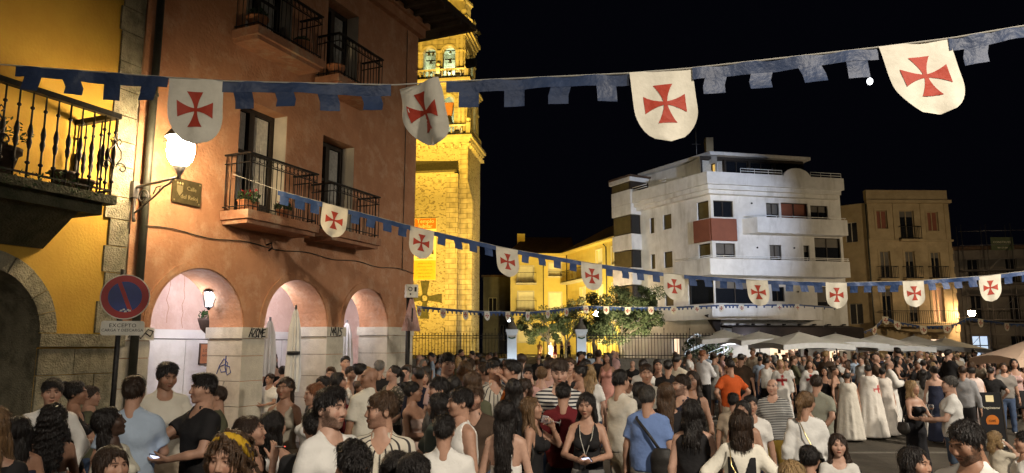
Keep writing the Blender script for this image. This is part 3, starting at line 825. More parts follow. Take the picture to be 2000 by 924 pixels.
def graffiti():
    t = empty('graffiti', FA(1.0, 0.06, 2.2), 'black spray tag on the capital between the first two arches', 'graffiti')
    strokes('AZOME', .60, 2.235, .095, .15, t)
    t = empty('graffiti', FA(3.3, 0.06, 2.3), 'black MAIS tag on the capital before the third arch', 'graffiti')
    strokes('MAIS', 3.02, 2.29, .115, .16, t)
    t = empty('graffiti', FA(-1.7, 0.06, 2.2), 'black looping scrawl on the capital stone beside the downpipe', 'graffiti')
    b = MB(); b.tube([FA(s, 0.054, z) for s, z in ((-1.95, 2.2), (-1.85, 2.32), (-1.78, 2.2), (-1.7, 2.31), (-1.86, 2.25), (-1.72, 2.19), (-1.6, 2.33), (-1.5, 2.3), (-1.55, 2.22), (-1.64, 2.27))], 0.012, 4)
    b.build('line', M['spray'], t)
    # on the jamb of the near pillar, which faces the camera
    J = lambda d, z: FA(0.473, d, z)
    t = empty('graffiti', J(-0.4, 1.4), 'blue looping spray drawing on the near pillar', 'graffiti')
    b = MB(); L = [(-.56, 1.55), (-.5, 1.7), (-.4, 1.83), (-.3, 1.75), (-.33, 1.6), (-.45, 1.58), (-.5, 1.68), (-.38, 1.72), (-.25, 1.68), (-.22, 1.58), (-.3, 1.53), (-.36, 1.66), (-.35, 1.88)]
    b.tube([J(a, z) for a, z in L], 0.011, 4); b.build('line', M['bluespray'], t)
    t = empty('graffiti', J(-0.4, 1.0), 'faded grey scrawl running down the near pillar', 'graffiti')
    b = MB(); b.tube([J(a, z) for a, z in ((-.36, 1.42), (-.4, 1.3), (-.33, 1.25), (-.3, 1.32))], 0.01, 4)
    b.tube([J(a, z) for a, z in ((-.45, 1.15), (-.48, .98), (-.4, 1.06), (-.33, 1.0), (-.42, .9), (-.44, .8), (-.36, .86))], 0.01, 4); b.build('line', M['greyspray'], t)
graffiti()

# ------------------------------------------------------------------ lanterns and things under the arcade
def lantern(s, d, z, label):
    t = empty('lantern', FA(s, d, z), label, 'lantern')
    b = MB()
    for sx in (-1, 1):
        for sy in (-1, 1):
            b.tube([FA(s + sx * 0.05, d + sy * 0.05, z - 0.16), FA(s + sx * 0.085, d + sy * 0.085, z + 0.12)], 0.009, 4)
    b.lathe([(0.13, 0), (0.12, .02), (0.05, .1), (0.02, .14), (0.012, .3)], FA(s, d, z + 0.12), 8)
    b.lathe([(0.02, -.06), (0.03, -.03), (0.075, 0.0)], FA(s, d, z - 0.16), 8)
    b.tube([FA(s, d, z + 0.4), FA(s, d, 3.95)], 0.012, 5)
    b.build('cage', M['iron'], t)
    g = MB(); g.lathe([(0.05, 0), (0.085, .26)], FA(s, d, z - 0.15), 8, smooth=False); g.build('lamp_glass', M['glow_lantern'], t)
q = (0.25, -1.15)
def on_fac(px, py, d):
    o = Vector((0, 0, CAM_H)); r = P(px, py, 10) - o
    return o + r * ((FA(0, d, 0) - o).dot(FN) / r.dot(FN))
LQ = on_fac(409, 583, -.62)
lantern((LQ - FA(0, 0, 0)).dot(FU), (LQ - FA(0, 0, 0)).dot(FN), LQ.z, 'glowing blue white lantern hanging under the near arch')
lantern(2.1, -1.2, 3.35, 'cold lantern hanging high inside the middle arch')
lantern(4.6, -1.5, 3.35, 'cold lantern hanging high inside the far arch')
LS, LD = (LQ - FA(0, 0, 0)).dot(FU), (LQ - FA(0, 0, 0)).dot(FN)
for s, d, z, e in ((LS - .22, LD - .1, LQ.z - .05, 16), (-0.5, -1.9, 3.3, 52), (2.2, -1.0, 3.2, 46), (2.1, -2.3, 3.3, 46), (4.6, -1.0, 3.2, 46), (4.6, -2.3, 3.3, 46)):
    lamp('POINT', FA(s, d, z), e, (.93, .91, 1.0), size=0.12)

def wall_pot():
    c = FA(-0.1, -3.2, 2.55)
    q = on_fac(408, 632, -1.05)
    t = empty('hanging_basket', q, 'dark wall basket of ferns beside the lantern in the near arch', 'hanging basket')
    b = MB(); b.lathe([(0.05, -.2), (0.15, -.1), (0.2, .05), (0.21, .1)], q, 14); b.tube([q + Vector((0, 0, .05)), q + FU * .6 + Vector((0, 0, .05))], 0.012, 5); b.build('basket', M['darkpot'], t)
    l = MB(); leaf_ball(l, q + Vector((0, 0, .17)), (.2, .2, .1), 90, 0.05, random.Random(5)); l.build('foliage', M['leafgreen'], t)
wall_pot()
def wall_notice():
    t = empty('notice', FA(0.6, -3.3, 1.5), 'terracotta coloured framed notice on the white wall inside the near arch', 'notice')
    q = on_fac(402, 691, -3.3); c = (q - FA(0, 0, 0)).dot(FU); z = q.z
    b = MB(); b.fbox(FA, c - .17, c + .17, -3.34, -3.31, z - .24, z + .24); b.build('frame', M['darkpot'], t)
    b = MB(); b.fbox(FA, c - .145, c + .145, -3.309, -3.305, z - .215, z + .215); b.build('sheet', M['terracotta'], t)
    text('LOS', 0.10, FA(c, -3.302, z + .07), FU, UP, M['darkpot'], t, thick=0.001)
    text('ARCOS', 0.07, FA(c, -3.302, z - .04), FU, UP, M['darkpot'], t, thick=0.001)
wall_notice()

def closed_parasol(px, py_top, py_bot, Y, w, label, lettered=False):
    a, b_ = P(px, py_top, Y), P(px, py_bot, Y)
    t = empty('closed_parasol', (a.x, a.y, 0), label, 'parasol')
    H = a.z - b_.z
    rings = []; n = 22
    prof = [(0.1, 0), (0.3, .04), (0.72, .25), (0.85, .5), (1.0, .8), (0.8, 1.0)]
    mb = MB()
    for r_, h in prof:
        rings.append([Vector((a.x + w * r_ * (1 + 0.28 * math.cos(k * PI)) * math.cos(2 * PI * k / n), a.y + w * r_ * (1 + 0.28 * math.cos(k * PI)) * math.sin(2 * PI * k / n), a.z - H * h)) for k in range(n)])
    for i in range(len(rings) - 1): mb.strip(rings[i], rings[i + 1], True)
    mb.poly(rings[0]); me = mb.build('folded_canopy', M['whitecanvas'], t)
    p = MB(); p.tube([(a.x, a.y, 0), (a.x, a.y, a.z + 0.06)], 0.025, 8); p.lathe([(0.3, 0), (0.3, .06), (0.06, .09)], (a.x, a.y, 0), 12); p.build('pole', M['greyiron'], t)
    if lettered:
        lb = MB(); lb.tube([Vector((a.x, a.y - .03, a.z - H * .52)), Vector((a.x, a.y - .03, a.z - H * .56))], w * 1.02, 12); lb.build('strap', M['plastic'], t)
closed_parasol(528, 625, 735, 15.0, 0.13, 'folded white parasol behind the pillar, left in the middle arch')
closed_parasol(578, 602, 765, 14.2, 0.125, 'large folded white parasol with a dark strap in the middle arch', True)
closed_parasol(678, 630, 725, 18.0, 0.14, 'folded white parasol seen through the far arch')

for (lx, ly, lz), lb in (((-4.2, -2.5, 5.4), 'unseen street lamp on a tall post behind the photographer, left'), ((5.5, -3.0, 8.6), 'unseen street lamp on a very tall post behind the photographer, right'), ((17.0, 10.5, 8.2), 'unseen street lamp on a tall post beside the square, outside the right edge'), ((31.0, 40.5, 6.8), 'added unseen street lamp on a post before the cream house, outside the right edge')):  # posts built for the unseen lamps; the cream house one is added
    t_ = empty('street_lamp', (lx, ly, 0), lb, 'street lamp')
    b_ = MB(); b_.tube([(lx, ly - .9, 0), (lx, ly - .9, lz + .5), (lx, ly, lz + .62)], .07, 8, .04); b_.build('pole', M['iron'], t_)
    b_ = MB(); b_.lathe([(.34, 0), (.36, .03), (.2, .2), (.06, .26)], (lx, ly, lz + .36), 14); b_.build('shade', M['iron'], t_)
# ------------------------------------------------------------------ church forecourt, fence and gate
T_Z = 1.1
def forecourt():
    b = MB(); b.box(-60, 0.6, 34.6, 140, -0.5, T_Z); b.box(0.6, 2.8, 37.5, 140, -0.5, T_Z); b.box(2.8, 9.6, 34.6, 140, -0.5, T_Z)
    tag(b.build('forecourt', M['ground']), kind='structure')
    w = MB(); w.box(-30, 0.0, 34.1, 34.62, 0, 1.42); w.box(3.4, 9.6, 34.1, 34.62, 0, 1.42); w.box(3.4, 9.7, 33.7, 34.1, 0, 0.55)
    tag(w.build('forecourt_wall', M['granite']), kind='structure')
    for i in range(6):
        s = MB(); s.box(0.6, 2.8, 34.7 + i * 0.45, 37.5, i * 0.18 + 0.004 if i else 0.0, (i + 1) * 0.18)
        tag(s.build('step', M['granite']), kind='structure')
forecourt()
BAR2 = None
def fence(x0, x1, label):
    global BAR2
    t = empty('iron_fence', (x0, 34.36, 1.42), label, 'fence')
    z0, z1 = 1.42, 2.62
    if BAR2 is None:
        b = MB(); b.tube([(0, 0, 0), (0, 0, 1.12)], 0.014, 5); b.lathe([(0.012, 0), (0.03, .03), (0.001, .11)], (0, 0, 1.11), 5); BAR2 = b.mesh('picket', M['iron'])
    b = MB()
    for z in (1.55, 2.36, 2.48): b.box(x0, x1, 34.34, 34.38, z, z + 0.035)
    b.build('rail', M['iron'], t)
    n = int((x1 - x0) / 0.15)
    for i in range(n + 1):
        o = bpy.data.objects.new('picket', BAR2); COL.objects.link(o); o.parent = t
        o.location = (i * (x1 - x0) / n, 0, random.uniform(-.01, .01)); o.scale = (1, 1, 1.2 if i % 8 == 0 else 1.0)
fence(-5.6, -0.35, 'black iron picket fence in front of the floodlit church')
fence(3.55, 9.5, 'black iron picket fence in front of the olive trees')

def gate_pillar(x, label):
    t = empty('gate_pillar', (x, 34.2, 0), label, 'gate pillar')
    b = MB(); b.box(x - .22, x + .22, 33.9, 34.4, 0, 2.55); b.box(x - .27, x + .27, 33.85, 34.45, 0, .5); b.build('shaft', M['whitewall'], t)
    b = MB(); b.box(x - .25, x + .25, 33.87, 34.43, 2.55, 2.66); b.box(x - .29, x + .29, 33.83, 34.47, 2.66, 2.78); b.build('capital', M['whitewall'], t)
    b = MB(); b.lathe([(.26, 0), (.24, .1), (.1, .35), (.07, .42), (.1, .46), (.1, .52), (.02, .58)], (x, 34.15, 2.78), 10); b.build('finial', M['granite'], t)
    b = MB(); b.tube([Vector((x - .16 + .32 * i / 8, 33.88, 2.42 - .06 * math.sin(PI * i / 8))) for i in range(9)], 0.035, 6); b.build('garland', M['leafgreen'], t)
    f = MB(); f.hexa([(x - .13, 32.95, gz(x, 33)), (x + .13, 32.95, gz(x, 33)), (x + .13, 33.1, gz(x, 33)), (x - .13, 33.1, gz(x, 33)), (x - .16, 32.95, .2), (x + .16, 32.95, .2), (x + .16, 33.1, .2), (x - .16, 33.1, .2)])
    f.build('floodlight', M['glow_cold'], t)
    lamp('SPOT', (x, 32.9, 0.25), 170, (0.6, 0.78, 1.0), (x, 34.0, 1.6), 0.1, 75, 0.6)
gate_pillar(0.0, 'left of the two pale gate pillars lit blue white before the church yard')
gate_pillar(3.25, 'right of the two pale gate pillars lit blue white before the olive trees')

# ------------------------------------------------------------------ church tower
TC = Vector((-6.55, 67.4, 0)); TPHI = R(9)
TX = Vector((math.cos(TPHI), -math.sin(TPHI), 0)); TY = Vector((math.sin(TPHI), math.cos(TPHI), 0))
church = empty('church_tower', (TC.x, TC.y, T_Z), 'tall floodlit stone bell tower glowing yellow behind the orange house', 'church tower')
def TP(x, y, z): return TC + TX * x + TY * y + UP * z
def tbox(mb, x0, x1, y0, y1, z0, z1):
    mb.hexa([TP(x0, y0, z0), TP(x1, y0, z0), TP(x1, y1, z0), TP(x0, y1, z0), TP(x0, y0, z1), TP(x1, y0, z1), TP(x1, y1, z1), TP(x0, y1, z1)])
def tower():
    o = church
    # shaft
    b = MB(); h = 2.95; tbox(b, -h, h, -h, h, T_Z, 20.6); b.build('shaft', M['rubble'], o)
    b = MB(); tbox(b, h - .75, h + .06, -h - .06, -h + .8, T_Z, 20.6); b.build('quoin_pier', M['ashlar'], o)
    def cornice(z, w, hgt, out, nm='cornice'):
        for i in range(3):
            b = MB(); e = w + out * (i + 1) / 3
            tbox(b, -e, e, -e, e, z + hgt * i / 3 + .003, z + hgt * (i + 1) / 3); b.build(nm, M['mouldstone'], o)
    cornice(20.3, 2.95, 0.8, 0.5)
    for k in range(9):
        for sx in (-1, 1):
            for q in range(2):
                x = -3.1 + k * 0.775
                if q == 0 and sx == -1:
                    b = MB(); tbox(b, x - .1, x + .1, -3.3, -2.9, 20.0, 20.3); b.build('corbel', M['mouldstone'], o)
                if q == 1 and sx == 1:
                    b = MB(); tbox(b, 2.9, 3.3, x - .1, x + .1, 20.0, 20.3); b.build('corbel', M['mouldstone'], o)
    def belfry(z0, z1, w, openings, arch_r, sill, spring):
        """square storey with arched bell openings in the front and right faces"""
        def face(pt):
            mb = MB(); holes = []
            for c in openings:
                q = [(c - arch_r, z0 + sill), (c + arch_r, z0 + sill)] + [(c + arch_r * math.cos(PI * i / 14), z0 + spring + arch_r * math.sin(PI * i / 14)) for i in range(15)]
                holes.append(q)
            mb.poly([pt(-w, 0, z0), pt(w, 0, z0), pt(w, 0, z1), pt(-w, 0, z1)], [[pt(x, 0, z) for x, z in q] for q in holes])
            for q in holes: mb.strip([pt(x, 0, z) for x, z in q], [pt(x, 0.55, z) for x, z in q], True)
            return mb, holes
        F = lambda x, d, z: TP(x, -w + d, z)
        S = lambda x, d, z: TP(w - d, x, z)
        for pt in (F, S):
            mb, holes = face(pt); wall = mb.build('belfry_wall', M['ashlar'], o)
            for c in openings:
                rb = MB()
                rr = [(arch_r + .02, 0), (arch_r + .02, -.07), (arch_r + .17, -.07), (arch_r + .17, 0)]
                ring = [[pt(c + r_ * math.cos(PI * i / 14), d, z0 + spring + r_ * math.sin(PI * i / 14)) for i in range(15)] for r_, d in rr]
                for i in range(3): rb.strip(ring[i], ring[i + 1])
                rb.build('arch_moulding', M['mouldstone'], o)
            # pilasters with bases and capitals
            xs = [-w + .22, -w + .62, w - .62, w - .22] + ([0.0] if len(openings) == 2 else [])
            for x in xs:
                p = MB(); hw = .13
                p.hexa([pt(x - hw, -.1, z0 + sill), pt(x + hw, -.1, z0 + sill), pt(x + hw, 0.02, z0 + sill), pt(x - hw, 0.02, z0 + sill), pt(x - hw, -.1, z0 + spring), pt(x + hw, -.1, z0 + spring), pt(x + hw, .02, z0 + spring), pt(x - hw, .02, z0 + spring)])
                hw = .19
                p.hexa([pt(x - hw, -.15, z0 + spring), pt(x + hw, -.15, z0 + spring), pt(x + hw, .02, z0 + spring), pt(x - hw, .02, z0 + spring), pt(x - hw, -.15, z0 + spring + .16), pt(x + hw, -.15, z0 + spring + .16), pt(x + hw, .02, z0 + spring + .16), pt(x - hw, .02, z0 + spring + .16)])
                hw = .12; zt = z1
                if x != 0.0: p.hexa([pt(x - hw, -.08, z0 + spring + .16), pt(x + hw, -.08, z0 + spring + .16), pt(x + hw, .02, z0 + spring + .16), pt(x - hw, .02, z0 + spring + .16), pt(x - hw, -.08, zt), pt(x + hw, -.08, zt), pt(x + hw, .02, zt), pt(x - hw, .02, zt)])
                p.build('pilaster', M['mouldstone'], o)
        # back and left walls, floor
        b = MB(); tbox(b, -w, w, w - .5, w, z0, z1); tbox(b, -w, -w + .5, -w + .003, w - .503, z0, z1); tbox(b, -w + .5, w - .56, -w + .56, w - .5, z0, z0 + sill * .5); b.build('belfry_back_wall', M['ashlar'], o)
        # balustrade in front
        e = w + .32
        def bal(pt2):
            b = MB()
            b.hexa([pt2(-e, -.36, z0 + .92), pt2(e, -.36, z0 + .92), pt2(e, -.22, z0 + .92), pt2(-e, -.22, z0 + .92), pt2(-e, -.36, z0 + 1.08), pt2(e, -.36, z0 + 1.08), pt2(e, -.22, z0 + 1.08), pt2(-e, -.22, z0 + 1.08)])
            r_ = b.build('balustrade', M['mouldstone'], o)
            n = 13
            for i in range(n):
                x = -e + .15 + (2 * e - .3) * i / (n - 1)
                q = MB(); c = pt2(x, -.29, z0 + .0)
                q.lathe([(.09, .0), (.07, .1), (.12, .35), (.06, .62), (.09, .9)], c, 8); q.build('baluster', M['mouldstone'], r_)
        bal(F); bal(S)
        for x in (-e, 0.0, e):
            b = MB(); tbox(b, x - .2, x + .2, -w - .45, -w - .12, z0, z0 + 1.2); b.lathe([(.1, 0), (.08, .15), (.22, .32), (.22, .42), (.05, .6)], TP(x, -w - .28, z0 + 1.2), 10); b.build('ball_post', M['mouldstone'], o)
    belfry(21.1, 26.4, 2.72, (-1.2, 1.0), 0.58, 0.5, 3.5)
    cornice(26.1, 2.72, 0.6, 0.45)
    belfry(26.7, 31.2, 2.42, (-0.95, 0.95), 0.62, 0.5, 2.85)
    cornice(31.2, 2.42, 1.0, 0.5)
    # octagonal drum and dome
    b = MB(); b.lathe([(1.9, 0), (1.9, 3.0), (2.15, 3.1), (2.15, 3.35), (1.85, 3.4), (1.75, 4.2), (1.3, 5.2), (.6, 5.9), (.5, 7.4)], TP(.55, 0, 32.2), 8, smooth=False); b.build('drum', M['mouldstone'], o)
    b = MB(); b.lathe([(2.1, 0), (2.1, .3), (1.95, .32)], TP(.55, 0, 33.6), 8, smooth=False); b.build('drum_moulding', M['mouldstone'], o)
    for x, y in ((2.4, -2.4), (2.4, 2.2), (-2.4, -2.4)):
        b = MB(); tbox(b, x - .3, x + .3, y - .3, y + .3, 32.2, 33.0); b.lathe([(.25, 0), (.12, .2), (.32, .5), (.32, .7), (.08, 1.0), (.2, 1.4), (.02, 1.9)], TP(x, y, 33.0), 10); b.build('pinnacle', M['mouldstone'], o)
    # lower church body to the left with a lean-to roof
    y0 = -3.6
    b = MB(); tbox(b, -12, 1.9, y0, -2.95, T_Z, 17.6); b.build('church_wall', M['rubble'], o)
    b = MB(); tbox(b, 1.2, 2.25, y0 - .05, -2.9, T_Z, 17.4); b.build('buttress', M['ashlar'], o)
    b = MB(); tbox(b, 2.96, 3.5, -3.1, -2.0, T_Z, 15.0); b.hexa([TP(2.96, -3.1, 15.0), TP(3.5, -3.1, 15.0), TP(3.5, -2, 15), TP(2.96, -2, 15.0), TP(2.96, -3.0, 17.0), TP(2.98, -3.0, 17.0), TP(2.98, -2, 17.0), TP(2.96, -2, 17.0)]); b.build('buttress', M['ashlar'], o)
    b = MB(); b.hexa([TP(-12, y0 - .25, 17.55), TP(2.1, y0 - .25, 17.55), TP(2.1, -2.94, 17.55), TP(-12, -2.94, 17.55), TP(-12, y0 - .25, 17.7), TP(2.1, y0 - .25, 17.7), TP(2.1, -2.94, 18.75), TP(-12, -2.94, 19.3)]); b.build('lean_to_roof', M['slate'], o)
    # stone relief cross on the wall
    c = TP(-.65, y0 - .02, 6.1)
    b = MB(); L, w0, w1 = 1.55, 0.16, 0.4
    for a in range(4):
        ca, sa = math.cos(a * PI / 2), math.sin(a * PI / 2); ll = L * (1.0 if a != 3 else 1.15)
        q = [(.25, -w0), (ll, -w1), (ll, w1), (.25, w0)]
        b.prism([c + TX * (x * ca - y * sa) + UP * (x * sa + y * ca) for x, y in q], -TY * .1)
    b.tube([c - TY * .08 + TX * (.34 * math.cos(k * PI / 8)) + UP * (.34 * math.sin(k * PI / 8)) for k in range(17)], 0.07, 6, caps=False)
    b.build('relief_cross', M['darkstone'], o)
    for x in (-3.4, -2.95, -.55): pass
    text('A', .55, c + TX * -1.0 - UP * .75 - TY * .02, TX, UP, M['stone'], o, 'relief_letter', thick=.04)
    text('ω', .55, c + TX * 1.0 - UP * .75 - TY * .02, TX, UP, M['stone'], o, 'relief_letter', thick=.04)
tower()
# bells, hung in the openings
def bell(x, y, z, r, label, wood=False):
    t = empty('bell', TP(x, y, z), label, 'bell')
    b = MB(); b.lathe([(r, 0), (r * .95, r * .15), (r * .68, r * .7), (r * .58, r * 1.3), (r * .4, r * 1.55), (.02, r * 1.6)], TP(x, y, z), 14); b.build('bell_body', M['bronze'], t)
    y_ = MB()
    if wood:
        y_.hexa([TP(x - .28, y - .12, z + r * 1.55), TP(x + .28, y - .12, z + r * 1.55), TP(x + .28, y + .12, z + r * 1.55), TP(x - .28, y + .12, z + r * 1.55), TP(x - .45, y - .12, z + r * 1.5 + 1.3), TP(x + .45, y - .12, z + r * 1.5 + 1.3), TP(x + .45, y + .12, z + r * 1.5 + 1.3), TP(x - .45, y + .12, z + r * 1.5 + 1.3)])
        y_.build('headstock', M['terracotta'], t)
    else:
        tbox(y_, x - .5, x + .5, y - .05, y + .05, z + r * 1.6, z + r * 1.6 + .09); y_.build('headstock', M['iron'], t)
bell(1.0, -2.3, 22.55, .46, 'large bell with an orange wooden headstock in the lower belfry', True)
bell(-1.2, -2.3, 22.55, .46, 'large bell hanging behind the folded white flag in the lower belfry', True)
for x, z, w_ in ((-1.15, 29.55, 'upper left'), (-.72, 29.55, 'upper right'), (-.93, 28.7, 'middle'), (-.93, 27.75, 'lowest')):
    bell(x, -1.9, z, .17, 'small ' + w_ + ' bell in the left opening of the top belfry')
for x, z, w_ in ((.97, 29.55, 'highest'), (.95, 28.7, 'middle'), (.97, 27.75, 'lowest')):
    bell(x, -1.9, z, .18, 'small ' + w_ + ' bell in the right opening of the top belfry')

def flood(loc, target, en, spot, label, colr=SODIUM, size=.16, glow='glow_flood', lamp_off=0.3):
    loc = Vector(loc); d = (Vector(target) - loc).normalized()
    t = empty('floodlight', loc, label, 'floodlight')
    x = d.cross(UP).normalized(); y = x.cross(d)
    b = MB(); s = size
    b.hexa([loc - d * s + x * a_ * s + y * b_ * s * .7 for a_, b_ in ((-1, -1), (1, -1), (1, 1), (-1, 1))] + [loc + x * a_ * s * 1.15 + y * b_ * s * .8 for a_, b_ in ((-1, -1), (1, -1), (1, 1), (-1, 1))])
    b.build('housing', M['plastic'], t)
    g = MB(); g.poly([loc + d * .004 + x * a_ * s + y * b_ * s * .7 for a_, b_ in ((-1, -1), (1, -1), (1, 1), (-1, 1))]); g.build('lamp_glass', M[glow], t)
    lamp('SPOT', loc + d * .05, en, colr, target, .25, spot, .7)
# ground floods in the church yard
flood((-15, 50, T_Z + .3), TP(-1, -3, 9), 19000, 70, 'floodlight on the church yard paving, left of the tower front')
flood((-4.5, 49, T_Z + .3), TP(-1, -3, 15), 17000, 75, 'floodlight on the church yard paving in front of the tower')
flood((5.5, 52, T_Z + .3), TP(2, -2, 20), 21000, 60, 'floodlight on the church yard paving, right of the tower front')
flood((-10, 40, T_Z + 2.0), TP(0, -2, 27), 105000, 34, 'floodlight behind the fence aimed at the belfry', SODIUM)
for x, z, w_, nm in ((-.85, 21.15, 2.72, 'middle of the lower balustrade'), (2.1, 21.15, 2.72, 'right end of the lower balustrade'), (0.05, 26.75, 2.42, 'middle of the upper balustrade'), (2.0, 26.75, 2.42, 'right end of the upper balustrade')):
    flood(TP(x, -w_ - .75, z + .3), TP(x, -w_ + .6, z + 4.2), 120, 120, 'bright floodlight at the ' + nm + ' of the tower', (1.0, .64, .1), .2)
flood(TP(3.3, 0, 32.4), TP(1.5, 0, 36), 420, 110, 'floodlight on the top cornice beside the drum', (1.0, .64, .1), .2)
flood(TP(-1.5, -2.6, 32.5), TP(.5, -1, 36), 420, 120, 'floodlight on the top cornice below the drum front', (1.0, .64, .1), .2)
lamp('POINT', TP(0, .8, 29.2), 330, (.75, 1.0, .72), size=.2)
lamp('POINT', TP(0, .8, 24.0), 200, (.75, 1.0, .7), size=.2)

def church_banner():
    y0 = -3.68; x0, x1, z0, z1 = -1.72, .35, 7.75, 13.35
    t = empty('church_banner', TP(x0, y0, z0), 'tall yellow banner with an orange heading on the church wall', 'banner')
    def rect(a, b_, c, d, off, mat, nm):
        m = MB(); m.hexa([TP(a, y0 - off - .012, c), TP(b_, y0 - off - .012, c), TP(b_, y0 - off, c), TP(a, y0 - off, c), TP(a, y0 - off - .012, d), TP(b_, y0 - off - .012, d), TP(b_, y0 - off, d), TP(a, y0 - off, d)]); return m.build(nm, mat, t)
    rect(x0, x1, z0, z1, 0, M['bannerpale'], 'sheet')
    rect(x0 + .05, x1 - .05, z1 - 1.0, z1 - .04, .013, M['bannerorange'], 'heading')
    rect(x0 + .02, x1 - .02, z0 + .02, z0 + 1.75, .013, M['bannercloth'], 'text_panel')
    xm = (x0 + x1) / 2
    text('Templo', .52, TP(xm, y0 - .03, z1 - .3), TX, UP, M['bannerpale'], t)
    text('Jubilar', .52, TP(xm, y0 - .03, z1 - .75), TX, UP, M['bannerpale'], t)
    text('Año Jubilar 2025', .22, TP(xm, y0 - .03, z0 + 1.95), TX, UP, M['bronze'], t)
    for i in range(5):
        text(('peregrinos de la', 'esperanza, entrad', 'en este templo con', 'alegría y gratitud', 'cada día del año')[i], .19, TP(xm, y0 - .035, z0 + 1.5 - i * .3), TX, UP, M['bannerorange'], t)
    for i in range(5):
        m = MB(); c = TP(x0 + .55 + i * .3, y0 - .03, z0 + 2.3)
        m.prism([c + TX * a_ + UP * b_ for a_, b_ in ((-.1, 0), (.1, 0), (.07, .35), (.03, .42), (0, .55), (-.03, .42), (-.07, .35))], -TY * .006)
        m.build('printed_figure', M['bannerorange' if i % 2 else 'darkpot'], t)
church_banner()

# ------------------------------------------------------------------ generic house face with real openings
def face(fr, s0, s1, z0, z1, wins, wall_mat, parent, pane='glass', frame_mat='cream', rec=.18, surround=True, fw=.09, mull=True, contour=None, panes=None, blinds=0):
    mb = MB()
    mb.poly([fr(s, 0, z) for s, z in (contour or [(s0, z0), (s1, z0), (s1, z1), (s0, z1)])], [[fr(a, 0, c), fr(b, 0, c), fr(b, 0, d), fr(a, 0, d)] for a, b, c, d in wins])
    for a, b, c, d in wins:
        q = [(a, c), (b, c), (b, d), (a, d)]; mb.strip([fr(s, 0, z) for s, z in q], [fr(s, -rec - .08, z) for s, z in q], True)
    mb.build('wall', wall_mat, parent)
    for i, (a, b, c, d) in enumerate(wins):
        w = MB()
        if surround:
            w.fbox(fr, a - fw, a + .003, -.02, .035, c - fw, d + fw); w.fbox(fr, b - .003, b + fw, -.02, .035, c - fw, d + fw)
            w.fbox(fr, a + .003, b - .003, -.02, .035, d - .003, d + fw); w.fbox(fr, a + .003, b - .003, -.02, .05, c - fw, c + .003)
        t_ = .045
        w.fbox(fr, a, a + t_, -rec - .02, -rec + .03, c, d); w.fbox(fr, b - t_, b, -rec - .02, -rec + .03, c, d)
        w.fbox(fr, a + t_, b - t_, -rec - .02, -rec + .03, c, c + t_); w.fbox(fr, a + t_, b - t_, -rec - .02, -rec + .03, d - t_, d)
        if mull and b - a > .7: w.fbox(fr, (a + b) / 2 - .03, (a + b) / 2 + .03, -rec - .015, -rec + .025, c + t_, d - t_)
        wo = w.build('window', M[frame_mat], parent)
        p = MB(); p.fbox(fr, a + t_ * .5, b - t_ * .5, -rec - .06, -rec - .03, c + .02, d - .02)
        p.build('pane', M[(panes or {}).get(i, pane)], wo)
        if blinds and (panes or {}).get(i, pane) == 'glass':
            fr_ = (.0, .35, .7, .5, .2)[(i * 7 + int(a * 3)) % 5]
            if fr_: p = MB(); p.fbox(fr, a + t_, b - t_, -rec - .028, -rec - .018, d - t_ - (d - c) * fr_, d - t_); p.build('blind', M['greyblind'], wo)

def iron_balcony(fr, s0, s1, dep, zf, zr, parent, slab='mouldstone', gap=.13):
    sb = MB(); sb.fbox(fr, s0, s1, 0.004, dep + .04, zf - .15, zf); bal = sb.build('balcony', M[slab], parent)
    b = MB(); t = .025
    for z in (zr - .04, zf + .06):
        b.fbox(fr, s0 + .03, s1 - .03, dep - t, dep + t, z, z + .04); b.fbox(fr, s0 + .03, s0 + .08, .004, dep - t, z, z + .04); b.fbox(fr, s1 - .08, s1 - .03, .004, dep - t, z, z + .04)
    n = int((s1 - s0) / gap)
    for i in range(n + 1):
        s = s0 + .05 + (s1 - s0 - .1) * i / n; b.fbox(fr, s - .011, s + .011, dep - .011, dep + .011, zf, zr - .04)
    b.build('railing', M['iron'], bal)

# ------------------------------------------------------------------ floodlit yellow houses behind the trees
def yellow_block():
    fr = frame(-0.15, 72, 1, 0); o = empty('yellow_block', (2.7, 72, T_Z), 'floodlit yellow house with small iron balconies left of the trees', 'house')
    wins = [(.75, 2.3, 8.15, 9.85), (3.85, 5.1, 8.9, 10.2), (.75, 2.3, 5.35, 7.3), (3.85, 5.1, 5.6, 7.2), (.75, 2.2, 2.3, 3.9), (3.85, 5.1, 2.3, 3.9)]
    face(fr, 0, 5.6, T_Z, 10.95, wins, M['ochre'], o, 'whiteblind', 'cream', mull=False)
    for zf in (8.12, 5.32): iron_balcony(fr, .55, 2.6, .8, zf, zf + 1.05, o, 'cream')
    iron_balcony(fr, 3.75, 5.2, .15, 8.85, 9.3, o, 'cream')
    for s in (3.3,):
        b = MB(); b.tube([fr(s, .07, T_Z), fr(s, .07, 10.9)], .045, 6); b.build('downpipe', M['pipe'], o)
    b = MB(); b.fbox(fr, -.4, 5.6, -.1, .5, 10.96, 11.1); b.build('eave', M['ochre'], o)
    b = MB(); b.fbox(fr, 0, 5.5, -9, -.3, T_Z, 10.9); b.build('core', M['ochre'], o)
    for s in (.5, 1.6, 2.6): pass
    b = MB(); b.hexa([fr(-.4, .5, 11.1), fr(6.5, .5, 11.1), fr(6.5, -9, 11.1), fr(-.4, -9, 11.1), fr(1.5, -4, 13.4), fr(6.5, -4, 13.4), fr(6.5, -5, 13.4), fr(1.5, -5, 13.4)]); r = b.build('roof', M['tile'], o)
    b = MB(); b.fbox(fr, .7, 1.5, -3.6, -2.8, 11.6, 13.6); b.build('chimney', M['ochre'], r)
yellow_block()
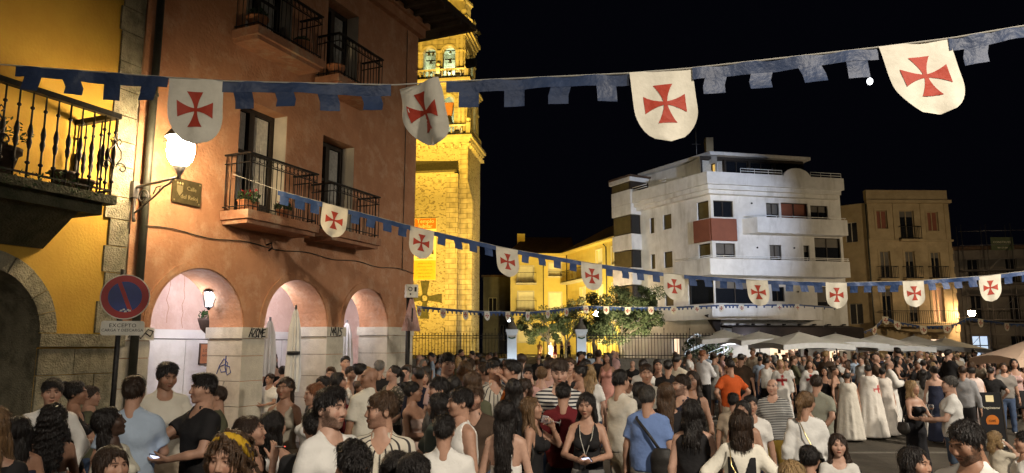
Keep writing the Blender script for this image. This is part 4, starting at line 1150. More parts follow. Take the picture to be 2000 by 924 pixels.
def yellow_wing():
    fr = frame(5.545, 72, .3007, -.9537); L = 12.6; o = empty('yellow_wing', (7.5, 66, T_Z), 'floodlit yellow wing running from the trees to the white block', 'house')
    wins = [(1.1, 2.4, 8.5, 10.2), (7.15, 8.4, 9.1, 10.55), (10.4, 11.7, 8.9, 10.45), (3.3, 4.6, 5.4, 7.4), (7.2, 8.5, 5.6, 7.3), (10.4, 11.7, 5.6, 7.3), (3.3, 4.6, 2.2, 3.9), (7.2, 8.5, 2.2, 3.9)]
    face(fr, 0, L, T_Z, 11.0, wins, M['ochre'], o, 'whiteblind', 'whiteblind', mull=False)
    iron_balcony(fr, .4, 6.0, .9, 8.1, 9.2, o, 'cream', .2); iron_balcony(fr, 2.5, 5.6, .9, 5.1, 6.15, o, 'cream', .2)
    b = MB(); b.tube([fr(9.4, .07, T_Z), fr(9.4, .07, 10.6), fr(9.3, .3, 10.9)], .05, 6); b.build('downpipe', M['pipe'], o)
    b = MB(); b.fbox(fr, -.5, L, -.1, .7, 11.0, 11.12); e = b.build('eave', M['ochre'], o)
    b = MB(); b.hexa([fr(-.5, .8, 11.13), fr(L, .8, 11.13), fr(L, -9, 11.13), fr(-.5, -9, 11.13), fr(1, -4, 13.8), fr(L, -4, 13.8), fr(L, -5, 13.8), fr(1, -5, 13.8)]); r = b.build('roof', M['tile'], o)
    b = MB(); b.tube([fr(3, -4, 13.8), fr(3, -4, 16.2)], .03, 5); b.tube([fr(3, -4.4, 16.0), fr(3, -3.6, 16.0)], .02, 4); b.tube([fr(6.5, -3, 13.0), fr(6.5, -3, 14.6)], .05, 6); b.build('aerial', M['greyiron'], r)
    b = MB(); b.fbox(fr, .1, L - .1, -9, -.3, T_Z, 10.95); b.build('core', M['ochre'], o)
yellow_wing()
for loc, tgt, e, lb in (((2.2, 58, T_Z + .25), (2.5, 72, 6), 5000, 'floodlight on the paving before the yellow house'), ((3.6, 61, T_Z + .25), (8.2, 66, 7), 4700, 'floodlight on the paving before the yellow wing'), ((7.3, 56.5, T_Z + .25), (8.8, 62, 8), 3400, 'floodlight under the olive tree near the white block')):
    flood(loc, tgt, e, 125, lb, (1.0, .76, .25), .15)

def dark_house():
    # unlit house between the tower and the yellow block
    fr = frame(-3.2, 80, 1, 0); o = empty('dark_house', (-1.5, 80, T_Z), 'unlit house in the dark gap right of the church tower', 'house')
    face(fr, 0, 3.2, T_Z, 9.5, [(.6, 1.5, 5.5, 7.2), (1.9, 2.6, 2.5, 4.2)], M['greywall'], o, surround=False)
    b = MB(); b.fbox(fr, 0, 3.2, -6, -.3, T_Z, 9.4); b.fbox(fr, -.2, 3.1, -6, .4, 9.5, 9.7); b.build('roof', M['tile'], o)
    q = P(994, 624, 60); t = empty('street_lamp', (q.x, q.y, T_Z), 'small far white street lamp in the dark gap by the church', 'street lamp')
    b = MB(); b.tube([(q.x, q.y, T_Z), q - Vector((0, 0, .2))], .05, 8); b.build('pole', M['iron'], t)
    b = MB(); b.lathe([(.08, -.2), (.16, -.05), (.16, .12), (.08, .22)], q, 12); b.build('lamp_globe', M['glow_cold'], t)
dark_house()

# ------------------------------------------------------------------ white apartment block
PLF = frame(8.1278, 54.4, .49806, -.86714); LL = 9.687
PRF = frame(12.9525, 46, .97806, .20833); RL = 9.6
def white_block():
    o = empty('white_apartment_block', (13, 50, 0), 'white modern apartment block with wrapping balconies and a roof terrace', 'apartment building')
    W = M['blockwall']
    lw = [(3.7, 4.15, 9.97, 11.1), (5.1, 5.95, 10.05, 11.1), (8.45, 9.5, 10.25, 11.42), (3.7, 4.15, 7.4, 8.45), (5.08, 5.93, 7.35, 8.47), (8.45, 9.5, 7.7, 8.6), (3.7, 4.15, 4.74, 5.78), (5.05, 5.9, 4.7, 5.8), (7.35, 9.62, 4.68, 6.3), (5.6, 6.3, 1.4, 2.5)]
    face(PLF, 0, LL, 0, 12.3, lw, W, o, 'shutter', 'darkwood', surround=False, rec=.12, mull=False, panes={2: 'shutter', 5: 'shutter', 6: 'glass', 8: 'glass', 9: 'glow_shop'})
    RLW = 9.3
    rw = [(.2, 1.6, 10.3, 11.4), (.25, 1.62, 7.65, 8.58), (4.0, 4.94, 9.4, 11.38), (5.1, 7.1, 9.4, 11.45), (7.3, 8.6, 9.4, 11.35), (4.1, 4.95, 7.5, 8.57), (6.6, 7.03, 7.5, 8.6), (7.44, 9.4, 7.5, 9.15),
          (.06, 3.0, 4.68, 6.25), (4.1, 5.0, 4.85, 5.8), (7.4, 9.0, 4.5, 5.85)]
    face(PRF, 0, RL, 0, 12.3, rw, W, o, 'glass', 'darkwood', surround=False, rec=.14, mull=True, panes={3: 'redpanel'}, blinds=1)
    b = MB(); b.poly([PLF(0, -1.2, 12.29), PLF(LL, -.0, 12.29), PRF(RL, 0, 12.29), PRF(RL, -9, 12.29), PLF(0, -9, 12.29)])
    b.poly([PRF(RL, 0, 0), PRF(RL, -9, 0), PRF(RL, -9, 12.29), PRF(RL, 0, 12.29)]); b.build('roof_deck', W, o)
    # shopfront openings hold dark glass
    # corner red spandrel
    b = MB(); b.fbox(PLF, 8.2, LL - .01, .004, .16, 8.72, 10.18); b.fbox(PRF, -.09, 1.72, .004, .16, 8.72, 10.18); b.build('red_spandrel', M['redpanel'], o)
    # blinds seen as recessed panels: frame strips between corner windows are the wall itself
    # left end bay
    for z0, z1, kind in ((12.3, 13.35, 'W'), (10.08, 11.48, 'G'), (8.9, 10.05, 'W'), (7.6, 8.87, 'G'), (6.35, 7.57, 'W'), (4.9, 6.3, 'G'), (3.7, 4.87, 'W')):
        if kind == 'W':
            b = MB(); b.fbox(PLF, .5, 2.75, .004, .95, z0, z1); b.build('bay_parapet', W, o)
        else:
            b = MB(); b.fbox(PLF, .58, 2.65, .004, .86, z0, z1); g = b.build('bay_window', M['darkwood'], o)
            p = MB(); p.fbox(PLF, .65, 2.58, .863, .885, z0 + .05, z1 - .05); p.build('blind', M['shutter'], g)
            p = MB(); p.fbox(PLF, 2.652, 2.67, .1, .8, z0 + .05, z1 - .05); p.build('pane', M['glass'], g)
    b = MB(); b.fbox(PLF, .5, 2.75, .004, .95, 11.5, 12.28); b.build('bay_parapet', W, o)
    # wrapping balcony parapets
    def parapet(zb, zt, l0, r1, dl, dr, rail=True, nm='balcony_parapet'):
        # corner where the two offset lines meet
        c = corner(dl, dr)
        def wall(fr, s0, s1, d, e0, e1, cc):
            m = MB(); t = .12
            m.hexa([e0(zb), e1(zb), cc[1](zb), cc[0](zb), e0(zt), e1(zt), cc[1](zt), cc[0](zt)]); return m
        m = MB()
        pts_o = [PLF(l0, dl, 0)] + [c] + [PRF(r1, dr, 0)]
        ci = corner(dl - .14, dr - .14)
        pts_i = [PLF(l0, dl - .14, 0), ci, PRF(r1, dr - .14, 0)]
        for i in range(2):
            q = [pts_o[i], pts_o[i + 1], pts_i[i + 1], pts_i[i]]
            m.add([(p.x, p.y, zb) for p in q] + [(p.x, p.y, zt) for p in q], [(0, 1, 5, 4), (2, 3, 7, 6), (4, 5, 6, 7), (3, 2, 1, 0), (1, 2, 6, 5), (3, 0, 4, 7)])
        # side returns and slab
        m.hexa([PLF(l0, .004, zb), PLF(l0 + .14, .004, zb), PLF(l0 + .14, dl - .145, zb), PLF(l0, dl - .145, zb), PLF(l0, .004, zt), PLF(l0 + .14, .004, zt), PLF(l0 + .14, dl - .145, zt), PLF(l0, dl - .145, zt)])
        m.hexa([PRF(r1 - .14, .004, zb), PRF(r1, .004, zb), PRF(r1, dr - .145, zb), PRF(r1 - .14, dr - .145, zb), PRF(r1 - .14, .004, zt), PRF(r1, .004, zt), PRF(r1, dr - .145, zt), PRF(r1 - .14, dr - .145, zt)])
        c0 = PLF(LL, 0.004, 0)
        for q in ([PLF(l0 + .15, .006, 0), PLF(LL, .006, 0), corner(dl - .15, dr - .15), PLF(l0 + .15, dl - .15, 0)], [PRF(0, .006, 0), PRF(r1 - .15, .006, 0), PRF(r1 - .15, dr - .15, 0), corner(dl - .15, dr - .15)]):
            m.add([(p.x, p.y, zb + .002) for p in q] + [(p.x, p.y, zb + .15) for p in q], [(0, 1, 5, 4), (1, 2, 6, 5), (2, 3, 7, 6), (3, 0, 4, 7), (4, 5, 6, 7), (3, 2, 1, 0)])
        ob = m.build(nm, W, o)
        if rail:
            rb = MB(); cm = corner(dl - .07, dr - .07)
            for h in (.1, .2):
                rb.tube([PLF(l0, dl - .07, zt + h), Vector((cm.x, cm.y, zt + h)), PRF(r1, dr - .07, zt + h)], .022, 6)
            for k in range(7):
                q = PRF(.3 + k * (r1 - .4) / 6, dr - .07, zt); rb.tube([q, q + UP * .2], .016, 5)
            rb.build('guard_rail', M['whitemetal'], ob)
        return ob
    def corner(dl, dr):
        # intersection of the offset facade lines
        p = PLF(0, dl, 0); u = PLF(1, dl, 0) - p; q = PRF(0, dr, 0); v = PRF(1, dr, 0) - q
        den = u.x * v.y - u.y * v.x; t = ((q.x - p.x) * v.y - (q.y - p.y) * v.x) / den
        return p + u * t
    parapet(6.42, 7.45, 7.0, 9.3, .95, .95)
    parapet(3.62, 4.55, 5.2, 7.05, .9, .9, False)
    # right face top balcony with a slanted end
    m = MB(); zb, zt = 9.2, 10.22
    q = [(2.2, .004), (2.7, 1.0), (9.3, 1.0), (9.3, .86), (2.78, .86), (2.36, .004)]
    m.prism([PRF(s, d, zb) for s, d in q], UP * (zt - zb)); m.prism([PRF(s, d, zb + .01) for s, d in ((2.4, .006), (2.8, .85), (9.15, .85), (9.15, .006))], UP * .14); m.fbox(PRF, 9.16, 9.3, .004, .855, zb, zt)
    tb = m.build('balcony_parapet', W, o)
    rb = MB(); rb.tube([PRF(2.3, .1, zt + .12), PRF(2.75, .93, zt + .12), PRF(9.25, .93, zt + .12)], .022, 6)
    for k in range(6): rb.tube([PRF(2.9 + k * 1.25, .93, zt), PRF(2.9 + k * 1.25, .93, zt + .12)], .016, 5)
    rb.build('guard_rail', M['whitemetal'], tb)
    # roof terrace parapet with a moulded underside
    top = parapet(12.3, 13.1, 2.76, 9.35, .85, .85, False, 'terrace_parapet')
    m = MB()
    for i, (dz0, dz1, dd) in enumerate(((11.75, 12.0, .45), (12.0, 12.29, .7))):
        c = corner(dd, dd); pts = [PLF(2.77, dd, 0), c, PRF(9.2, dd, 0)]; inn = [PLF(2.77, .004, 0), PLF(LL, .004, 0), PRF(9.2, .004, 0)]
        for k in range(2):
            qq = [pts[k], pts[k + 1], inn[k + 1], inn[k]]
            m.add([(p.x, p.y, dz0) for p in qq] + [(p.x, p.y, dz1 - .003) for p in qq], [(0, 1, 5, 4), (1, 2, 6, 5), (2, 3, 7, 6), (3, 0, 4, 7), (4, 5, 6, 7), (3, 2, 1, 0)])
    m.build('cornice', W, o)
    b = MB(); b.prism([PRF(5.85 + 1.0 * math.cos(PI * i / 16), .87, 13.0 + .62 * math.sin(PI * i / 16)) for i in range(17)] , PRF(0, -.16, 0) - PRF(0, 0, 0)); b.build('round_crest', W, top)
    rb = MB()
    for a, bq in ((1.8, 4.8), (6.9, 9.2)):
        for h in (.15, .32): rb.tube([PRF(a, .8, 13.1 + h), PRF(bq, .8, 13.1 + h)], .022, 6)
        for k in range(4): rb.tube([PRF(a + (bq - a) * k / 3, .8, 13.1), PRF(a + (bq - a) * k / 3, .8, 13.42)], .016, 5)
    for a, bq in ((2.8, 4.4), (5.6, 6.4)):
        for h in (.15, .32): rb.tube([PLF(a, .8, 13.1 + h), PLF(bq, .8, 13.1 + h)], .022, 6)
    rb.build('guard_rail', M['whitemetal'], top)
    # penthouse under a wide roof
    d = -.9
    LP = lambda s, dd, z: PLF(s, dd + d, z)
    RP = lambda s, dd, z: PRF(s, dd + d, z)
    face(LP, 2.2, 9.55, 12.3, 14.6, [(4.1, 4.8, 12.9, 13.7), (6.2, 6.75, 12.95, 13.8), (8.5, 9.35, 13.0, 14.1)], W, o, 'glass', 'darkwood', surround=False, mull=False, panes={2: 'glow_room'})
    face(RP, -.15, 7.6, 12.3, 14.6, [(0.0, 1.6, 12.9, 14.4), (1.75, 3.4, 12.9, 14.4), (3.55, 5.3, 12.9, 14.4), (5.45, 7.4, 12.9, 14.4)], M['darkwood'], o, 'glass', 'darkwood', surround=False, panes={0: 'curtain'})
    b = MB(); b.fbox(RP, -.1, 7.6, -6, -.3, 12.3, 14.55); b.build('core', W, o)
    b = MB(); b.fbox(PLF, .35, 2.6, -.9, .8, 13.36, 14.0); bw = b.build('bay_window', M['darkwood'], o)
    p = MB(); p.fbox(PLF, .45, 2.4, .803, .82, 13.4, 13.95); p.build('blind', M['shutter'], bw)
    b = MB(); b.fbox(PLF, .25, 2.75, -1, .98, 14.0, 14.3); b.build('bay_parapet', W, o); b = MB(); b.fbox(PLF, .3, 2.95, -1.2, 1.1, 14.302, 14.42); b.build('roof_tiles', M['tile'], o)
    e = .7; c = corner(e - .3, e - .3)
    c = corner(-.5, -.5); pts = [PLF(1.9, -.5, 0), c, PRF(7.9, -.5, 0), PRF(7.9, -7, 0), PLF(1.9, -7, 0)]
    m = MB(); m.prism([Vector((p.x, p.y, 14.62)) for p in pts], UP * .22); r = m.build('roof', W, o)
    m = MB(); pk = [Vector((p.x, p.y, 14.85)) for p in pts]; ap = PRF(3, -4.5, 15.3)
    m.add(pk + [ap], [(i, (i + 1) % len(pk), len(pk)) for i in range(len(pk))]); m.build('roof_tiles', M['tile'], o)
    b = MB(); q = PLF(7.6, -2.2, 0); b.box(q.x - .25, q.x + .25, q.y - .25, q.y + .25, 14.8, 16.4); b.build('chimney', M['creamwall'], r)
    b = MB(); q = PLF(6.6, -2.0, 0); b.tube([(q.x, q.y, 14.6), (q.x, q.y, 17.6)], .035, 5); b.tube([(q.x - .3, q.y, 16.2), (q.x + .3, q.y, 16.2)], .03, 4); b.build('aerial', M['greyiron'], r)
    # small round vents
    for s, z in ((2.95, 11.3), (3.2, 8.35), (5.9, 8.4), (6.0, 5.5)):
        b = MB(); b.tube([PRF(s, .004, z), PRF(s, .05, z)], .06, 8); b.build('vent', M['iron'], o)
    # awning and shop level
    aw = MB(); aw.prism([PRF(.2, .01, 3.3), PRF(.2, 1.7, 3.12), PRF(.2, 1.7, 2.35), PRF(.2, 1.66, 2.35), PRF(.2, 1.66, 3.05), PRF(.2, .01, 3.15)], PRF(9.4, 0, 0) - PRF(.2, 0, 0)); aw.build('awning', M['awning'], o)
    for k in range(9):
        b = MB(); b.fbox(PRF, .3 + k * 1.1, .4 + k * 1.1, .01, .3, 3.31, 3.4); b.build('awning_bracket', M['iron'], o)
    for s0, s1, kind in ((2.3, 3.5, 'glow_shop'), (3.7, 5.0, 'glow_shop'), (5.2, 5.7, 'glow_shop'), (8.0, 8.7, 'glow_shop')):
        b = MB(); b.fbox(PRF, s0 - .08, s1 + .08, .004, .05, 0.0, 2.5); f = b.build('shop_door', M['darkwood'], o)
        b = MB(); b.fbox(PRF, s0, s1, .052, .06, .8, 2.3); b.build('shop_glass', M[kind], f)
        for k in range(5):
            b = MB(); w_ = (s1 - s0) / 5; b.fbox(PRF, s0 + w_ * k + .03, s0 + w_ * (k + .8), .062, .12, .9 + .3 * (k % 3), 1.2 + .35 * (k % 3)); b.build('shop_display', M[('redpanel', 'ochre', 'darkwood', 'whiteblind', 'terracotta')[k]], f)
    b = MB(); b.prism([PRF(.1, .03, 2.6), PRF(-.9, .3, 3.9), PRF(-.4, .45, 4.1) , PRF(.2, .1, 4.0)], PRF(0, .3, 0) - PRF(0, 0, 0)); b.build('furled_awning', M['awning'], o)
white_block()
# light on the white block: an unseen mast and an eave floodlight, both added
mast = empty('added_floodlight_mast', (20.5, 20, 0), 'added unseen tall mast with a cold floodlight beside the square', 'light mast')  # made up to carry the cold light on the white block
b_ = MB(); b_.tube([(20.5, 20, 0), (20.5, 20, 9.6)], .09, 8, .06); b_.build('pole', M['iron'], mast)
flood((20.3, 20.4, 9.4), PRF(-.6, 0, 9.4), 18500, 33, 'cold floodlight on top of the added tall mast', (.66, .76, 1.0), .2, 'glow_cold')
flood((20.7, 20.4, 9.2), (12, 33, 1.5), 5600, 75, 'second floodlight added on the tall mast, turned to the parasols', (1.0, .93, .82), .2, 'glow_cold')  # added to brighten the parasols and the crowd there
flood((-1.2, 20.5, 10.4), PLF(6, 0, 9.0), 9500, 26, 'warm floodlight added on the far eave corner of the orange house', (1.0, .84, .58), .15)  # added to light the block's left face warmly
lamp('POINT', PRF(1.2, 2.3, 2.2), 130, (.8, .86, 1.0), size=.3)
lamp('POINT', PRF(5.0, 3.0, 2.3), 60, (1.0, .8, .6), size=.3)

# ------------------------------------------------------------------ cream corner house on the right
def cream_house():
    fr = frame(27.6, 55, 1, .02); o = empty('cream_house', (31, 55, 0), 'cream three storey house with iron balconies behind the square, right', 'house')
    lift = 0
    wins = [(.75, 1.6, 10.95, 12.4), (2.55, 3.7, 10.15, 12.4), (4.75, 5.6, 10.8, 12.3), (.8, 1.6, 7.1, 9.2), (2.75, 3.5, 7.1, 9.2), (4.75, 5.5, 7.1, 9.15), (.7, 1.5, 3.75, 6.3), (2.75, 3.5, 3.75, 6.3), (4.6, 5.5, 3.75, 6.4), (.8, 2.0, .1, 2.4), (4.2, 5.4, .1, 2.5)]
    face(fr, 0, 6.5, 0, 13.0, wins, M['creamwall'], o, 'glass', 'creamwall', fw=.16, blinds=1, panes={8: 'glow_dim', 10: 'glow_shop', 9: 'glass', 0: 'redpanel', 2: 'redpanel'})
    sd = frame(27.6, 55, -.75, .66)
    sdf = frame(25.9, 56.5, .75, -.66)
    face(sdf, 0, 2.27, 0, 13.0, [(.6, 1.5, 10.0, 11.6), (.5, 1.5, 3.6, 5.2)], M['creamwall'], o, surround=False)
    for z0, z1, e in ((12.95, 13.2, .3), (9.95, 10.1, .12), (6.75, 6.9, .12)):
        b = MB(); b.fbox(fr, -.1, 6.6, .0, e, z0, z1); b.build('cornice', M['creamwall'], o)
    b = MB(); b.fbox(fr, 0.0, 6.4, -.3, .1, 13.2, 14.0); b.build('parapet', M['creamwall'], o)
    b = MB(); b.fbox(fr, 0.05, 6.45, -8, -.4, 0, 12.98); b.build('core', M['creamwall'], o)
    for s in (.05, 2.05, 4.2, 6.1):
        b = MB(); b.fbox(fr, s, s + .32, .0, .07, 10.12, 12.93); b.build('pilaster', M['creamwall'], o)
    for k in range(14):
        for s in (-.02, 6.2):
            b = MB(); b.fbox(fr, s, s + (.34 if k % 2 else .48) * (1 if s < 1 else .7), .0, .05, 3.0 + k * .5, 3.46 + k * .5); b.build('quoin_stone', M['creamwall'], o)
    iron_balcony(fr, 2.35, 4.0, .4, 10.1, 11.1, o, 'creamwall')
    for a, b_ in ((.5, 1.95), (2.45, 3.85), (4.45, 5.85)): iron_balcony(fr, a, b_, .45, 7.05, 8.0, o, 'creamwall')
    iron_balcony(fr, .3, 6.1, .7, 3.55, 4.6, o, 'creamwall', .15)
    b = MB(); b.tube([fr(-.1, .12, 0), fr(-.1, .12, 12.9)], .06, 6); b.build('downpipe', M['pipe'], o)
    q = fr(6.35, 0, 4.0); t = empty('street_lamp', q, 'bright warm street lamp on the corner of the cream house', 'street lamp')
    b = MB(); b.tube([fr(6.3, .02, 4.0), fr(6.6, .9, 4.1), fr(6.75, 1.2, 4.15)], .03, 6); b.tube([fr(6.3, .02, 3.5), fr(6.45, .5, 3.9), fr(6.6, .9, 4.1)], .02, 5); b.build('bracket', M['iron'], t)
    b = MB(); b.lathe([(.14, 0), (.22, .12), (.24, .3), (.2, .36)], fr(6.75, 1.2, 4.18), 12); b.build('lamp_globe', M['glow_wall'], t)
    b = MB(); b.lathe([(.26, 0), (.1, .16), (.02, .22)], fr(6.75, 1.2, 4.55), 12); b.build('cap', M['iron'], t)
cream_house()
def grey_house():
    fr = frame(38.3, 62.5, .98, -.18); o = empty('grey_house', (43, 62, 0), 'dark grey house behind scaffolding at the right edge', 'house')
    wins = []
    for s in (1.4, 4.4, 7.4):
        wins += [(s, s + .9, 7.4, 9.4), (s, s + .9, 4.0, 6.3), (s - .15, s + 1.15, .4, 2.8)]
    face(fr, 0, 12, 0, 10.2, wins, M['greywall'], o, 'glass', 'greywall', fw=.14, panes={2: 'glow_shopcool', 5: 'glass', 8: 'glass'})
    b = MB(); b.fbox(fr, 0, 12, -7, -.4, 0, 10.15); b.build('core', M['greywall'], o)
    b = MB(); b.fbox(fr, -.2, 12, -7, .4, 10.2, 10.5); b.build('eave', M['tile'], o)
    for z in (7.3, 3.9): iron_balcony(fr, .9, 9.2, .5, z, z + 1.0, o, 'greywall', .2)
    t = empty('scaffolding', fr(0, 1.2, 0), 'thin metal scaffolding standing before the grey house', 'scaffolding')
    PO = MB(); PO.tube([(0, 0, 0), (0, 0, 12.2)], .03, 5); pm = PO.mesh('pole', M['greyiron'])
    for i in range(6):
        for d in (1.0, 1.9):
            q = bpy.data.objects.new('pole', pm); COL.objects.link(q); q.parent = t; q.location = fr(.4 + i * 1.9, d, 0) - t.location
    for z in (2.0, 2.9, 4.1, 5.0, 6.2, 7.1, 8.3, 9.2, 10.4, 11.6):
        b = MB(); b.tube([fr(.2, 1.9, z), fr(10.2, 1.9, z)], .025, 5); b.build('ledger', M['greyiron'], t)
    for k, z in enumerate((2.0, 4.1, 6.2, 8.3)):
        b = MB(); b.tube([fr(.4 + (k % 2) * 1.9, 1.93, z), fr(2.3 + (k % 2) * 1.9, 1.93, z + 2.1)], .02, 5); b.build('brace', M['greyiron'], t)
        b = MB(); b.fbox(fr, .3, 10, 1.0, 1.85, z - .06, z); b.build('deck', M['greyiron'], t)
    c = P(1957, 476, 60.2); s = empty('banner', c, 'small pale green printed banner high on the scaffolding', 'banner')
    b = MB(); b.box(c.x - .95, c.x + .95, c.y - .02, c.y, c.z - .55, c.z + .55); b.build('sheet', surf('green_banner', (.10, .13, .07), None, .8, 4), s)
    text('CONSTRUYE', .26, c + Vector((0, -.03, .12)), (1, 0, 0), UP, M['whiteblind'], s); text('984 127 200', .17, c + Vector((0, -.03, -.35)), (1, 0, 0), UP, M['whiteblind'], s)
grey_house()

# ------------------------------------------------------------------ cafe parasols
def parasol(px, py_peak, py_edge, Y, w, label, mat='canvas', drop=.22):
    top, ed = P(px, py_peak, Y), P(px, py_edge, Y)
    t = empty('cafe_parasol', (top.x, top.y, gz(top.x, top.y)), label, 'parasol'); h = w * .46; n = 6
    rot = R(random.uniform(-8, 8)); ca, sa = math.cos(rot), math.sin(rot)
    per = []
    for k in range(4):
        a, b_ = [(-1, -1), (1, -1), (1, 1), (-1, 1)][k], [(-1, -1), (1, -1), (1, 1), (-1, 1)][(k + 1) % 4]
        for i in range(n):
            u = i / n; per.append((a[0] + (b_[0] - a[0]) * u, a[1] + (b_[1] - a[1]) * u, math.sin(PI * u)))
    def ring(f, z, sag):
        return [Vector((top.x + h * f * (x * ca - y * sa) * (1 - .05 * s_), top.y + h * f * (x * sa + y * ca) * (1 - .05 * s_), z + sag * s_)) for x, y, s_ in per]
    m = MB(); dz = (top.z - ed.z) * 1.12; ed = ed - Vector((0, 0, (top.z - ed.z) * .12)); zs = [(0.03, top.z), (.35, top.z - dz * .38), (.7, top.z - dz * .73), (1.0, ed.z)]
    rs = [ring(f, z, .10 * f) for f, z in zs] + [ring(1.0, ed.z - drop, .10)]
    for i in range(len(rs) - 1): m.strip(rs[i], rs[i + 1], True)
    m = MB()
    for i in range(len(rs) - 2): m.strip(rs[i], rs[i + 1], True)
    cn = m.build('canopy', M[mat], t)
    m = MB(); m.strip([q + Vector((0, 0, -.003)) for q in rs[-2]], rs[-1], True); m.build('valance', M['whitecanvas' if mat == 'canvas' else mat], cn)
    p = MB(); p.tube([(top.x, top.y, gz(top.x, top.y)), top + Vector((0, 0, .08))], .035, 8); p.build('pole', M['greyiron'], t)
    rb = MB()
    for k in range(4): rb.tube([top - Vector((0, 0, .12)), rs[3][k * n] - Vector((0, 0, .05))], .015, 4)
    rb.build('rib', M['greyiron'], t)
for a in ((1412, 644, 662, 35.0, 3.0, 'first cafe parasol from the left, under the white block'), (1482, 648, 664, 33.5, 3.0, 'second cafe parasol from the left, lit pale below'),
          (1560, 649, 671, 31.0, 3.4, 'third cafe parasol from the left, nearest with a sharp white peak'), (1632, 652, 670, 33.0, 3.4, 'fourth cafe parasol from the left, in dull beige'),
          (1712, 654, 676, 34.0, 3.8, 'fifth cafe parasol from the left, low and wide'), (1785, 656, 676, 36.5, 3.4, 'sixth cafe parasol from the left, before the cream house'), (1845, 660, 680, 38.5, 3.2, 'last cafe parasol of the row, by the lit doorway')):
    parasol(*a)
parasol(2010, 664, 697, 20.0, 2.3, 'peach coloured parasol cut by the right edge of the picture', 'peachcanvas')
for px in (1450, 1560, 1700): 
    q = P(px, 672, 33); lamp('POINT', (q.x, 34.5, 2.0), 90, (.9, .9, 1.0) if px < 1500 else (1.0, .85, .68), size=.15)

def lit_plants():
    # white wall and plants wound with lights beside the fence end
    rng = random.Random(4)
    for i, (px, lb) in enumerate(((1362, 'left shrub wound with cold white lights at the end of the fence'), (1402, 'right shrub wound with cold white lights under the first parasol'))):
        c = P(px, 700, 35.5); t = empty('lit_shrub', (c.x, c.y, 0), lb, 'shrub')
        m = MB(); m.tube([(c.x, c.y, 0), (c.x + .05, c.y, 1.0)], .05, 6); m.build('trunk', M['bark'], t)
        m = MB(); leaf_ball(m, (c.x, c.y, 1.75), (.75, .5, .8), 500, .1, rng); m.build('crown', M['leaf'], t)
        g = MB()
        for k in range(4):
            a0 = rng.uniform(0, 6); g.tube([Vector((c.x + .72 * (1 - .5 * j / 14) * math.cos(a0 + j * .5), c.y + .5 * math.sin(a0 + j * .5), 1.1 + 1.5 * j / 14)) for j in range(15)], .011, 4)
        g.build('light_string', M['glow_string'], t)
    c = P(1446, 680, 36.5)
    t = empty('market_stall', (c.x, c.y, 0), 'bright white stall wall under the first two parasols', 'stall')
    b = MB(); b.box(c.x - 1.3, c.x + 1.5, c.y, c.y + .1, 0, 2.3); b.build('wall', M['whitewall'], t)
    b = MB(); b.box(c.x - 1.2, c.x + 1.4, c.y - .6, c.y - .1, 0, .95); b.build('counter', M['whitewall'], t)
lit_plants()

# ------------------------------------------------------------------ olive trees
def olive(px, base_py, Y, crown, label, seed, n=900, leaf=.11, fork=2):
    b = P(px, base_py, Y); rng = random.Random(seed)
    t = empty('olive_tree', (b.x, b.y, T_Z), label, 'tree')
    m = MB(); tips = []
    base = Vector((b.x, b.y, T_Z)); top = base + Vector((rng.uniform(-.1, .1), 0, 1.1))
    m.tube([base, base + Vector((.05, 0, .5)), top], .17, 8, .12)
    cs = [(P(cx, cy, Y), rx, rz) for cx, cy, rx, rz in crown]
    for c, rx, rz in cs:
        mid = top + (c - top) * .5 + Vector((rng.uniform(-.2, .2), rng.uniform(-.2, .2), -.1))
        m.tube([top, mid, c], .085, 6, .03)
        for k in range(4):
            e = c + Vector((rng.uniform(-1, 1) * rx, rng.uniform(-1, 1) * rx * .7, rng.uniform(-.4, 1) * rz)); m.tube([mid, (mid + e) / 2 + Vector((0, 0, .1)), e], .035, 5, .01)
    m.build('trunk', M['bark'], t)
    l = MB()
    for c, rx, rz in cs:
        for k in range(14):
            a = Vector((rng.gauss(0, .5) * rx, rng.gauss(0, .5) * rx * .8, rng.gauss(0, .5) * rz)); s = rng.uniform(.3, .55)
            leaf_ball(l, c + a, (s * rx * .8, s * rx * .8, s * rz * .8), int(n / 14), leaf, rng)
    l.build('crown', M['leaf'], t)
olive(1072, 702, 50, ((1040, 632, 1.1, .8), (1082, 620, 1.2, 1.0), (1062, 650, 1.0, .6)), 'olive tree left of the two small ones between the gate pillars', 11, 3800, .065)
olive(1106, 702, 52, ((1098, 640, .9, .9), (1128, 622, 1.2, 1.2)), 'olive tree just left of the right gate pillar', 12, 3800, .065)
olive(1161, 702, 44, ((1150, 640, .9, .8), (1172, 628, 1.0, .9)), 'olive tree with a forked pale trunk just right of the gate', 13, 3200, .065)
olive(1213, 702, 42, ((1180, 605, 1.2, 1.1), (1225, 595, 1.4, 1.1), (1215, 640, 1.6, .9), (1255, 622, 1.2, 1.0), (1262, 585, .7, .6)), 'big leafy olive tree in front of the white block', 14, 4600, .072)
q = P(1165, 618, 52)
t_ = empty('street_lamp', (q.x, q.y, T_Z), 'small bright yard lamp glowing among the olive leaves', 'street lamp')
b_ = MB(); b_.tube([(q.x, q.y, T_Z), q], .05, 6); b_.build('pole', M['iron'], t_)
b_ = MB(); b_.lathe([(.1, 0), (.19, .12), (.19, .28), (.08, .38)], q, 12); b_.build('lamp_globe', M['glow_wall'], t_)
for x_, y_, tg in ((1.9, 46, (2.5, 50, 4)), (6.6, 39.5, (6.4, 42, 5))):
    flood((x_, y_, T_Z + .2), tg, 1700, 120, 'small upward floodlight on the paving by the ' + ('gate' if x_ < 3 else 'big olive tree'), (1.0, .85, .55), .12)

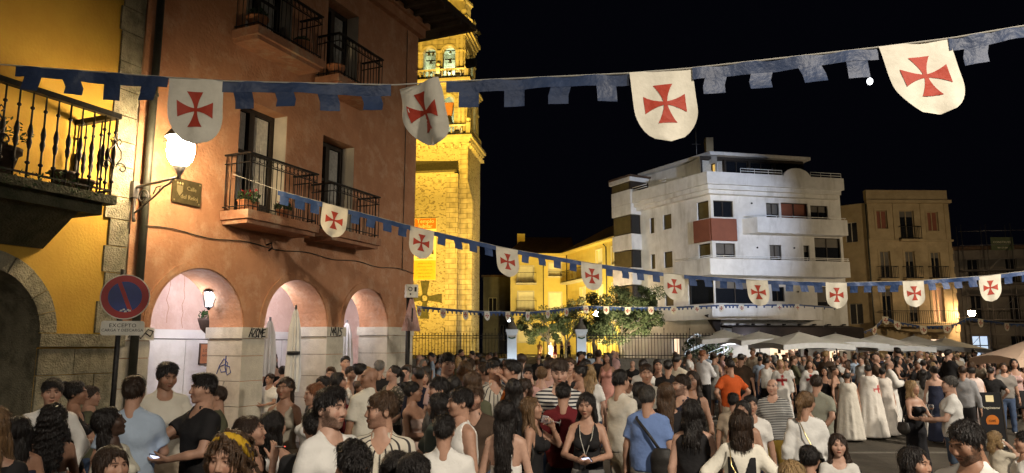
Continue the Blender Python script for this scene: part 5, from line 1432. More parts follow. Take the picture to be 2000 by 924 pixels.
# moon
mc = P(1699, 159, 900); t_ = MB(); t_.lathe([(3.6 * math.sin(PI * i / 16), -4.6 * math.cos(PI * i / 16)) for i in range(17)], mc, 20)
mn = t_.build('moon', M['glow_moon']); tag(mn, 'small bright white gibbous moon in the black sky', 'moon')
# ------------------------------------------------------------------ bunting strings across the square
def path_fn(ctrl):
    """smooth curve through pixel controls (px, py, Y): a function of px"""
    xs = np.array([c[0] for c in ctrl], float); ys = np.array([c[1] for c in ctrl], float); Ys = np.array([c[2] for c in ctrl], float)
    def f(px):
        return P(px, float(np.interp(px, xs, ys)), float(np.interp(px, xs, Ys)))
    return f

def shield_half(v):
    return 1.0 if v < .52 else math.sqrt(max(0.0, 1 - ((v - .52) / .48) ** 2))

def flag(parent, a, b, h, lean=0.0, sway=0.0, amp=.012, seed=0, yaw=0.0, thin=False):
    """a shield-shaped flag hung from a to b with a red flared cross printed on both faces"""
    rng = random.Random(seed); ph = rng.uniform(0, 6)
    e = b - a; w = e.length; x = e.normalized()
    if yaw:
        rot = Matrix.Rotation(yaw, 3, 'Z'); x = rot @ x; mid = (a + b) / 2; a = mid - x * w / 2
    y = (Vector((0, 0, -1)) + x * lean).normalized(); n = x.cross(y).normalized()
    def S(u, v, off=0.0):
        z = amp * (math.sin(u * 5 + ph + v * 2.2) * (.3 + v) + .5 * math.sin(v * 9 + ph * 2 + u * 3)) + sway * v * v
        return a + x * (w * (.5 + u * .5)) + y * (h * v) + n * (z + off)
    m = MB(); nu, nv = (10, 18) if not thin else (4, 10)
    g = [[S((2 * i / nu - 1) * shield_half(j / nv * .9999), j / nv) for i in range(nu + 1)] for j in range(nv + 1)]
    for j in range(nv):
        m.add(g[j] + g[j + 1], [(i, i + 1, nu + 2 + i, nu + 1 + i) for i in range(nu)], True)
    fl = m.build('flag', M['flagcloth'], parent)
    c = MB(); vc = .47; L = .66; asp = w / h / 2
    for k in range(4):
        ca, sa = [(1, 0), (0, 1), (-1, 0), (0, -1)][k]; ns = 6 if not thin else 2
        for off in (.004, -.004):
            if thin and off > 0: continue
            rows = []
            for j in range(ns + 1):
                t = j / ns; hw = .055 + .25 * t ** 1.7
                row = []
                for i in range(3):
                    l, q = L * t, hw * (i - 1)
                    row.append(S(l * ca - q * sa, vc + (l * sa + q * ca) * asp * .98, off))
                rows.append(row)
            for j in range(ns): c.add(rows[j] + rows[j + 1], [(0, 1, 4, 3), (1, 2, 5, 4)], True)
    c.build('red_cross', M['crossred'], fl)
    return fl

def bunting(ctrl, flags, gaps, label, fw, fh, band, tab, tabw, ntab=4, special=None, thin=False, first=None, cloth='bluecloth'):
    f = path_fn(ctrl); p0 = f(ctrl[0][0])
    t = empty('bunting', p0, label, 'bunting')
    px0, px1 = ctrl[0][0], ctrl[-1][0]
    N = 90 if not thin else 60
    c = MB(); c.tube([f(px0 + (px1 - px0) * i / N) for i in range(N + 1)], .006 if not thin else .012, 4); c.build('cord', M['cord'], t)
    rng = random.Random(len(flags) * 7 + int(fw * 100))
    edges = []
    for k, px in enumerate(flags):
        sp = (special or {}).get(k, {})
        d = 1.0
        c0 = f(px); dirv = (f(px + 2) - f(px - 2)).normalized()
        a, b = c0 - dirv * fw / 2, c0 + dirv * fw / 2
        half = fw / 2 / ((f(px + 5) - f(px - 5)).length / 10)
        edges.append((px - half, px + half))
        flag(t, a, b, sp.get('h', fh), sp.get('lean', rng.uniform(-.06, .1)), sp.get('sway', rng.uniform(-.03, .03)), sp.get('amp', .014 if not thin else .01), k + int(px0), sp.get('yaw', rng.uniform(-.1, .1)), thin)
    spans = [(first or px0, edges[0][0])] + [(edges[i][1], edges[i + 1][0]) for i in range(len(edges) - 1)] + [(edges[-1][1], px1)]
    for gi, (a, b) in enumerate(spans):
        if b - a < 4: continue
        nt = gaps[gi] if gaps else ntab
        if nt == 0: continue
        n = 8 * nt
        ph = rng.uniform(0, 6); nv = Vector((0, -1, 0))
        tw = rng.uniform(-.25, .25)
        def Q(u, d):
            z = .018 * math.sin(u * 9 + ph) * (d / band if band else 0) + .01 * math.sin(u * 23 + ph)
            return f(a + (b - a) * u) + Vector((0, z - d * .15 * math.sin(u * 4 + ph), -d))
        m = MB(); top = [Q(i / n, 0.0) for i in range(n + 1)]; bot = [Q(i / n, band) for i in range(n + 1)]
        m.add(top + bot, [(i, i + 1, n + 2 + i, n + 1 + i) for i in range(n)], True); vl = m.build('valance', M[cloth], t)
        L = (f(b) - f(a)).length
        for k in range(nt):
            u = (k + .5) / nt + rng.uniform(-.012, .012) / nt; hw = tabw / L / 2; sk = rng.uniform(-.022, .03); fl = rng.uniform(-.05, .05)
            tb = MB()
            r0 = [Q(u - hw, band - .004), Q(u, band - .004), Q(u + hw, band - .004)]
            dv = lambda q: Vector((sk, fl * q, -tab * q))
            rows = [r0, [p + dv(.5) + Vector((0, .01, 0)) for p in r0], [p + dv(1.0) for p in r0]]
            for j in range(2): tb.add(rows[j] + rows[j + 1], [(0, 1, 4, 3), (1, 2, 5, 4)], True)
            tb.build('tab', M[cloth], vl)
    return t

bunting([(-60, 122, 6.3), (30, 128, 6.25), (330, 151, 6.05), (437, 158, 6.0), (600, 162, 6.0), (770, 166, 6.0), (880, 159, 5.9), (1228, 143, 5.55), (1340, 134, 5.5), (1710, 93, 5.3), (1860, 74, 5.2), (2000, 50, 5.1), (2080, 38, 5.1)],
        [382, 818, 1290, 1783], [4, 4, 4, 4, 2], 'nearest bunting string, large cross flags high across the whole view', .5, .6, .10, .14, .172, first=30, cloth='shadedblue',
        special={0: dict(lean=.07, yaw=0.0), 1: dict(yaw=-.5, lean=.12, sway=.16, amp=.03, h=.54), 2: dict(lean=.1), 3: dict(lean=.25, amp=.014)})
bunting([(455, 340, 12.6), (545, 372, 12.9), (655, 402, 13.4), (825, 447, 14.1), (990, 485, 14.9), (1155, 514, 15.7), (1316, 535, 16.3), (1478, 547, 16.5), (1633, 552, 16.5), (1783, 549, 16.5), (1933, 538, 16.5), (2080, 520, 16.5)],
        [655, 825, 990, 1155, 1316, 1478, 1633, 1783, 1933], [3, 4, 4, 4, 4, 4, 4, 4, 4, 4], 'second bunting string running from the orange balcony over the crowd', .5, .60, .09, .155, .17, first=542)
bunting([(812, 597, 30), (838, 600, 31), (909, 606, 33), (951, 608, 34), (1031, 609, 36), (1070, 606, 38), (1106, 602, 39), (1144, 597, 40), (1226, 600, 40.5), (1316, 599, 41), (1409, 595, 42), (1557, 594, 43.0), (1640, 600, 45)],
        [819, 865, 909, 951, 992, 1031, 1070, 1106, 1144, 1184, 1226, 1271, 1316, 1360, 1409, 1448, 1522, 1557], None, 'far small bunting string from the corner pole past the olive trees', .33, .44, .1, .11, .11, 4, thin=True)
bunting([(1668, 655, 52), (1706, 640, 53), (1728, 618, 53.5), (1752, 628, 53.5), (1803, 637, 53.5), (1840, 636, 53.3), (1862, 634, 53), (1886, 622, 52.5)],
        [1708, 1729, 1752, 1803, 1850], None, 'sagging bunting string before the cream house balcony', .5, .6, .12, .12, .14, 4, thin=True)
bunting([(1886, 620, 52.5), (1915, 623, 53), (1966, 631, 55), (2060, 636, 56)], [1915, 1966, 2018], None, 'bunting string from the corner lamp across the grey house', .55, .62, .12, .12, .14, 4, thin=True)
# ------------------------------------------------------------------ people: bodies and clothes grown as smooth fields
def smin(a, b, k):
    h = np.clip(.5 + .5 * (b - a) / k, 0, 1)
    return b + (a - b) * h - k * h * (1 - h)

class Field:
    def __init__(self, lo, hi, h):
        self.lo = np.array(lo, np.float32); self.h = h
        self.n = [max(4, int(math.ceil((hi[i] - lo[i]) / h)) + 1) for i in range(3)]
        self.ax = [self.lo[i] + h * np.arange(self.n[i], dtype=np.float32) for i in range(3)]
        self.D = np.full(self.n, 1.0, np.float32)
    def sub(self, blo, bhi):
        sl = []
        for i in range(3):
            a = max(0, int((blo[i] - self.lo[i]) / self.h)); b = min(self.n[i], int((bhi[i] - self.lo[i]) / self.h) + 2)
            if b <= a: return None
            sl.append(slice(a, b))
        return tuple(sl)
    def grid(self, sl):
        return (self.ax[0][sl[0]][:, None, None], self.ax[1][sl[1]][None, :, None], self.ax[2][sl[2]][None, None, :])
    def cap(self, a, b, ra, rb, k=.02, S=(1, 1, 1), op='u', flat=False):
        S = np.array(S, np.float32); a = np.array(a, np.float32); b = np.array(b, np.float32)
        r = max(ra, rb); m = k + .03
        sl = self.sub(np.minimum(a, b) - r * S - m, np.maximum(a, b) + r * S + m)
        if sl is None: return
        x, y, z = self.grid(sl)
        a_, b_ = a / S, b / S; ba = b_ - a_; L2 = float(ba @ ba) + 1e-9
        px, py, pz = x / S[0] - a_[0], y / S[1] - a_[1], z / S[2] - a_[2]
        hr = (px * ba[0] + py * ba[1] + pz * ba[2]) / L2; h = np.clip(hr, 0, 1)
        d = (np.sqrt((px - ba[0] * h) ** 2 + (py - ba[1] * h) ** 2 + (pz - ba[2] * h) ** 2) - (ra + (rb - ra) * h)) * float(S.min())
        if flat: d = np.maximum(d, (hr - 1) * math.sqrt(L2))
        self._op(sl, d, k, op)
    def ell(self, c, r, k=.02, op='u', Rm=None):
        c = np.array(c, np.float32); r = np.array(r, np.float32); m = k + .03; rr = r if Rm is None else np.full(3, r.max())
        sl = self.sub(c - rr - m, c + rr + m)
        if sl is None: return
        x, y, z = self.grid(sl); x, y, z = x - c[0], y - c[1], z - c[2]
        if Rm is not None:
            x, y, z = (x * Rm[0][0] + y * Rm[1][0] + z * Rm[2][0], x * Rm[0][1] + y * Rm[1][1] + z * Rm[2][1], x * Rm[0][2] + y * Rm[1][2] + z * Rm[2][2])
        k0 = np.sqrt((x / r[0]) ** 2 + (y / r[1]) ** 2 + (z / r[2]) ** 2); k1 = np.sqrt((x / r[0] ** 2) ** 2 + (y / r[1] ** 2) ** 2 + (z / r[2] ** 2) ** 2) + 1e-6
        self._op(sl, k0 * (k0 - 1) / k1, k, op)
    def _op(self, sl, d, k, op):
        if op == 'u': self.D[sl] = smin(self.D[sl], d, k)
        else: self.D[sl] = -smin(-self.D[sl], d, k)
    def full(self):
        return self.ax[0][:, None, None], self.ax[1][None, :, None], self.ax[2][None, None, :]
    def clip(self, d):
        self.D = np.maximum(self.D, d)
    def pad(self):
        D = self.D
        D[0] = D[-1] = 1; D[:, 0] = D[:, -1] = 1; D[:, :, 0] = D[:, :, -1] = 1
    def net(self):
        """surface nets: vertices and quads of the zero level"""
        self.pad(); D = self.D; s = D < 0
        c = [(i, j, k) for i in (0, 1) for j in (0, 1) for k in (0, 1)]
        nx, ny, nz = D.shape
        cnt = np.zeros((nx - 1, ny - 1, nz - 1), np.int8)
        for i, j, k in c: cnt += s[i:nx - 1 + i, j:ny - 1 + j, k:nz - 1 + k]
        act = (cnt > 0) & (cnt < 8); I, J, K = np.nonzero(act); m = len(I)
        if m == 0: return np.zeros((0, 3), np.float32), np.zeros((0, 4), np.int32)
        idx = np.full(act.shape, -1, np.int32); idx[act] = np.arange(m)
        val = {q: D[I + q[0], J + q[1], K + q[2]] for q in c}
        acc = np.zeros((m, 3), np.float32); n = np.zeros(m, np.float32)
        for q in c:
            for ax in range(3):
                if q[ax] == 0:
                    w = list(q); w[ax] = 1; a, b = val[q], val[tuple(w)]
                    x = (a < 0) != (b < 0); t = np.where(x, a / np.where(x, a - b, 1), 0)
                    for d in range(3):
                        acc[:, d] += np.where(x, q[d] + (t if d == ax else 0), 0)
                    n += x
        v = self.lo + self.h * (acc / n[:, None] + np.stack([I, J, K], 1))
        F = []
        for ax in range(3):
            u, w = (ax + 1) % 3, (ax + 2) % 3
            a = np.moveaxis(s, (ax, u, w), (0, 1, 2)); ii = np.moveaxis(idx, (ax, u, w), (0, 1, 2))
            e = a[:-1, 1:-1, 1:-1] != a[1:, 1:-1, 1:-1]; p, q, r = np.nonzero(e)
            f = np.stack([ii[p, q, r], ii[p, q + 1, r], ii[p, q + 1, r + 1], ii[p, q, r + 1]], 1)
            flip = a[p, q + 1, r + 1]
            f = np.where(flip[:, None], f, f[:, ::-1]); F.append(f)
        return v.astype(np.float32), np.concatenate(F).astype(np.int32)

def np_mesh(name, vs, fs, mat, cols=None):
    me = bpy.data.meshes.new(name); n, m = len(vs), len(fs)
    me.vertices.add(n); me.vertices.foreach_set('co', np.ascontiguousarray(vs, np.float32).ravel())
    me.loops.add(m * 4); me.loops.foreach_set('vertex_index', np.ascontiguousarray(fs, np.int32).ravel())
    me.polygons.add(m); me.polygons.foreach_set('loop_start', np.arange(0, m * 4, 4, dtype=np.int32))
    me.update(calc_edges=True); me.polygons.foreach_set('use_smooth', np.ones(m, bool))
    if cols is not None:
        at = me.color_attributes.new('Col', 'FLOAT_COLOR', 'POINT')
        at.data.foreach_set('color', np.concatenate([cols, np.ones((n, 1))], 1).astype(np.float32).ravel())
    me.materials.append(mat)
    return me

def people_mat(name, kind):
    m, nt, b = nodes(name)
    oi = add(nt, 'ShaderNodeObjectInfo'); tc = add(nt, 'ShaderNodeTexCoord')
    b.inputs['Specular IOR Level'].default_value = .25
    def mix(f, a, bb):
        mx = add(nt, 'ShaderNodeMix', data_type='RGBA')
        nt.links.new(f, mx.inputs[0])
        for s, i in ((a, 6), (bb, 7)):
            if isinstance(s, tuple): mx.inputs[i].default_value = (*s, 1)
            else: nt.links.new(s, mx.inputs[i])
        return mx.outputs[2]
    def noise(sc, det=4, vec=None):
        n = add(nt, 'ShaderNodeTexNoise'); n.inputs['Scale'].default_value = sc; n.inputs['Detail'].default_value = det
        nt.links.new(vec or tc.outputs['Object'], n.inputs['Vector']); return n.outputs['Fac']
    def bump(src, st, dist):
        bp = add(nt, 'ShaderNodeBump'); bp.inputs['Strength'].default_value = st; bp.inputs['Distance'].default_value = dist
        nt.links.new(src, bp.inputs['Height']); nt.links.new(bp.outputs['Normal'], b.inputs['Normal'])
    if kind == 'skin':
        at = add(nt, 'ShaderNodeAttribute', attribute_name='Col')
        mx = add(nt, 'ShaderNodeMix', data_type='RGBA', blend_type='MULTIPLY'); mx.inputs[0].default_value = 1
        nt.links.new(at.outputs['Color'], mx.inputs[6]); nt.links.new(oi.outputs['Color'], mx.inputs[7])
        r = ramp(nt, noise(35, 3), [(.3, (.86, .84, .84)), (.7, (1, 1, 1))])
        m2 = add(nt, 'ShaderNodeMix', data_type='RGBA', blend_type='MULTIPLY'); m2.inputs[0].default_value = 1
        nt.links.new(mx.outputs[2], m2.inputs[6]); nt.links.new(r.outputs[0], m2.inputs[7])
        nt.links.new(m2.outputs[2], b.inputs['Base Color']); b.inputs['Roughness'].default_value = .5
        b.inputs['Specular IOR Level'].default_value = .35
        return m
    if kind == 'hair':
        mp = add(nt, 'ShaderNodeMapping'); mp.inputs['Scale'].default_value = (1, 1, .12); nt.links.new(tc.outputs['Object'], mp.inputs['Vector'])
        f = noise(110, 5, mp.outputs['Vector'])
        dk = add(nt, 'ShaderNodeMix', data_type='RGBA', blend_type='MULTIPLY'); dk.inputs[0].default_value = 1
        r = ramp(nt, f, [(.3, (.45, .43, .42)), (.7, (1.35, 1.3, 1.25))]); nt.links.new(oi.outputs['Color'], dk.inputs[6]); nt.links.new(r.outputs[0], dk.inputs[7])
        nt.links.new(dk.outputs[2], b.inputs['Base Color']); b.inputs['Roughness'].default_value = .42; b.inputs['Specular IOR Level'].default_value = .4
        bump(f, .8, .02); return m
    b.inputs['Roughness'].default_value = .85
    col = oi.outputs['Color']
    if kind in ('hstripe', 'hstripefine', 'vstripe'):
        sep = add(nt, 'ShaderNodeSeparateXYZ'); nt.links.new(tc.outputs['Object'], sep.inputs[0])
        ma = add(nt, 'ShaderNodeMath', operation='MULTIPLY'); ma.inputs[1].default_value = {'hstripe': 28, 'hstripefine': 42, 'vstripe': 3.2}[kind]
        if kind == 'vstripe':
            at2 = add(nt, 'ShaderNodeMath', operation='ARCTAN2'); nt.links.new(sep.outputs[0], at2.inputs[0]); nt.links.new(sep.outputs[1], at2.inputs[1]); nt.links.new(at2.outputs[0], ma.inputs[0])
        else:
            nt.links.new(sep.outputs[2], ma.inputs[0])
        fr_ = add(nt, 'ShaderNodeMath', operation='FRACT'); nt.links.new(ma.outputs[0], fr_.inputs[0])
        gt = add(nt, 'ShaderNodeMath', operation='GREATER_THAN'); gt.inputs[1].default_value = {'hstripe': .55, 'hstripefine': .5, 'vstripe': .74}[kind]; nt.links.new(fr_.outputs[0], gt.inputs[0])
        col = mix(gt.outputs[0], col, {'hstripe': (.02, .022, .035), 'hstripefine': (.03, .03, .035), 'vstripe': (.05, .045, .045)}[kind])
    if kind == 'print':
        vo = add(nt, 'ShaderNodeTexVoronoi'); vo.inputs['Scale'].default_value = 26; nt.links.new(tc.outputs['Object'], vo.inputs['Vector'])
        r = ramp(nt, vo.outputs['Distance'], [(.32, (1, 1, 1)), (.42, (0, 0, 0))]); col = mix(r.outputs[0], col, (.42, .38, .33))
    if kind == 'attr':
        at = add(nt, 'ShaderNodeAttribute', attribute_name='Col'); col = at.outputs['Color']
    r = ramp(nt, noise(7, 4), [(.3, (.92, .92, .92)), (.7, (1.03, 1.03, 1.03))])
    m2 = add(nt, 'ShaderNodeMix', data_type='RGBA', blend_type='MULTIPLY'); m2.inputs[0].default_value = 1
    nt.links.new(col, m2.inputs[6]); nt.links.new(r.outputs[0], m2.inputs[7]); nt.links.new(m2.outputs[2], b.inputs['Base Color'])
    bump(noise(9, 3), .5, .035)
    return m
PM = {k: people_mat('people_' + k, k) for k in ('skin', 'hair', 'cloth', 'hstripe', 'hstripefine', 'vstripe', 'print', 'attr')}

V3 = lambda *a: np.array(a, np.float32)
def unit(v): return v / (np.linalg.norm(v) + 1e-9)

POSES = {  # wrist targets for an arm on the +x side: (x, y, z), elbow pole, palm normal, finger curl
    'hang': ((.27, -.03, .86), (.5, .5, -.2), (-1, 0, 0), .35), 'hang2': ((.25, .05, .87), (.5, .6, -.2), (-1, .1, 0), .4),
    'hip': ((.19, -.04, 1.0), (1, .6, 0), (-1, .2, 0), .5), 'hold': ((.10, -.31, 1.10), (.7, .3, -.8), (-.7, 0, .7), .75),
    'phone': ((.065, -.29, 1.12), (.8, .2, -.7), (-.6, .35, .7), .8), 'drink': ((.05, -.20, 1.46), (.55, -.35, -.9), (-1, .1, .2), 1.0),
    'mouth': ((.05, -.19, 1.43), (.3, -.2, -1), (-.7, .7, .2), .55), 'glass': ((.13, -.33, 1.14), (.7, .2, -.8), (-1, 0, .1), 1.0),
    'behind': ((.07, .19, .97), (.9, .5, 0), (0, -1, 0), .4), 'cross': ((-.10, -.20, 1.16), (.8, .0, -.6), (-.2, .8, 0), .5),
    'reach': ((.12, -.50, 1.14), (.8, .3, -.7), (-.6, 0, .8), .6), 'face': ((.09, -.17, 1.53), (.7, -.3, -.8), (-.8, .5, 0), .4),
    'wave': ((.24, -.28, 1.50), (.7, 0, -.8), (0, -1, 0), .3), 'pocket': ((.20, -.04, .92), (.8, .6, 0), (-1, 0, 0), .5), 'clasp': ((.03, -.25, 1.16), (.8, .2, -.7), (-1, .4, .3), .6),
}

def arm_joints(sex, side, pose, seated=False):
    t, pole, pn, curl = POSES[pose]
    sh = V3((.174 if sex == 'm' else .150) * side, .0, 1.398)
    w = V3(t[0] * side * (1 if sex == 'm' else .93), t[1], t[2]); up, fo = .285, .255
    d = w - sh; L = np.linalg.norm(d); mx = (up + fo) * .995
    if L > mx: w = sh + d / L * mx; d = w - sh; L = mx
    if L < .1: L = .1
    a = (up ** 2 - fo ** 2 + L * L) / (2 * L); hh = math.sqrt(max(0, up * up - a * a)); u = unit(d)
    p = V3(pole[0] * side, pole[1], pole[2]); p = unit(p - u * float(p @ u))
    el = sh + u * a + p * hh
    return sh, el, w, V3(pn[0] * side, pn[1], pn[2]), curl

def torso_prims(F, sex, g, b=1.0, chest=True):
    """torso volume; g inflates it for clothes, b is build"""
    if sex == 'm':
        F.cap((0, .01, 1.02), (0, .005, 1.30), (.145 * b + g), (.172 * b + g), .05, (1, .68, 1))
        F.cap((-.125, .005, 1.385), (.125, .005, 1.385), .064 + g, .064 + g, .06, (1, .95, 1)); F.cap((-.11, .012, 1.425), (0, .012, 1.475), .03 + g * .7, .045 + g * .7, .05); F.cap((.11, .012, 1.425), (0, .012, 1.475), .03 + g * .7, .045 + g * .7, .05)
        F.cap((0, .01, .90), (0, .01, 1.02), .150 * b + g, .145 * b + g, .05, (1, .74, 1))
        F.ell((-.075, -.085, 1.30), (.085 + g * .5, .04 + g, .07), .05); F.ell((.075, -.085, 1.30), (.085 + g * .5, .04 + g, .07), .05)
    else:
        F.cap((0, .01, 1.10), (0, .005, 1.30), (.118 * b + g), (.145 * b + g), .05, (1, .68, 1))
        F.cap((-.105, .005, 1.40), (.105, .005, 1.40), .056 + g, .056 + g, .06, (1, .92, 1))
        F.cap((0, .015, .89), (0, .01, 1.08), .168 * b + g, .118 * b + g, .05, (1, .74, 1))
        F.ell((-.07, -.095, 1.26), (.066 + g * .6, .06 + g * .8, .064), .03); F.ell((.07, -.095, 1.26), (.066 + g * .6, .06 + g * .8, .064), .03)

def leg_joints(sex, side, seated):
    hp = V3(.092 * side, .01, .90)
    if seated: kn = V3(.11 * side, -.42, .92); an = V3(.12 * side, -.38, .50)
    else: kn = V3(.105 * side, -.012, .49); an = V3(.115 * side, .015, .075)
    return hp, kn, an

def head_frame(sex, hy, hp):
    Rz, Rx = Matrix.Rotation(R(hy), 3, 'Z'), Matrix.Rotation(R(hp), 3, 'X')
    Rm = np.array(Rz @ Rx, np.float32)
    pv = V3(0, .02, 1.54); c = pv + Rm @ V3(0, -.012, .105)
    return c, Rm

def head_field(F, sex, fat=1.0):
    m = sex == 'm'
    F.ell((0, .016, .032), (.074, .094, .086), .02)
    F.ell((0, -.03, -.02), (.064 * fat, .066, .085), .03)
    F.ell((0, -.038, -.075), ((.050 if m else .043) * fat, .048, .038), .03)
    F.ell((0, -.074, -.099), ((.022 if m else .017), .018, .016), .02)
    for s in (-1, 1):
        F.ell((.044 * s * fat, -.060, -.020), (.027, .030, .030), .03)
        F.ell((.0315 * s, -.103, .012), (.019, .017, .0135), .012, 's')
        F.ell((.031 * s, -.0795, .012), (.0135, .0135, .0125), .004)
        F.cap((.012 * s, -.094, .034), (.046 * s, -.082, .034), .0085 if m else .006, .006, .012)
        F.ell((.077 * s, .014, -.004), (.009, .019, .031), .008); F.ell((.083 * s, .004, .002), (.006, .009, .014), .005, 's')
        F.ell((.011 * s, -.099, -.030), (.008, .009, .007), .008)
    F.cap((0, -.089, .024), (0, -.109, -.024), .0075, .0115 if m else .0095, .014)
    F.ell((0, -.0955, -.0535), (.024, .010, .0055), .006); F.ell((0, -.0935, -.0655), (.021, .010, .0065), .006)
    F.cap((-.022, -.108, -.0595), (.022, -.108, -.0595), .003, .003, .004, op='s')
    F.cap((0, .022, -.05), (0, .034, -.20), .053 if m else .045, .060 if m else .050, .03)

def head_colors(p, sex, hair, beard, makeup):
    x, y, z = p[:, 0], p[:, 1], p[:, 2]; n = len(p)
    c = np.ones((n, 3)); ax = np.abs(x)
    def blend(mask, col):
        mk = np.clip(mask, 0, 1)[:, None]; c[:] = c * (1 - mk) + np.array(col) * mk
    front = y < -.06
    ell = lambda cx, cz, rx, rz: 1.6 - ((ax - cx) / rx) ** 2 - ((z - cz) / rz) ** 2
    blend(.35 * (front & (ell(.042, -.025, .022, .02) > .6)), (1.0, .72, .68))
    if beard > 0:
        rr_ = np.random.default_rng(n); z0, y0, a0 = z, y, ax; z = z + rr_.normal(0, .0035, n); ax = ax + rr_.normal(0, .0035, n); y = y + rr_.normal(0, .004, n)
        jaw = (z < -.058 + .45 * np.clip(ax - .02, 0, 1)) & (z > -.135) & (y < .02) | ((ax > .055) & (z < .005) & (y < .0) & (z > -.1) & (y > -.06))
        mst = front & (np.abs(z + .044) < .006) & (ax < .028)
        lipz = front & (np.abs(z + .06) < .0115) & (ax < .024)
        blend((jaw | mst) * (~lipz) * beard * rr_.uniform(.55, .95, n), [max(h / .5, .10) for h in hair])
        z, y, ax = z0, y0, a0
    blend(.9 * (front & (ell(0, -.0535, .022, .006) > .6)), (.78, .42, .38) if sex == 'f' else (.80, .55, .5))
    blend(.9 * (front & (ell(0, -.066, .020, .0065) > .6)), (.82, .45, .42) if sex == 'f' else (.84, .6, .55))
    blend(1.0 * (front & (np.abs(z + .0595) < .0028) & (ax < .022)), (.3, .16, .14))
    bz = .0345 - .25 * (ax - .03) ** 2 / .03
    blend(.85 * (front & (ax > .012) & (ax < .05) & (np.abs(z - bz) < (.0065 if sex == 'm' else .0045))), [min(.5, h / .5) for h in hair])  # brows, widened a little to add eye socket shade
    eye = front & (y < -.072) & (ell(.031, .0115, .0125, .0052) > .6)
    blend(1.0 * eye, (1.25, 1.3, 1.35))
    blend(1.0 * (eye & (np.abs(ax - .031) < .0058)), (.10, .07, .05))
    lash_shade = front & (y < -.07) & (np.abs(z - .0170 + 6 * (ax - .031) ** 2) < .0034) & (np.abs(ax - .031) < .0155)  # lash line, thickened so the eye socket's shade is painted in
    blend((1.0 if makeup else .75) * lash_shade, (.12, .08, .07))
    blend(.7 * (front & (np.abs(ax - .009) < .004) & (np.abs(z + .036) < .003)), (.35, .2, .17))
    return c

def strands(vs, fs, st, rng, n):
    """loose locks lying on the hair surface"""
    r = np.random.default_rng(rng.randrange(9999)); ix = r.integers(0, len(vs), n); p = vs[ix]
    big = st in ('long', 'straight', 'curly', 'half', 'bob', 'braid')
    c = np.array([0, .03, .03], np.float32); nr = p - c; low = p[:, 2] < -.05
    nr[low, 2] = 0; nr[low, 1] = p[low, 1] - .05
    nr /= np.linalg.norm(nr, axis=1)[:, None] + 1e-6
    t = p - np.array([0, .04, .13], np.float32); t[low] = (0, 0, -1)
    t += r.normal(0, .03 if not big else .015, t.shape); t -= nr * (t * nr).sum(1)[:, None]; t /= np.linalg.norm(t, axis=1)[:, None] + 1e-6
    w = np.cross(nr, t); L = r.uniform(.018, .04, n)[:, None] * (1.8 if big else 1.0); wd = r.uniform(.0014, .0038, n)[:, None]
    lift = r.uniform(.0, .010, n)[:, None]
    a = p - t * L * .4 - nr * .004; m = p + t * L * .25 + nr * (.003 + lift * .5); b = p + t * L + nr * (lift - .002)
    q = np.concatenate([a - w * wd, a + w * wd, m + w * wd, m - w * wd, b + w * wd * .25, b - w * wd * .25]).astype(np.float32)
    k = len(vs) + np.arange(n); f = np.concatenate([np.stack([k, k + n, k + 2 * n, k + 3 * n], 1), np.stack([k + 3 * n, k + 2 * n, k + 4 * n, k + 5 * n], 1)])
    return np.concatenate([vs, q]), np.concatenate([fs, f]).astype(np.int32)

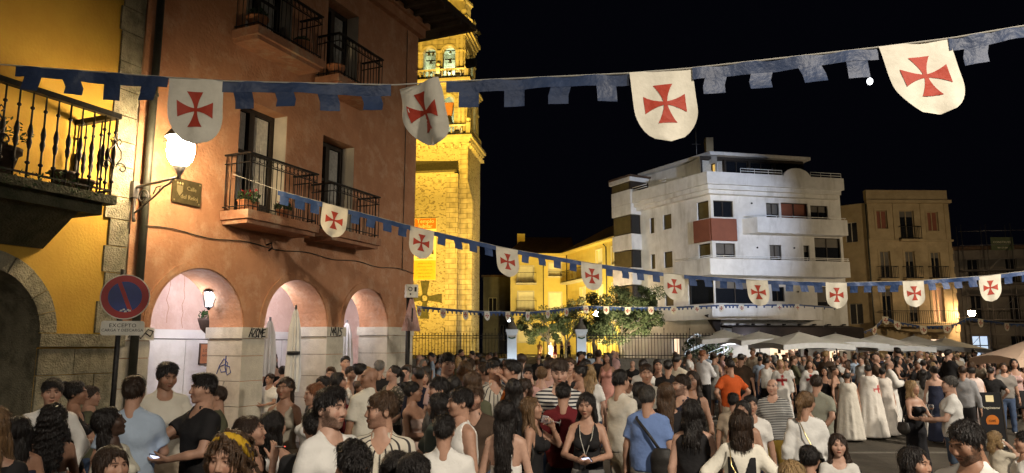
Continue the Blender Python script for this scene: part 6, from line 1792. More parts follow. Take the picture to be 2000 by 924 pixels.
HAIRS = ('short', 'buzz', 'quiff', 'fringe', 'curlyshort', 'long', 'straight', 'bob', 'bun', 'pony', 'curly', 'braid', 'half', 'bald', 'balding')
def hair_field(F, st, rng, L=1.0):
    """in head coordinates"""
    ex = {'buzz': .004, 'balding': .004, 'short': .012, 'quiff': .014, 'fringe': .018, 'curlyshort': .026, 'curly': .03}.get(st, .013)
    if st in ('short', 'quiff', 'fringe', 'curlyshort'):
        F.ell((0, .020, .034), (.0815, .1005, .090), .01); F.ell((0, .006, .072), (.070 + ex * .5, .084 + ex * .7, .054 + ex), .03)
    else: F.ell((0, .020, .036), (.076 + ex, .096 + ex, .086 + ex), .01)
    if st == 'quiff': F.ell((0, -.055, .115), (.055, .045, .026), .03)
    if st == 'curlyshort': F.ell((0, -.03, .11), (.07, .07, .04), .03)
    # face opening
    if st == 'fringe':
        F.ell((0, -.115, -.062), (.064, .075, .098), .012, 's')
    else:
        F.ell((0, -.112, -.012), (.068, .080, .100 if st not in ('balding',) else .13), .015, 's')
    if st in ('short', 'buzz', 'quiff', 'fringe', 'curlyshort', 'bun', 'pony', 'braid', 'balding'):
        for s in (-1, 1):   # clear the ears and cheeks
            F.ell((.090 * s, -.030, -.052), (.045, .048, .060), .014, 's')
        x, y, z = F.full(); F.clip(-.092 - z + .0 * x); F.clip(-(z + .012) - (y + .01) * .75)
    else:
        x, y, z = F.full()
    if st in ('long', 'straight', 'half', 'bob', 'curly'): F.ell((rng.uniform(-.02, .02), -.098, .086), (.026, .04, .036), .014, 's')
    if st in ('long', 'straight', 'curly', 'half'):
        w = 1.0 if st != 'curly' else 1.35
        F.cap((0, .055, -.02), (0, .105, -.34 * L), .075, .062 * w, .04, (1.25, .62, 1))
        for s in (-1, 1):
            if st != 'half':
                F.cap((.076 * s, -.004, .01), (.095 * s * w, -.01, -.2 * L), .022, .03 * w, .03); F.cap((.095 * s * w, -.01, -.2 * L), (.085 * s * w, -.03, -.31 * L), .03 * w, .018, .03)
            else: F.cap((.07 * s, .03, .0), (.075 * s, .06, -.2 * L), .025, .03, .03)
    if st == 'bob':
        F.cap((0, .045, -.02), (0, .06, -.13 * L), .078, .078, .03, (1.2, .72, 1))
        for s in (-1, 1): F.cap((.076 * s, -.002, .02), (.083 * s, -.025, -.11 * L), .024, .024, .03)
    if st == 'bun': F.ell((0, .115, .085), (.048, .045, .046), .012)
    if st == 'pony': F.cap((0, .10, .05), (0, .155, .0), .03, .034, .02); F.cap((0, .155, .0), (.01, .15, -.22 * L), .034, .018, .02)
    if st == 'braid': F.cap((0, .09, .0), (0, .12, -.4), .032, .02, .02)
    x, y, z = F.full()
    if st == 'balding': F.clip(z - .050 + .25 * y)
    q1, q2 = rng.uniform(0, 6), rng.uniform(0, 6); F.D += (.0045 if st not in ('buzz', 'balding') else .001) * (np.sin(x * 38 + q1 + y * 17) * np.sin(z * 31 + q2) + .6 * np.sin(y * 45 + q2 + z * 22))
    an = np.arctan2(x, y - .0); a, f = {'curly': (.011, 1), 'curlyshort': (.008, 1)}.get(st, (.0028, 0))
    if f:
        F.D += a * (np.sin(x * 95 + z * 40) * np.sin(y * 90 + 1) + np.sin(z * 110 + y * 60 + x * 30)) * .7
    else:
        F.D += a * (np.sin(an * 34 + z * 14 + 2 * np.sin(z * 20)) + .6 * np.sin(an * 61 - z * 30))
        if st in ('long', 'half', 'straight'): F.D += (.005 if st != 'straight' else .002) * np.sin(z * 32 + an * 3 + rng.uniform(0, 6)) * (z < -.03)

def hand_mesh(w, el, pn, curl, side, h, sc=1.0):
    f = unit(w - el); n = unit(pn - f * float(pn @ f)); s = -side  # person's right hand is at -x
    t = np.cross(f, n) * s
    F = Field(w - .14, w + .14, h) if False else Field(w + f * .07 - .15, w + f * .07 + .15, h)
    q = lambda a, b, c: w + f * a + t * b + n * c
    F.cap(w - f * .05, w + f * .012, .0285, .026, .01)
    for b in (-.026, -.009, .009, .026):
        F.cap(q(.012, b * .75, 0), q(.088 - abs(b - .009) * .25, b, .0), .0150, .0125, .012)
    for i, (b, L) in enumerate(((.028, .069), (.0095, .077), (-.0095, .072), (-.028, .055))):
        p = q(.088 - (.008 if i == 3 else 0) - (.002 if i == 0 else 0), b, 0); a = curl * (.55 + .08 * i); d = f * math.cos(a * .6) + n * math.sin(a * .6) + t * b * (2.0 if curl < .7 else .4); ang = a * .6
        for k, (fr_, r0, r1) in enumerate(((.45, .0098, .0088), (.31, .0088, .008), (.24, .008, .0068))):
            d = unit(f * math.cos(ang) + n * math.sin(ang) + t * b * (3.0 if curl < .7 else .6)); p2 = p + d * (L * 1.12 * fr_)
            F.cap(p, p2, r0, r1, .003); p = p2; ang += a * .95
    d1 = unit(t * .5 + f * .8 + n * .4); p1 = q(.022, .026, .004); p2 = p1 + d1 * .042; d2 = unit(t * .35 + f * .8 + n * (.35 + .4 * curl)); p3 = p2 + d2 * .034
    F.cap(p1, p2, .0150, .0115, .008); F.cap(p2, p3, .0112, .009, .003); F.cap(p3, p3 + unit(d2 + n * .4 * curl) * .024, .009, .0075, .003)
    grip = w + f * .075 + n * .032
    return F.net(), grip, (f, n, t)

def folds(F, amp, ph, sc=1.0):
    x, y, z = F.full()
    F.D += amp * (np.sin(z * 33 * sc + 2.5 * np.sin(x * 11 + ph) + y * 9 + ph) * .5 + np.sin(x * 24 * sc + z * 13 + 2 * ph + 2 * np.sin(z * 7)) * .35 + .3 * np.sin(y * 30 + z * 22 - x * 15 + ph))

def sleeve(F, sh, el, w, frac, g0, g1, k=.03, sex='m'):
    """frac < 1: short sleeve on the upper arm; > 1: down the forearm"""
    r = .052 if sex == 'm' else .043
    if frac <= 1:
        F.cap(sh, sh + (el - sh) * frac, r + g0, r - .004 + g1, k, flat=True)
    else:
        F.cap(sh, el, r + g0, r - .010 + g1, k); F.cap(el, el + (w - el) * min(1, frac - 1), r - .010 + g1, r - .020 + g1, .02, flat=True)

def make_person(px, top, Y, sex, face, hair, hc, skin, tops, bottom, poses=('hang', 'hang'), hy=0, hpitch=0, h=None, beard=0, build=1.0, seated=False, L=1.0, seed=None, detail=1.0, group=None, label=None, extra=(), shoes=True, x=None, lean=0):
    """one person: the body is one mesh, hair and clothes are its parts"""
    global PCOUNT
    PCOUNT += 1
    seed = seed if seed is not None else PCOUNT
    rng = random.Random(seed * 17 + 3); ph = rng.uniform(0, 6)
    pt = P(px, top, Y); gx, gy = pt.x, Y; g = gz(gx, gy)
    hairup = {'buzz': .0, 'balding': .0, 'bald': -.004, 'quiff': .03, 'fringe': .02, 'curlyshort': .035, 'curly': .03}.get(hair, .012)
    std = 1.745 + hairup - (.40 if seated else 0)
    want = pt.z - g
    sc = want / std
    if not seated: sc = min(1.14, max(.60 if h == 'child' else .86, sc))
    else: sc = min(1.1, max(.9, sc))
    vh = min(.024, max(.0056, Y / 718 * .80 / detail)) / sc
    vb = max(.016, vh * 2.1)
    A = [arm_joints(sex, s, p) for s, p in zip((-1, 1), poses)]   # person's right (-x), left (+x)
    legs = [leg_joints(sex, s, seated) for s in (-1, 1)]
    hcn, Rm = head_frame(sex, hy, hpitch)
    dz = -.40 if seated else 0.0   # seat height shift
    V, Fc, C = [], [], []
    def push(vs, fs, col):
        b = sum(len(v) for v in V); V.append(vs); Fc.append(fs + b); C.append(np.ones((len(vs), 3)) if col is None else col)
    # ---- body
    lo = V3(-.34, -.34, -.01); hi = V3(.34, .30, 1.60)
    for a in A:
        for q in a[:3]: lo = np.minimum(lo, q - .09); hi = np.maximum(hi, q + .09)
    if seated: lo[1] = min(lo[1], -.62)
    F = Field(lo, hi, vb)
    torso_prims(F, sex, 0, build)
    F.cap((0, .012, 1.42), (0, .012, 1.52), .060 if sex == 'm' else .050, .053 if sex == 'm' else .046, .03)
    F.cap((-.10, .02, 1.43), (0, .015, 1.49), .03, .045, .04); F.cap((.10, .02, 1.43), (0, .015, 1.49), .03, .045, .04)
    r = (.052, .042, .027) if sex == 'm' else (.042, .035, .0235)
    for sh, el, w, pn, cu in A:
        F.cap(sh, el, r[0] * build, r[1], .03); F.cap(el, el + (w - el) * .45, r[1] * .98, r[1] * .93, .015); F.cap(el + (w - el) * .4, w, r[1] * .93, r[2], .015)
    for hp_, kn, an in legs:
        F.cap(hp_, kn, .088 * build, .054, .03); F.cap(kn, kn + (an - kn) * .4, .053, .056, .02); F.cap(kn + (an - kn) * .4, an, .056, .036, .02)
        F.cap(an + V3(0, .02, -.03), an + V3(0, -.16, -.05), .036, .026, .02)
    vs, fs = F.net(); push(vs, fs, None)
    # ---- head
    F = Field((-.105, -.15, -.22), (.105, .13, .14), vh); head_field(F, sex, .95 + .1 * rng.random())
    vs, fs = F.net(); col = head_colors(vs, sex, hc, beard, sex == 'f'); push(vs @ Rm.T + hcn, fs, col)
    # ---- hands
    grips = []
    for (sh, el, w, pn, cu), s in zip(A, (-1, 1)):
        (vs, fs), gp, fr_ = hand_mesh(w, el, pn, cu, s, min(.011, max(.0046, vh * .82)))
        push(vs, fs, None); grips.append((gp, fr_))
    vs = np.concatenate(V); fs = np.concatenate(Fc); col = np.concatenate(C)
    me = np_mesh('person', vs, fs, PM['skin'], col)
    o = bpy.data.objects.new('person', me); COL.objects.link(o)
    az = math.atan2(gx, gy)
    o.location = (gx, gy, g + dz * sc); o.rotation_euler = (R(lean), 0, R(face) - az); o.scale = (sc, sc, sc); o.color = (*skin, 1)
    tag(o, label, 'person', group)
    def child(name, vs, fs, mat, colr, cols=None):
        if len(vs) == 0: return None
        q = bpy.data.objects.new(name, np_mesh(name, vs, fs, PM[mat], cols)); COL.objects.link(q); q.parent = o; q.color = (*colr, 1); return q
    # ---- hair
    if hair != 'bald':
        big = hair in ('long', 'straight', 'curly', 'half', 'braid', 'pony')
        F = Field((-.16, -.14, -.46 * max(1, L) if big else -.24), (.16, .22, .19), max(.0065 / sc, vh * 1.25)); hair_field(F, hair, rng, L); vs, fs = F.net()
        if Y < 14.5 and len(vs): vs, fs = strands(vs, fs, hair, rng, 1100 if Y < 8 else 500)
        child('hair', vs @ Rm.T + hcn, fs, 'hair', hc)
    vc = max(.0125, vh * 1.7)
    # ---- clothes
    kind, tc_, pat = tops
    lo = V3(-.30, -.30, .80); hi = V3(.30, .28, 1.56)
    if kind in ('robe', 'dress', 'longdress', 'strapless', 'cape'): lo = V3(-.44, -.44, -.02); hi = V3(.44, .44, 1.60)
    for a in A:
        for q in a[:3]: lo = np.minimum(lo, q - .11); hi = np.maximum(hi, q + .11)
    F = Field(lo, hi, vc if kind != 'cape' else vc * 1.15); x_, y_, z_ = F.full()
    loose = .014
    def skirt(z1, r0, r1, nf, amp, zw=1.05):
        F.cap((0, .012, zw), (0, .015, z1), r0, r1, .04, (1, .8, 1)); an = np.arctan2(x_, y_)
        F.D += amp * np.sin(an * nf + ph) * np.clip((zw - .1 - z_) / .5, 0, 1)
    neck = lambda r_, drop: F.cap((0, -.052, 1.468 - drop), (0, -.005, 1.62), r_, r_, .01, op='s')
    if kind in ('tee', 'polo', 'shirt', 'linen', 'blouse'):
        torso_prims(F, sex, loose, build)
        F.cap((0, .008, .93), (0, .0, 1.25), (.162 if sex == 'm' else .155) * build + .008, (.165 if sex == 'm' else .135) * build + .008, .05, (1, .74, 1))
        F.cap((0, .022, 1.43), (0, .024, 1.492), .066 if sex == 'm' else .058, .060 if sex == 'm' else .053, .025)
        fr_ = {'tee': .72, 'polo': .66, 'shirt': .85, 'linen': 1.95, 'blouse': 1.9}[kind]
        gs = {'blouse': (.018, .034)}.get(kind, (.011, .018))
        for a in A: sleeve(F, a[0], a[1], a[2], fr_, gs[0], gs[1], .03, sex)
        folds(F, .0085 if kind != 'polo' else .007, ph); F.clip(.885 - z_ if kind != 'blouse' else 1.0 - z_)
        neck(.064 if sex == 'm' else .075, 0.0 if kind in ('tee',) else .015)
        if kind in ('shirt', 'linen') : F.ell((0, -.14, 1.44), (.05, .08, .075), .015, 's')
        if kind == 'blouse': neck(.09, .03)
    elif kind in ('tank', 'crop', 'halter', 'vneck'):
        torso_prims(F, sex, loose * .75, build)
        if kind == 'tank' and sex == 'm': F.cap((0, .008, .93), (0, .0, 1.25), .168 * build, .170 * build, .05, (1, .74, 1))
        folds(F, .006, ph); F.clip((.90 if kind != 'crop' else 1.06) - z_)
        neck(.075, .05 if kind != 'vneck' else .02)
        if kind == 'vneck': F.ell((0, -.15, 1.40), (.05, .09, .13), .01, 's')
        if kind in ('crop', 'halter'): F.clip(z_ - 1.30 - .12 * (np.abs(np.abs(x_) - .075) < .012)); F.clip(np.where(y_ > .0, z_ - (1.17 if kind == 'crop' else 1.20) - .25 * (np.abs(np.abs(x_) - .07) < .010), -1))
        for a in A: F.cap(a[0] + V3(0, 0, .10), a[0] + V3(0, 0, -.12), .072 if sex == 'f' else .06, .055, .01, op='s')
    elif kind in ('dress', 'longdress', 'strapless'):
        torso_prims(F, sex, loose, build); F.cap((0, .014, .86), (0, .01, 1.08), (.178 if sex == 'f' else .16) * build + .012, .125 * build + .01, .05, (1, .78, 1)); skirt({'dress': .52}.get(kind, .08), .13, .22 if kind == 'dress' else .25, 7, .008)
        folds(F, .005, ph)
        if kind == 'strapless':
            F.clip(z_ - 1.33)
        else:
            neck(.085, .05)
            for a in A: F.cap(a[0] + V3(0, 0, .10), a[0] + V3(0, 0, -.10), .06, .045, .01, op='s')
        F.clip((.5 if kind == 'dress' else .06) - z_)
    elif kind == 'robe':
        torso_prims(F, sex, .022, build); skirt(.10, .17, .30, 9, .02)
        for a in A: sleeve(F, a[0], a[1], a[2], 1.95, .03, .055, .03, sex)
        folds(F, .009, ph); F.clip(.07 - z_); neck(.07, .01)
    elif kind == 'cape':
        F.cap((0, .02, 1.36), (0, .06, .06), .21, .37, .05, (1, .80, 1)); F.cap((-.13, .02, 1.40), (.13, .02, 1.40), .085, .085, .06)
        an = np.arctan2(x_, y_); F.D += (.016 * np.sin(an * 9 + ph + 1.3 * np.sin(an * 3)) + .009 * np.sin(an * 17 + 2 * ph)) * np.clip((1.30 - z_) / .6, 0, 1)
        F.ell((0, .13, 1.39), (.15, .10, .12), .04); F.ell((0, .05, 1.50), (.085, .07, .09), .03, 's')
        F.cap((-.10, .16, 1.33), (.10, .16, 1.33), .05, .05, .03); F.clip(.03 - z_)
        neck(.075, -.01)
    if kind != 'none':
        vs, fs = F.net(); cols = None
        if pat == 'cross' or pat == 'crossback':
            sg = -1 if pat == 'cross' else 1; cx, cz, s_ = (0, 1.22, 1.0) if pat == 'cross' else (-.17, 1.18, .8)
            X, Z = (vs[:, 0] - cx) / s_, (vs[:, 2] - cz) / s_
            ok = vs[:, 1] * sg > .0
            arm = lambda l, t_: (np.abs(l) < .135) & (np.abs(t_) < .020 + .16 * np.abs(l))
            mk = ok & (arm(X, Z) | arm(Z, X)); cols = np.tile(np.array(tc_, np.float32), (len(vs), 1)); cols[mk] = (.42, .03, .03); pat = 'attr'
        if pat == 'logo':
            cols = np.tile(np.array(tc_, np.float32), (len(vs), 1)); mk = (vs[:, 1] > .05) & (np.abs(vs[:, 2] - 1.19) < .03) & (np.abs(vs[:, 0]) < .12); mk &= np.sin(vs[:, 0] * 160) > -.5; cols[mk] = (.45, .3, .03); pat = 'attr'
        nm = {'tee': 't_shirt', 'polo': 'polo_shirt', 'shirt': 'shirt', 'linen': 'long_sleeved_shirt', 'blouse': 'blouse', 'tank': 'sleeveless_top', 'crop': 'halter_top', 'halter': 'halter_top', 'vneck': 'sleeveless_top', 'dress': 'dress', 'longdress': 'dress', 'strapless': 'dress', 'robe': 'tunic', 'cape': 'cape'}[kind]
        child(nm, vs, fs, pat, tc_, cols)
        if kind in ('shirt', 'linen', 'polo'):
            Fk = Field((-.13, -.14, 1.38), (.13, .12, 1.56), max(.008, vh)); Fk.cap((0, .0, 1.44), (0, .006, 1.515), .086, .068, .01, (1, .95, 1)); Fk.cap((0, -.005, 1.40), (0, .006, 1.60), .066, .058, .005, op='s'); Fk.ell((0, -.11, 1.45), (.03, .06, .09), .006, 's')
            a_, b_, c_ = Fk.full(); Fk.clip(1.446 - c_ + .0 * a_); Fk.clip(-.05 - b_ + .0 * a_); Fk.clip(c_ - 1.512 - .0 * a_)
            vs, fs = Fk.net(); child('collar', vs, fs, 'cloth', tc_)
    # ---- lower half
    if bottom is not None and kind not in ('longdress', 'robe', 'strapless', 'cape', 'dress'):
        bk, bc = bottom
        F = Field((-.36, -.60 if seated else -.34, .0), (.36, .34, 1.04), max(vb * .95, .018)); x_, y_, z_ = F.full()
        F.cap((0, .012, .90), (0, .01, 1.0), (.162 if sex == 'm' else .172) * build, (.150 if sex == 'm' else .135) * build, .05, (1, .76, 1))
        if bk in ('trousers', 'jeans', 'shorts'):
            for hp_, kn, an in legs:
                F.cap(hp_, kn, .100 * build, .070, .03)
                if bk != 'shorts': F.cap(kn, an, .070, .062, .02)
            folds(F, .006, ph); F.clip(z_ - .985)
            F.clip((.05 if bk != 'shorts' else .50) - z_)
        else:
            z1 = {'skirt': .55, 'longskirt': .08}[bk]; F.cap((0, .012, .98), (0, .015, z1), .16, .24, .04, (1, .8, 1)); an = np.arctan2(x_, y_)
            F.D += .012 * np.sin(an * 8 + ph) * np.clip((.9 - z_) / .4, 0, 1); F.clip(z_ - 1.0); F.clip(z1 - z_)
        vs, fs = F.net(); child({'jeans': 'jeans', 'longskirt': 'skirt'}.get(bk, bk), vs, fs, 'cloth', bc)
    if shoes and not seated:
        V, Fc = [], []
        F = Field((-.2, -.2, -.01), (.2, .12, .13), max(.02, vb))
        for hp_, kn, an in legs:
            F.cap(an + V3(0, .03, -.03), an + V3(0, -.15, -.045), .046, .036, .03)
        a_, b_, c_ = F.full(); F.clip(-c_ + .0 * a_); vs, fs = F.net(); child('shoes', vs, fs, 'cloth', rng.choice(((.02, .02, .02), (.5, .5, .48), (.08, .05, .03))))
    wp = lambda v: o_mat(o) @ Vector([float(q) for q in v])
    return o, grips, wp, (hcn, Rm, sc, child)
PCOUNT = 0
def o_mat(o):
    return Matrix.Translation(o.location) @ o.rotation_euler.to_matrix().to_4x4() @ Matrix.Diagonal((*o.scale, 1))
# ------------------------------------------------------------------ the crowd, one by one
BK, DB, MB_, LB, BL, GR, RD = (.014, .011, .010), (.035, .020, .012), (.075, .042, .022), (.16, .095, .045), (.34, .23, .11), (.22, .21, .20), (.20, .075, .03)
SL, SM, ST_, SB = (.52, .32, .235), (.44, .255, .175), (.33, .18, .115), (.07, .04, .028)
WH, CRM, BLK, NAVY, GREY, DGREY = (.72, .70, .66), (.62, .56, .45), (.016, .015, .016), (.018, .022, .045), (.30, .29, .27), (.07, .068, .065)
LBLUE, BLUE, ORNG, DRED, PINK, BEIGE, OLIVE, BROWN, JEAN = (.36, .44, .55), (.15, .23, .46), (.62, .17, .025), (.13, .012, .016), (.58, .36, .34), (.46, .37, .27), (.10, .10, .06), (.07, .045, .03), (.06, .09, .16)
C_ = 'cloth'
G_NEAR, G_MID = 'people of the crowd close to the camera', 'people of the crowd in the middle of the square'

def phone(o, grips, wp, acc, side, label, glow=True):
    gp, (f, n, t) = grips[side]; c = Vector([float(v) for v in gp]); f, n, t = [Vector([float(v) for v in q]) for q in (f, n, t)]
    m = MB(); a, b = f * .0 + t * .072, n; u = (f * .8 + n * .4).normalized(); w = t.normalized(); v = u.cross(w)
    q = lambda i, j, k: o_mat(o) @ (c + w * (j * .036) + u * (i * .072) + v * k)
    m.hexa([q(-1, -1, -.004), q(1, -1, -.004), q(1, 1, -.004), q(-1, 1, -.004), q(-1, -1, .004), q(1, -1, .004), q(1, 1, .004), q(-1, 1, .004)])
    ph = m.build('phone', M['plastic']); tag(ph, label, 'phone')
    if glow:
        s = MB(); s.poly([q(-.9, -.9, .0046), q(.9, -.9, .0046), q(.9, .9, .0046), q(-.9, .9, .0046)]); s.poly([q(-.9, -.9, -.0046), q(.9, -.9, -.0046), q(.9, .9, -.0046), q(-.9, .9, -.0046)]); s.build('screen', M['glow_phone'], ph)
def glass_thing(c, label, kind='wine', tilt=(0, 0, 0), name=None):
    t = empty('drinking_glass', c, label, 'drinking glass')
    R3 = Matrix.Rotation(tilt[0], 3, 'X') @ Matrix.Rotation(tilt[1], 3, 'Y')
    if kind == 'wine': prof = [(.034, 0), (.005, .006), (.0045, .08), (.03, .10), (.041, .13), (.036, .18)]; dr = [(.002, .097), (.028, .102), (.037, .125)]; dm = 'redwine'
    elif kind == 'beer': prof = [(.034, 0), (.006, .008), (.006, .04), (.036, .07), (.047, .11), (.043, .165)]; dr = [(.003, .063), (.034, .073), (.044, .105), (.044, .12)]; dm = 'beer'
    else: prof = [(.03, 0), (.033, .004), (.037, .12)]; dr = [(.029, .004), (.034, .07)]; dm = 'redwine'
    def bld(pr, nm, mt):
        m = MB(); m.lathe(pr, (0, 0, 0), 14); m.v = [tuple(Vector(c) + R3 @ Vector(p)) for p in m.v]; return m.build(nm, mt, t)
    bld(prof, 'bowl', M['clear']); bld(dr, 'drink', M[dm])
def wpt(o, gp): return o_mat(o) @ Vector([float(v) for v in gp])
def bag(o, pts, strap, size, mat, label, name='shoulder_bag', chain=False):
    """pts: centre of the bag in the wearer's coordinates, strap: polyline"""
    c = V3(*pts); t = empty(name, wpt(o, c), label, 'bag')
    F = Field(c - .3, c + .3, .014); F.ell(c, size, .01); 
    x, y, z = F.full(); F.D += .004 * np.sin(z * 40) ; F.clip(z - c[2] - size[2] * .75); vs, fs = F.net()
    me = np_mesh('bag_body', np.array([wpt(o, v) for v in vs], np.float32), fs, M[mat]); link('bag_body', me, t)
    m = MB(); m.tube([wpt(o, p) for p in strap], .006 if chain else .016, 6); m.build('strap', M['goldchain' if chain else mat], t)

def p(px, top, Y, sex, face, hair, hc, skin, tops, bottom, poses, label, **kw):
    kw.setdefault('group', G_NEAR if Y < 9 else G_MID)
    return make_person(px, top, Y, sex, face, hair, hc, skin, tops, bottom, poses, label=label, **kw)
H2 = ('hang', 'hang'); TR = 'trousers'; JN = 'jeans'
# --- left group by the stone wall
p(-14, 797, 4.2, 'f', 170, 'straight', LB, SM, ('tee', BLK, C_), (JN, JEAN), H2, 'fair haired woman cut by the left edge of the picture')
p(38, 816, 5.5, 'f', 175, 'bob', BK, ST_, ('strapless', NAVY, C_), None, H2, 'dark bobbed woman with bare shoulders at the bottom left, seen from behind', L=1.5)
p(106, 792, 6.0, 'f', 172, 'curly', BK, ST_, ('halter', WH, 'print'), (TR, BLK), H2, 'woman with long dark curls and white lace halter, back to the camera')
p(103, 745, 6.9, 'm', -8, 'short', BK, SM, ('linen', WH, C_), (TR, NAVY), ('hang', 'pocket'), 'smiling man in a white shirt before the stone wall', hy=10)
p(152, 748, 7.6, 'f', 80, 'bun', BK, ST_, ('tank', BLK, C_), (TR, BLK), ('clasp', 'hang'), 'woman with dark hair up in profile by the stone wall')
p(180, 757, 8.4, 'm', 75, 'short', DB, SM, ('tee', OLIVE, C_), (JN, JEAN), ('glass', 'hang'), 'man in glasses half hidden beside the stone wall')
o_ = p(226, 798, 5.5, 'f', 62, 'half', BK, SB, ('tee', (.60, .57, .47), C_), (TR, BLK), ('hang', 'clasp'), 'dark skinned woman with long black hair in a cream knit top, looking up', hy=20, hpitch=-16, L=1.1)
p(222, 884, 4.2, 'f', 30, 'straight', DB, SM, ('tee', BLK, C_), (JN, JEAN), H2, 'brown haired head poking up at the bottom edge below the woman in cream knit')
p(264, 738, 6.3, 'm', 168, 'fringe', DB, SM, ('tee', LBLUE, C_), (TR, NAVY), ('hold', 'hang'), 'man in a pale blue t-shirt with his back turned by the downpipe', build=1.05)
o_, g_, w_, a_ = p(325, 708, 7.5, 'm', 12, 'quiff', BK, ST_, ('tee', (.60, .56, .47), C_), (TR, BEIGE), ('hang', 'phone'), 'tall bearded man in a cream t-shirt looking down in front of the near arch', hy=12, hpitch=14, beard=.45, build=1.04)
phone(o_, g_, w_, a_, 1, 'lit phone in the hand of the tall man in the cream t-shirt')
o_, g_, w_, a_ = p(398, 731, 6.6, 'm', -62, 'quiff', BK, SM, ('polo', BLK, C_), (TR, BLK), ('reach', 'hold'), 'man in a black polo facing left before the graffiti pillar', hy=-14, build=1.05)
phone(o_, g_, w_, a_, 1, 'lit phone held by the man in the black polo', True)
p(424, 758, 8.2, 'm', -100, 'short', DB, SM, ('tee', OLIVE, C_), (TR, BEIGE), H2, 'man in a khaki t-shirt hidden behind the man in the black polo')
o_, g_, w_, a_ = p(448, 850, 3.5, 'f', -28, 'curly', MB_, SM, ('tank', (.05, .05, .04), C_), (JN, JEAN), H2, 'curly brown haired woman in a yellow headband at the bottom edge')
hc_, Rm_, sc_, ch_ = a_
F_ = Field((-.13, -.16, -.12), (.13, .16, .17), .0065); F_.ell((0, .020, .036), (.112, .128, .118), .01); F_.D = np.maximum(F_.D, -1e3); x_, y_, z_ = F_.full(); F_.clip(np.abs((y_ + .02) * .9 + (z_ - .1) * .45) - .024); F_.clip(-.005 - z_)
v_, f_ = F_.net(); ch_('headband', v_ @ Rm_.T + hc_, f_, 'cloth', (.50, .30, .02))
o_, g_, w_, a_ = p(497, 816, 5.3, 'f', 68, 'pony', DB, SM, ('tank', BROWN, C_), (JN, JEAN), ('mouth', 'hang'), 'brown haired woman with a ponytail smoking, in right profile', hy=14, hpitch=-8)
gq = wpt(o_, g_[0][0]); mt_ = MB(); dv_ = Vector((1, -.15, .0)).normalized(); mt_.tube([gq + UP * .04, gq + UP * .04 + dv_ * .085], .004, 6)
cg_ = mt_.build('cigarette', M['paper']); tag(cg_, 'lit cigarette in the hand of the smoking woman', 'cigarette')
mt_ = MB(); mt_.tube([gq + UP * .04 + dv_ * .0855, gq + UP * .04 + dv_ * .092], .0042, 6); mt_.build('ember', M['glow_ember'], cg_)
p(536, 807, 5.7, 'f', 140, 'bob', BK, SM, ('vneck', WH, C_), (TR, BEIGE), H2, 'dark bobbed woman in a white vest behind the smoking woman', hy=-20, L=1.2)
p(558, 740, 8.3, 'f', -18, 'pony', DB, ST_, ('vneck', (.36, .32, .25), C_), (TR, BEIGE), H2, 'tanned woman in a beige sleeveless top before the second pillar', hy=-12)
p(612, 752, 7.9, 'f', -70, 'pony', RD, SM, ('tee', WH, C_), (JN, JEAN), H2, 'red haired woman in a white t-shirt facing left below the middle arch')
p(630, 738, 9.4, 'm', -40, 'short', BK, SM, ('tee', DGREY, C_), (JN, JEAN), H2, 'dark haired man behind the red haired woman')
p(618, 804, 4.9, 'm', 178, 'short', BK, SM, ('tee', BLK, C_), (JN, JEAN), H2, 'black haired man in a black t-shirt seen from behind, lower centre left', hy=8)
p(648, 760, 4.8, 'm', 42, 'quiff', BK, SL, ('tee', WH, C_), (JN, JEAN), H2, 'bearded man with a dark fade in a white t-shirt looking right', beard=.9, hy=8)
p(722, 722, 8.9, 'm', -150, 'bald', BK, ST_, ('shirt', (.66, .62, .52), C_), (TR, BEIGE), H2, 'bald tanned man in a cream open necked shirt turned to the arcade', hy=75)
o_, g_, w_, a_ = p(748, 772, 5.1, 'm', -8, 'short', MB_, SM, ('shirt', (.60, .55, .45), 'vstripe'), (JN, JEAN), ('glass', 'hang'), 'man in a cream shirt with dark vertical stripes looking left', hy=-66, beard=.5)
glass_thing(wpt(o_, g_[0][0]) - UP * .09, 'stemmed glass of beer held by the man in the striped shirt', 'beer')
p(690, 868, 3.7, 'm', -150, 'curlyshort', BK, SM, ('tee', BLK, C_), (JN, JEAN), H2, 'broad dark haired head at the bottom edge below the striped shirt')
p(775, 885, 4.0, 'f', 175, 'straight', BK, SM, ('tee', BLK, C_), (JN, JEAN), H2, 'smooth black haired head at the bottom edge, second from the striped shirt')
p(812, 890, 3.8, 'f', 160, 'bun', BK, SM, ('tee', NAVY, C_), (JN, JEAN), H2, 'small dark head low at the bottom edge, left of the man in the white t-shirt')
o_, g_, w_, a_ = p(808, 748, 8.6, 'f', 55, 'bun', BK, ST_, ('strapless', (.50, .36, .30), C_), None, ('clasp', 'clasp'), 'bare shouldered woman with dark hair tied up, smiling to the right', hy=30)
p(766, 716, 11.2, 'f', -50, 'pony', BK, SL, ('tee', (.12, .11, .09), 'print'), ('skirt', BLK), ('hip', 'hip'), 'woman in a patterned dark top with hands on hips by the corner', hy=-18, hpitch=-8)
p(742, 706, 13, 'm', 165, 'short', GR, SM, ('tee', BLK, C_), (TR, BLK), H2, 'grey haired man in black behind the woman in the patterned top')
p(664, 730, 10, 'f', 75, 'long', BK, SM, ('tank', DRED, C_), (JN, JEAN), H2, 'woman with long dark hair in right profile beside the third pillar')
p(686, 718, 12.2, 'f', 30, 'short', DB, SL, ('vneck', WH, C_), (JN, JEAN), H2, 'pale woman with short hair in a white top under the far arch')
p(708, 712, 11.8, 'f', 110, 'bun', BK, SL, ('tank', BLK, C_), (TR, BLK), H2, 'woman with a dark bun in a black vest under the far arch')
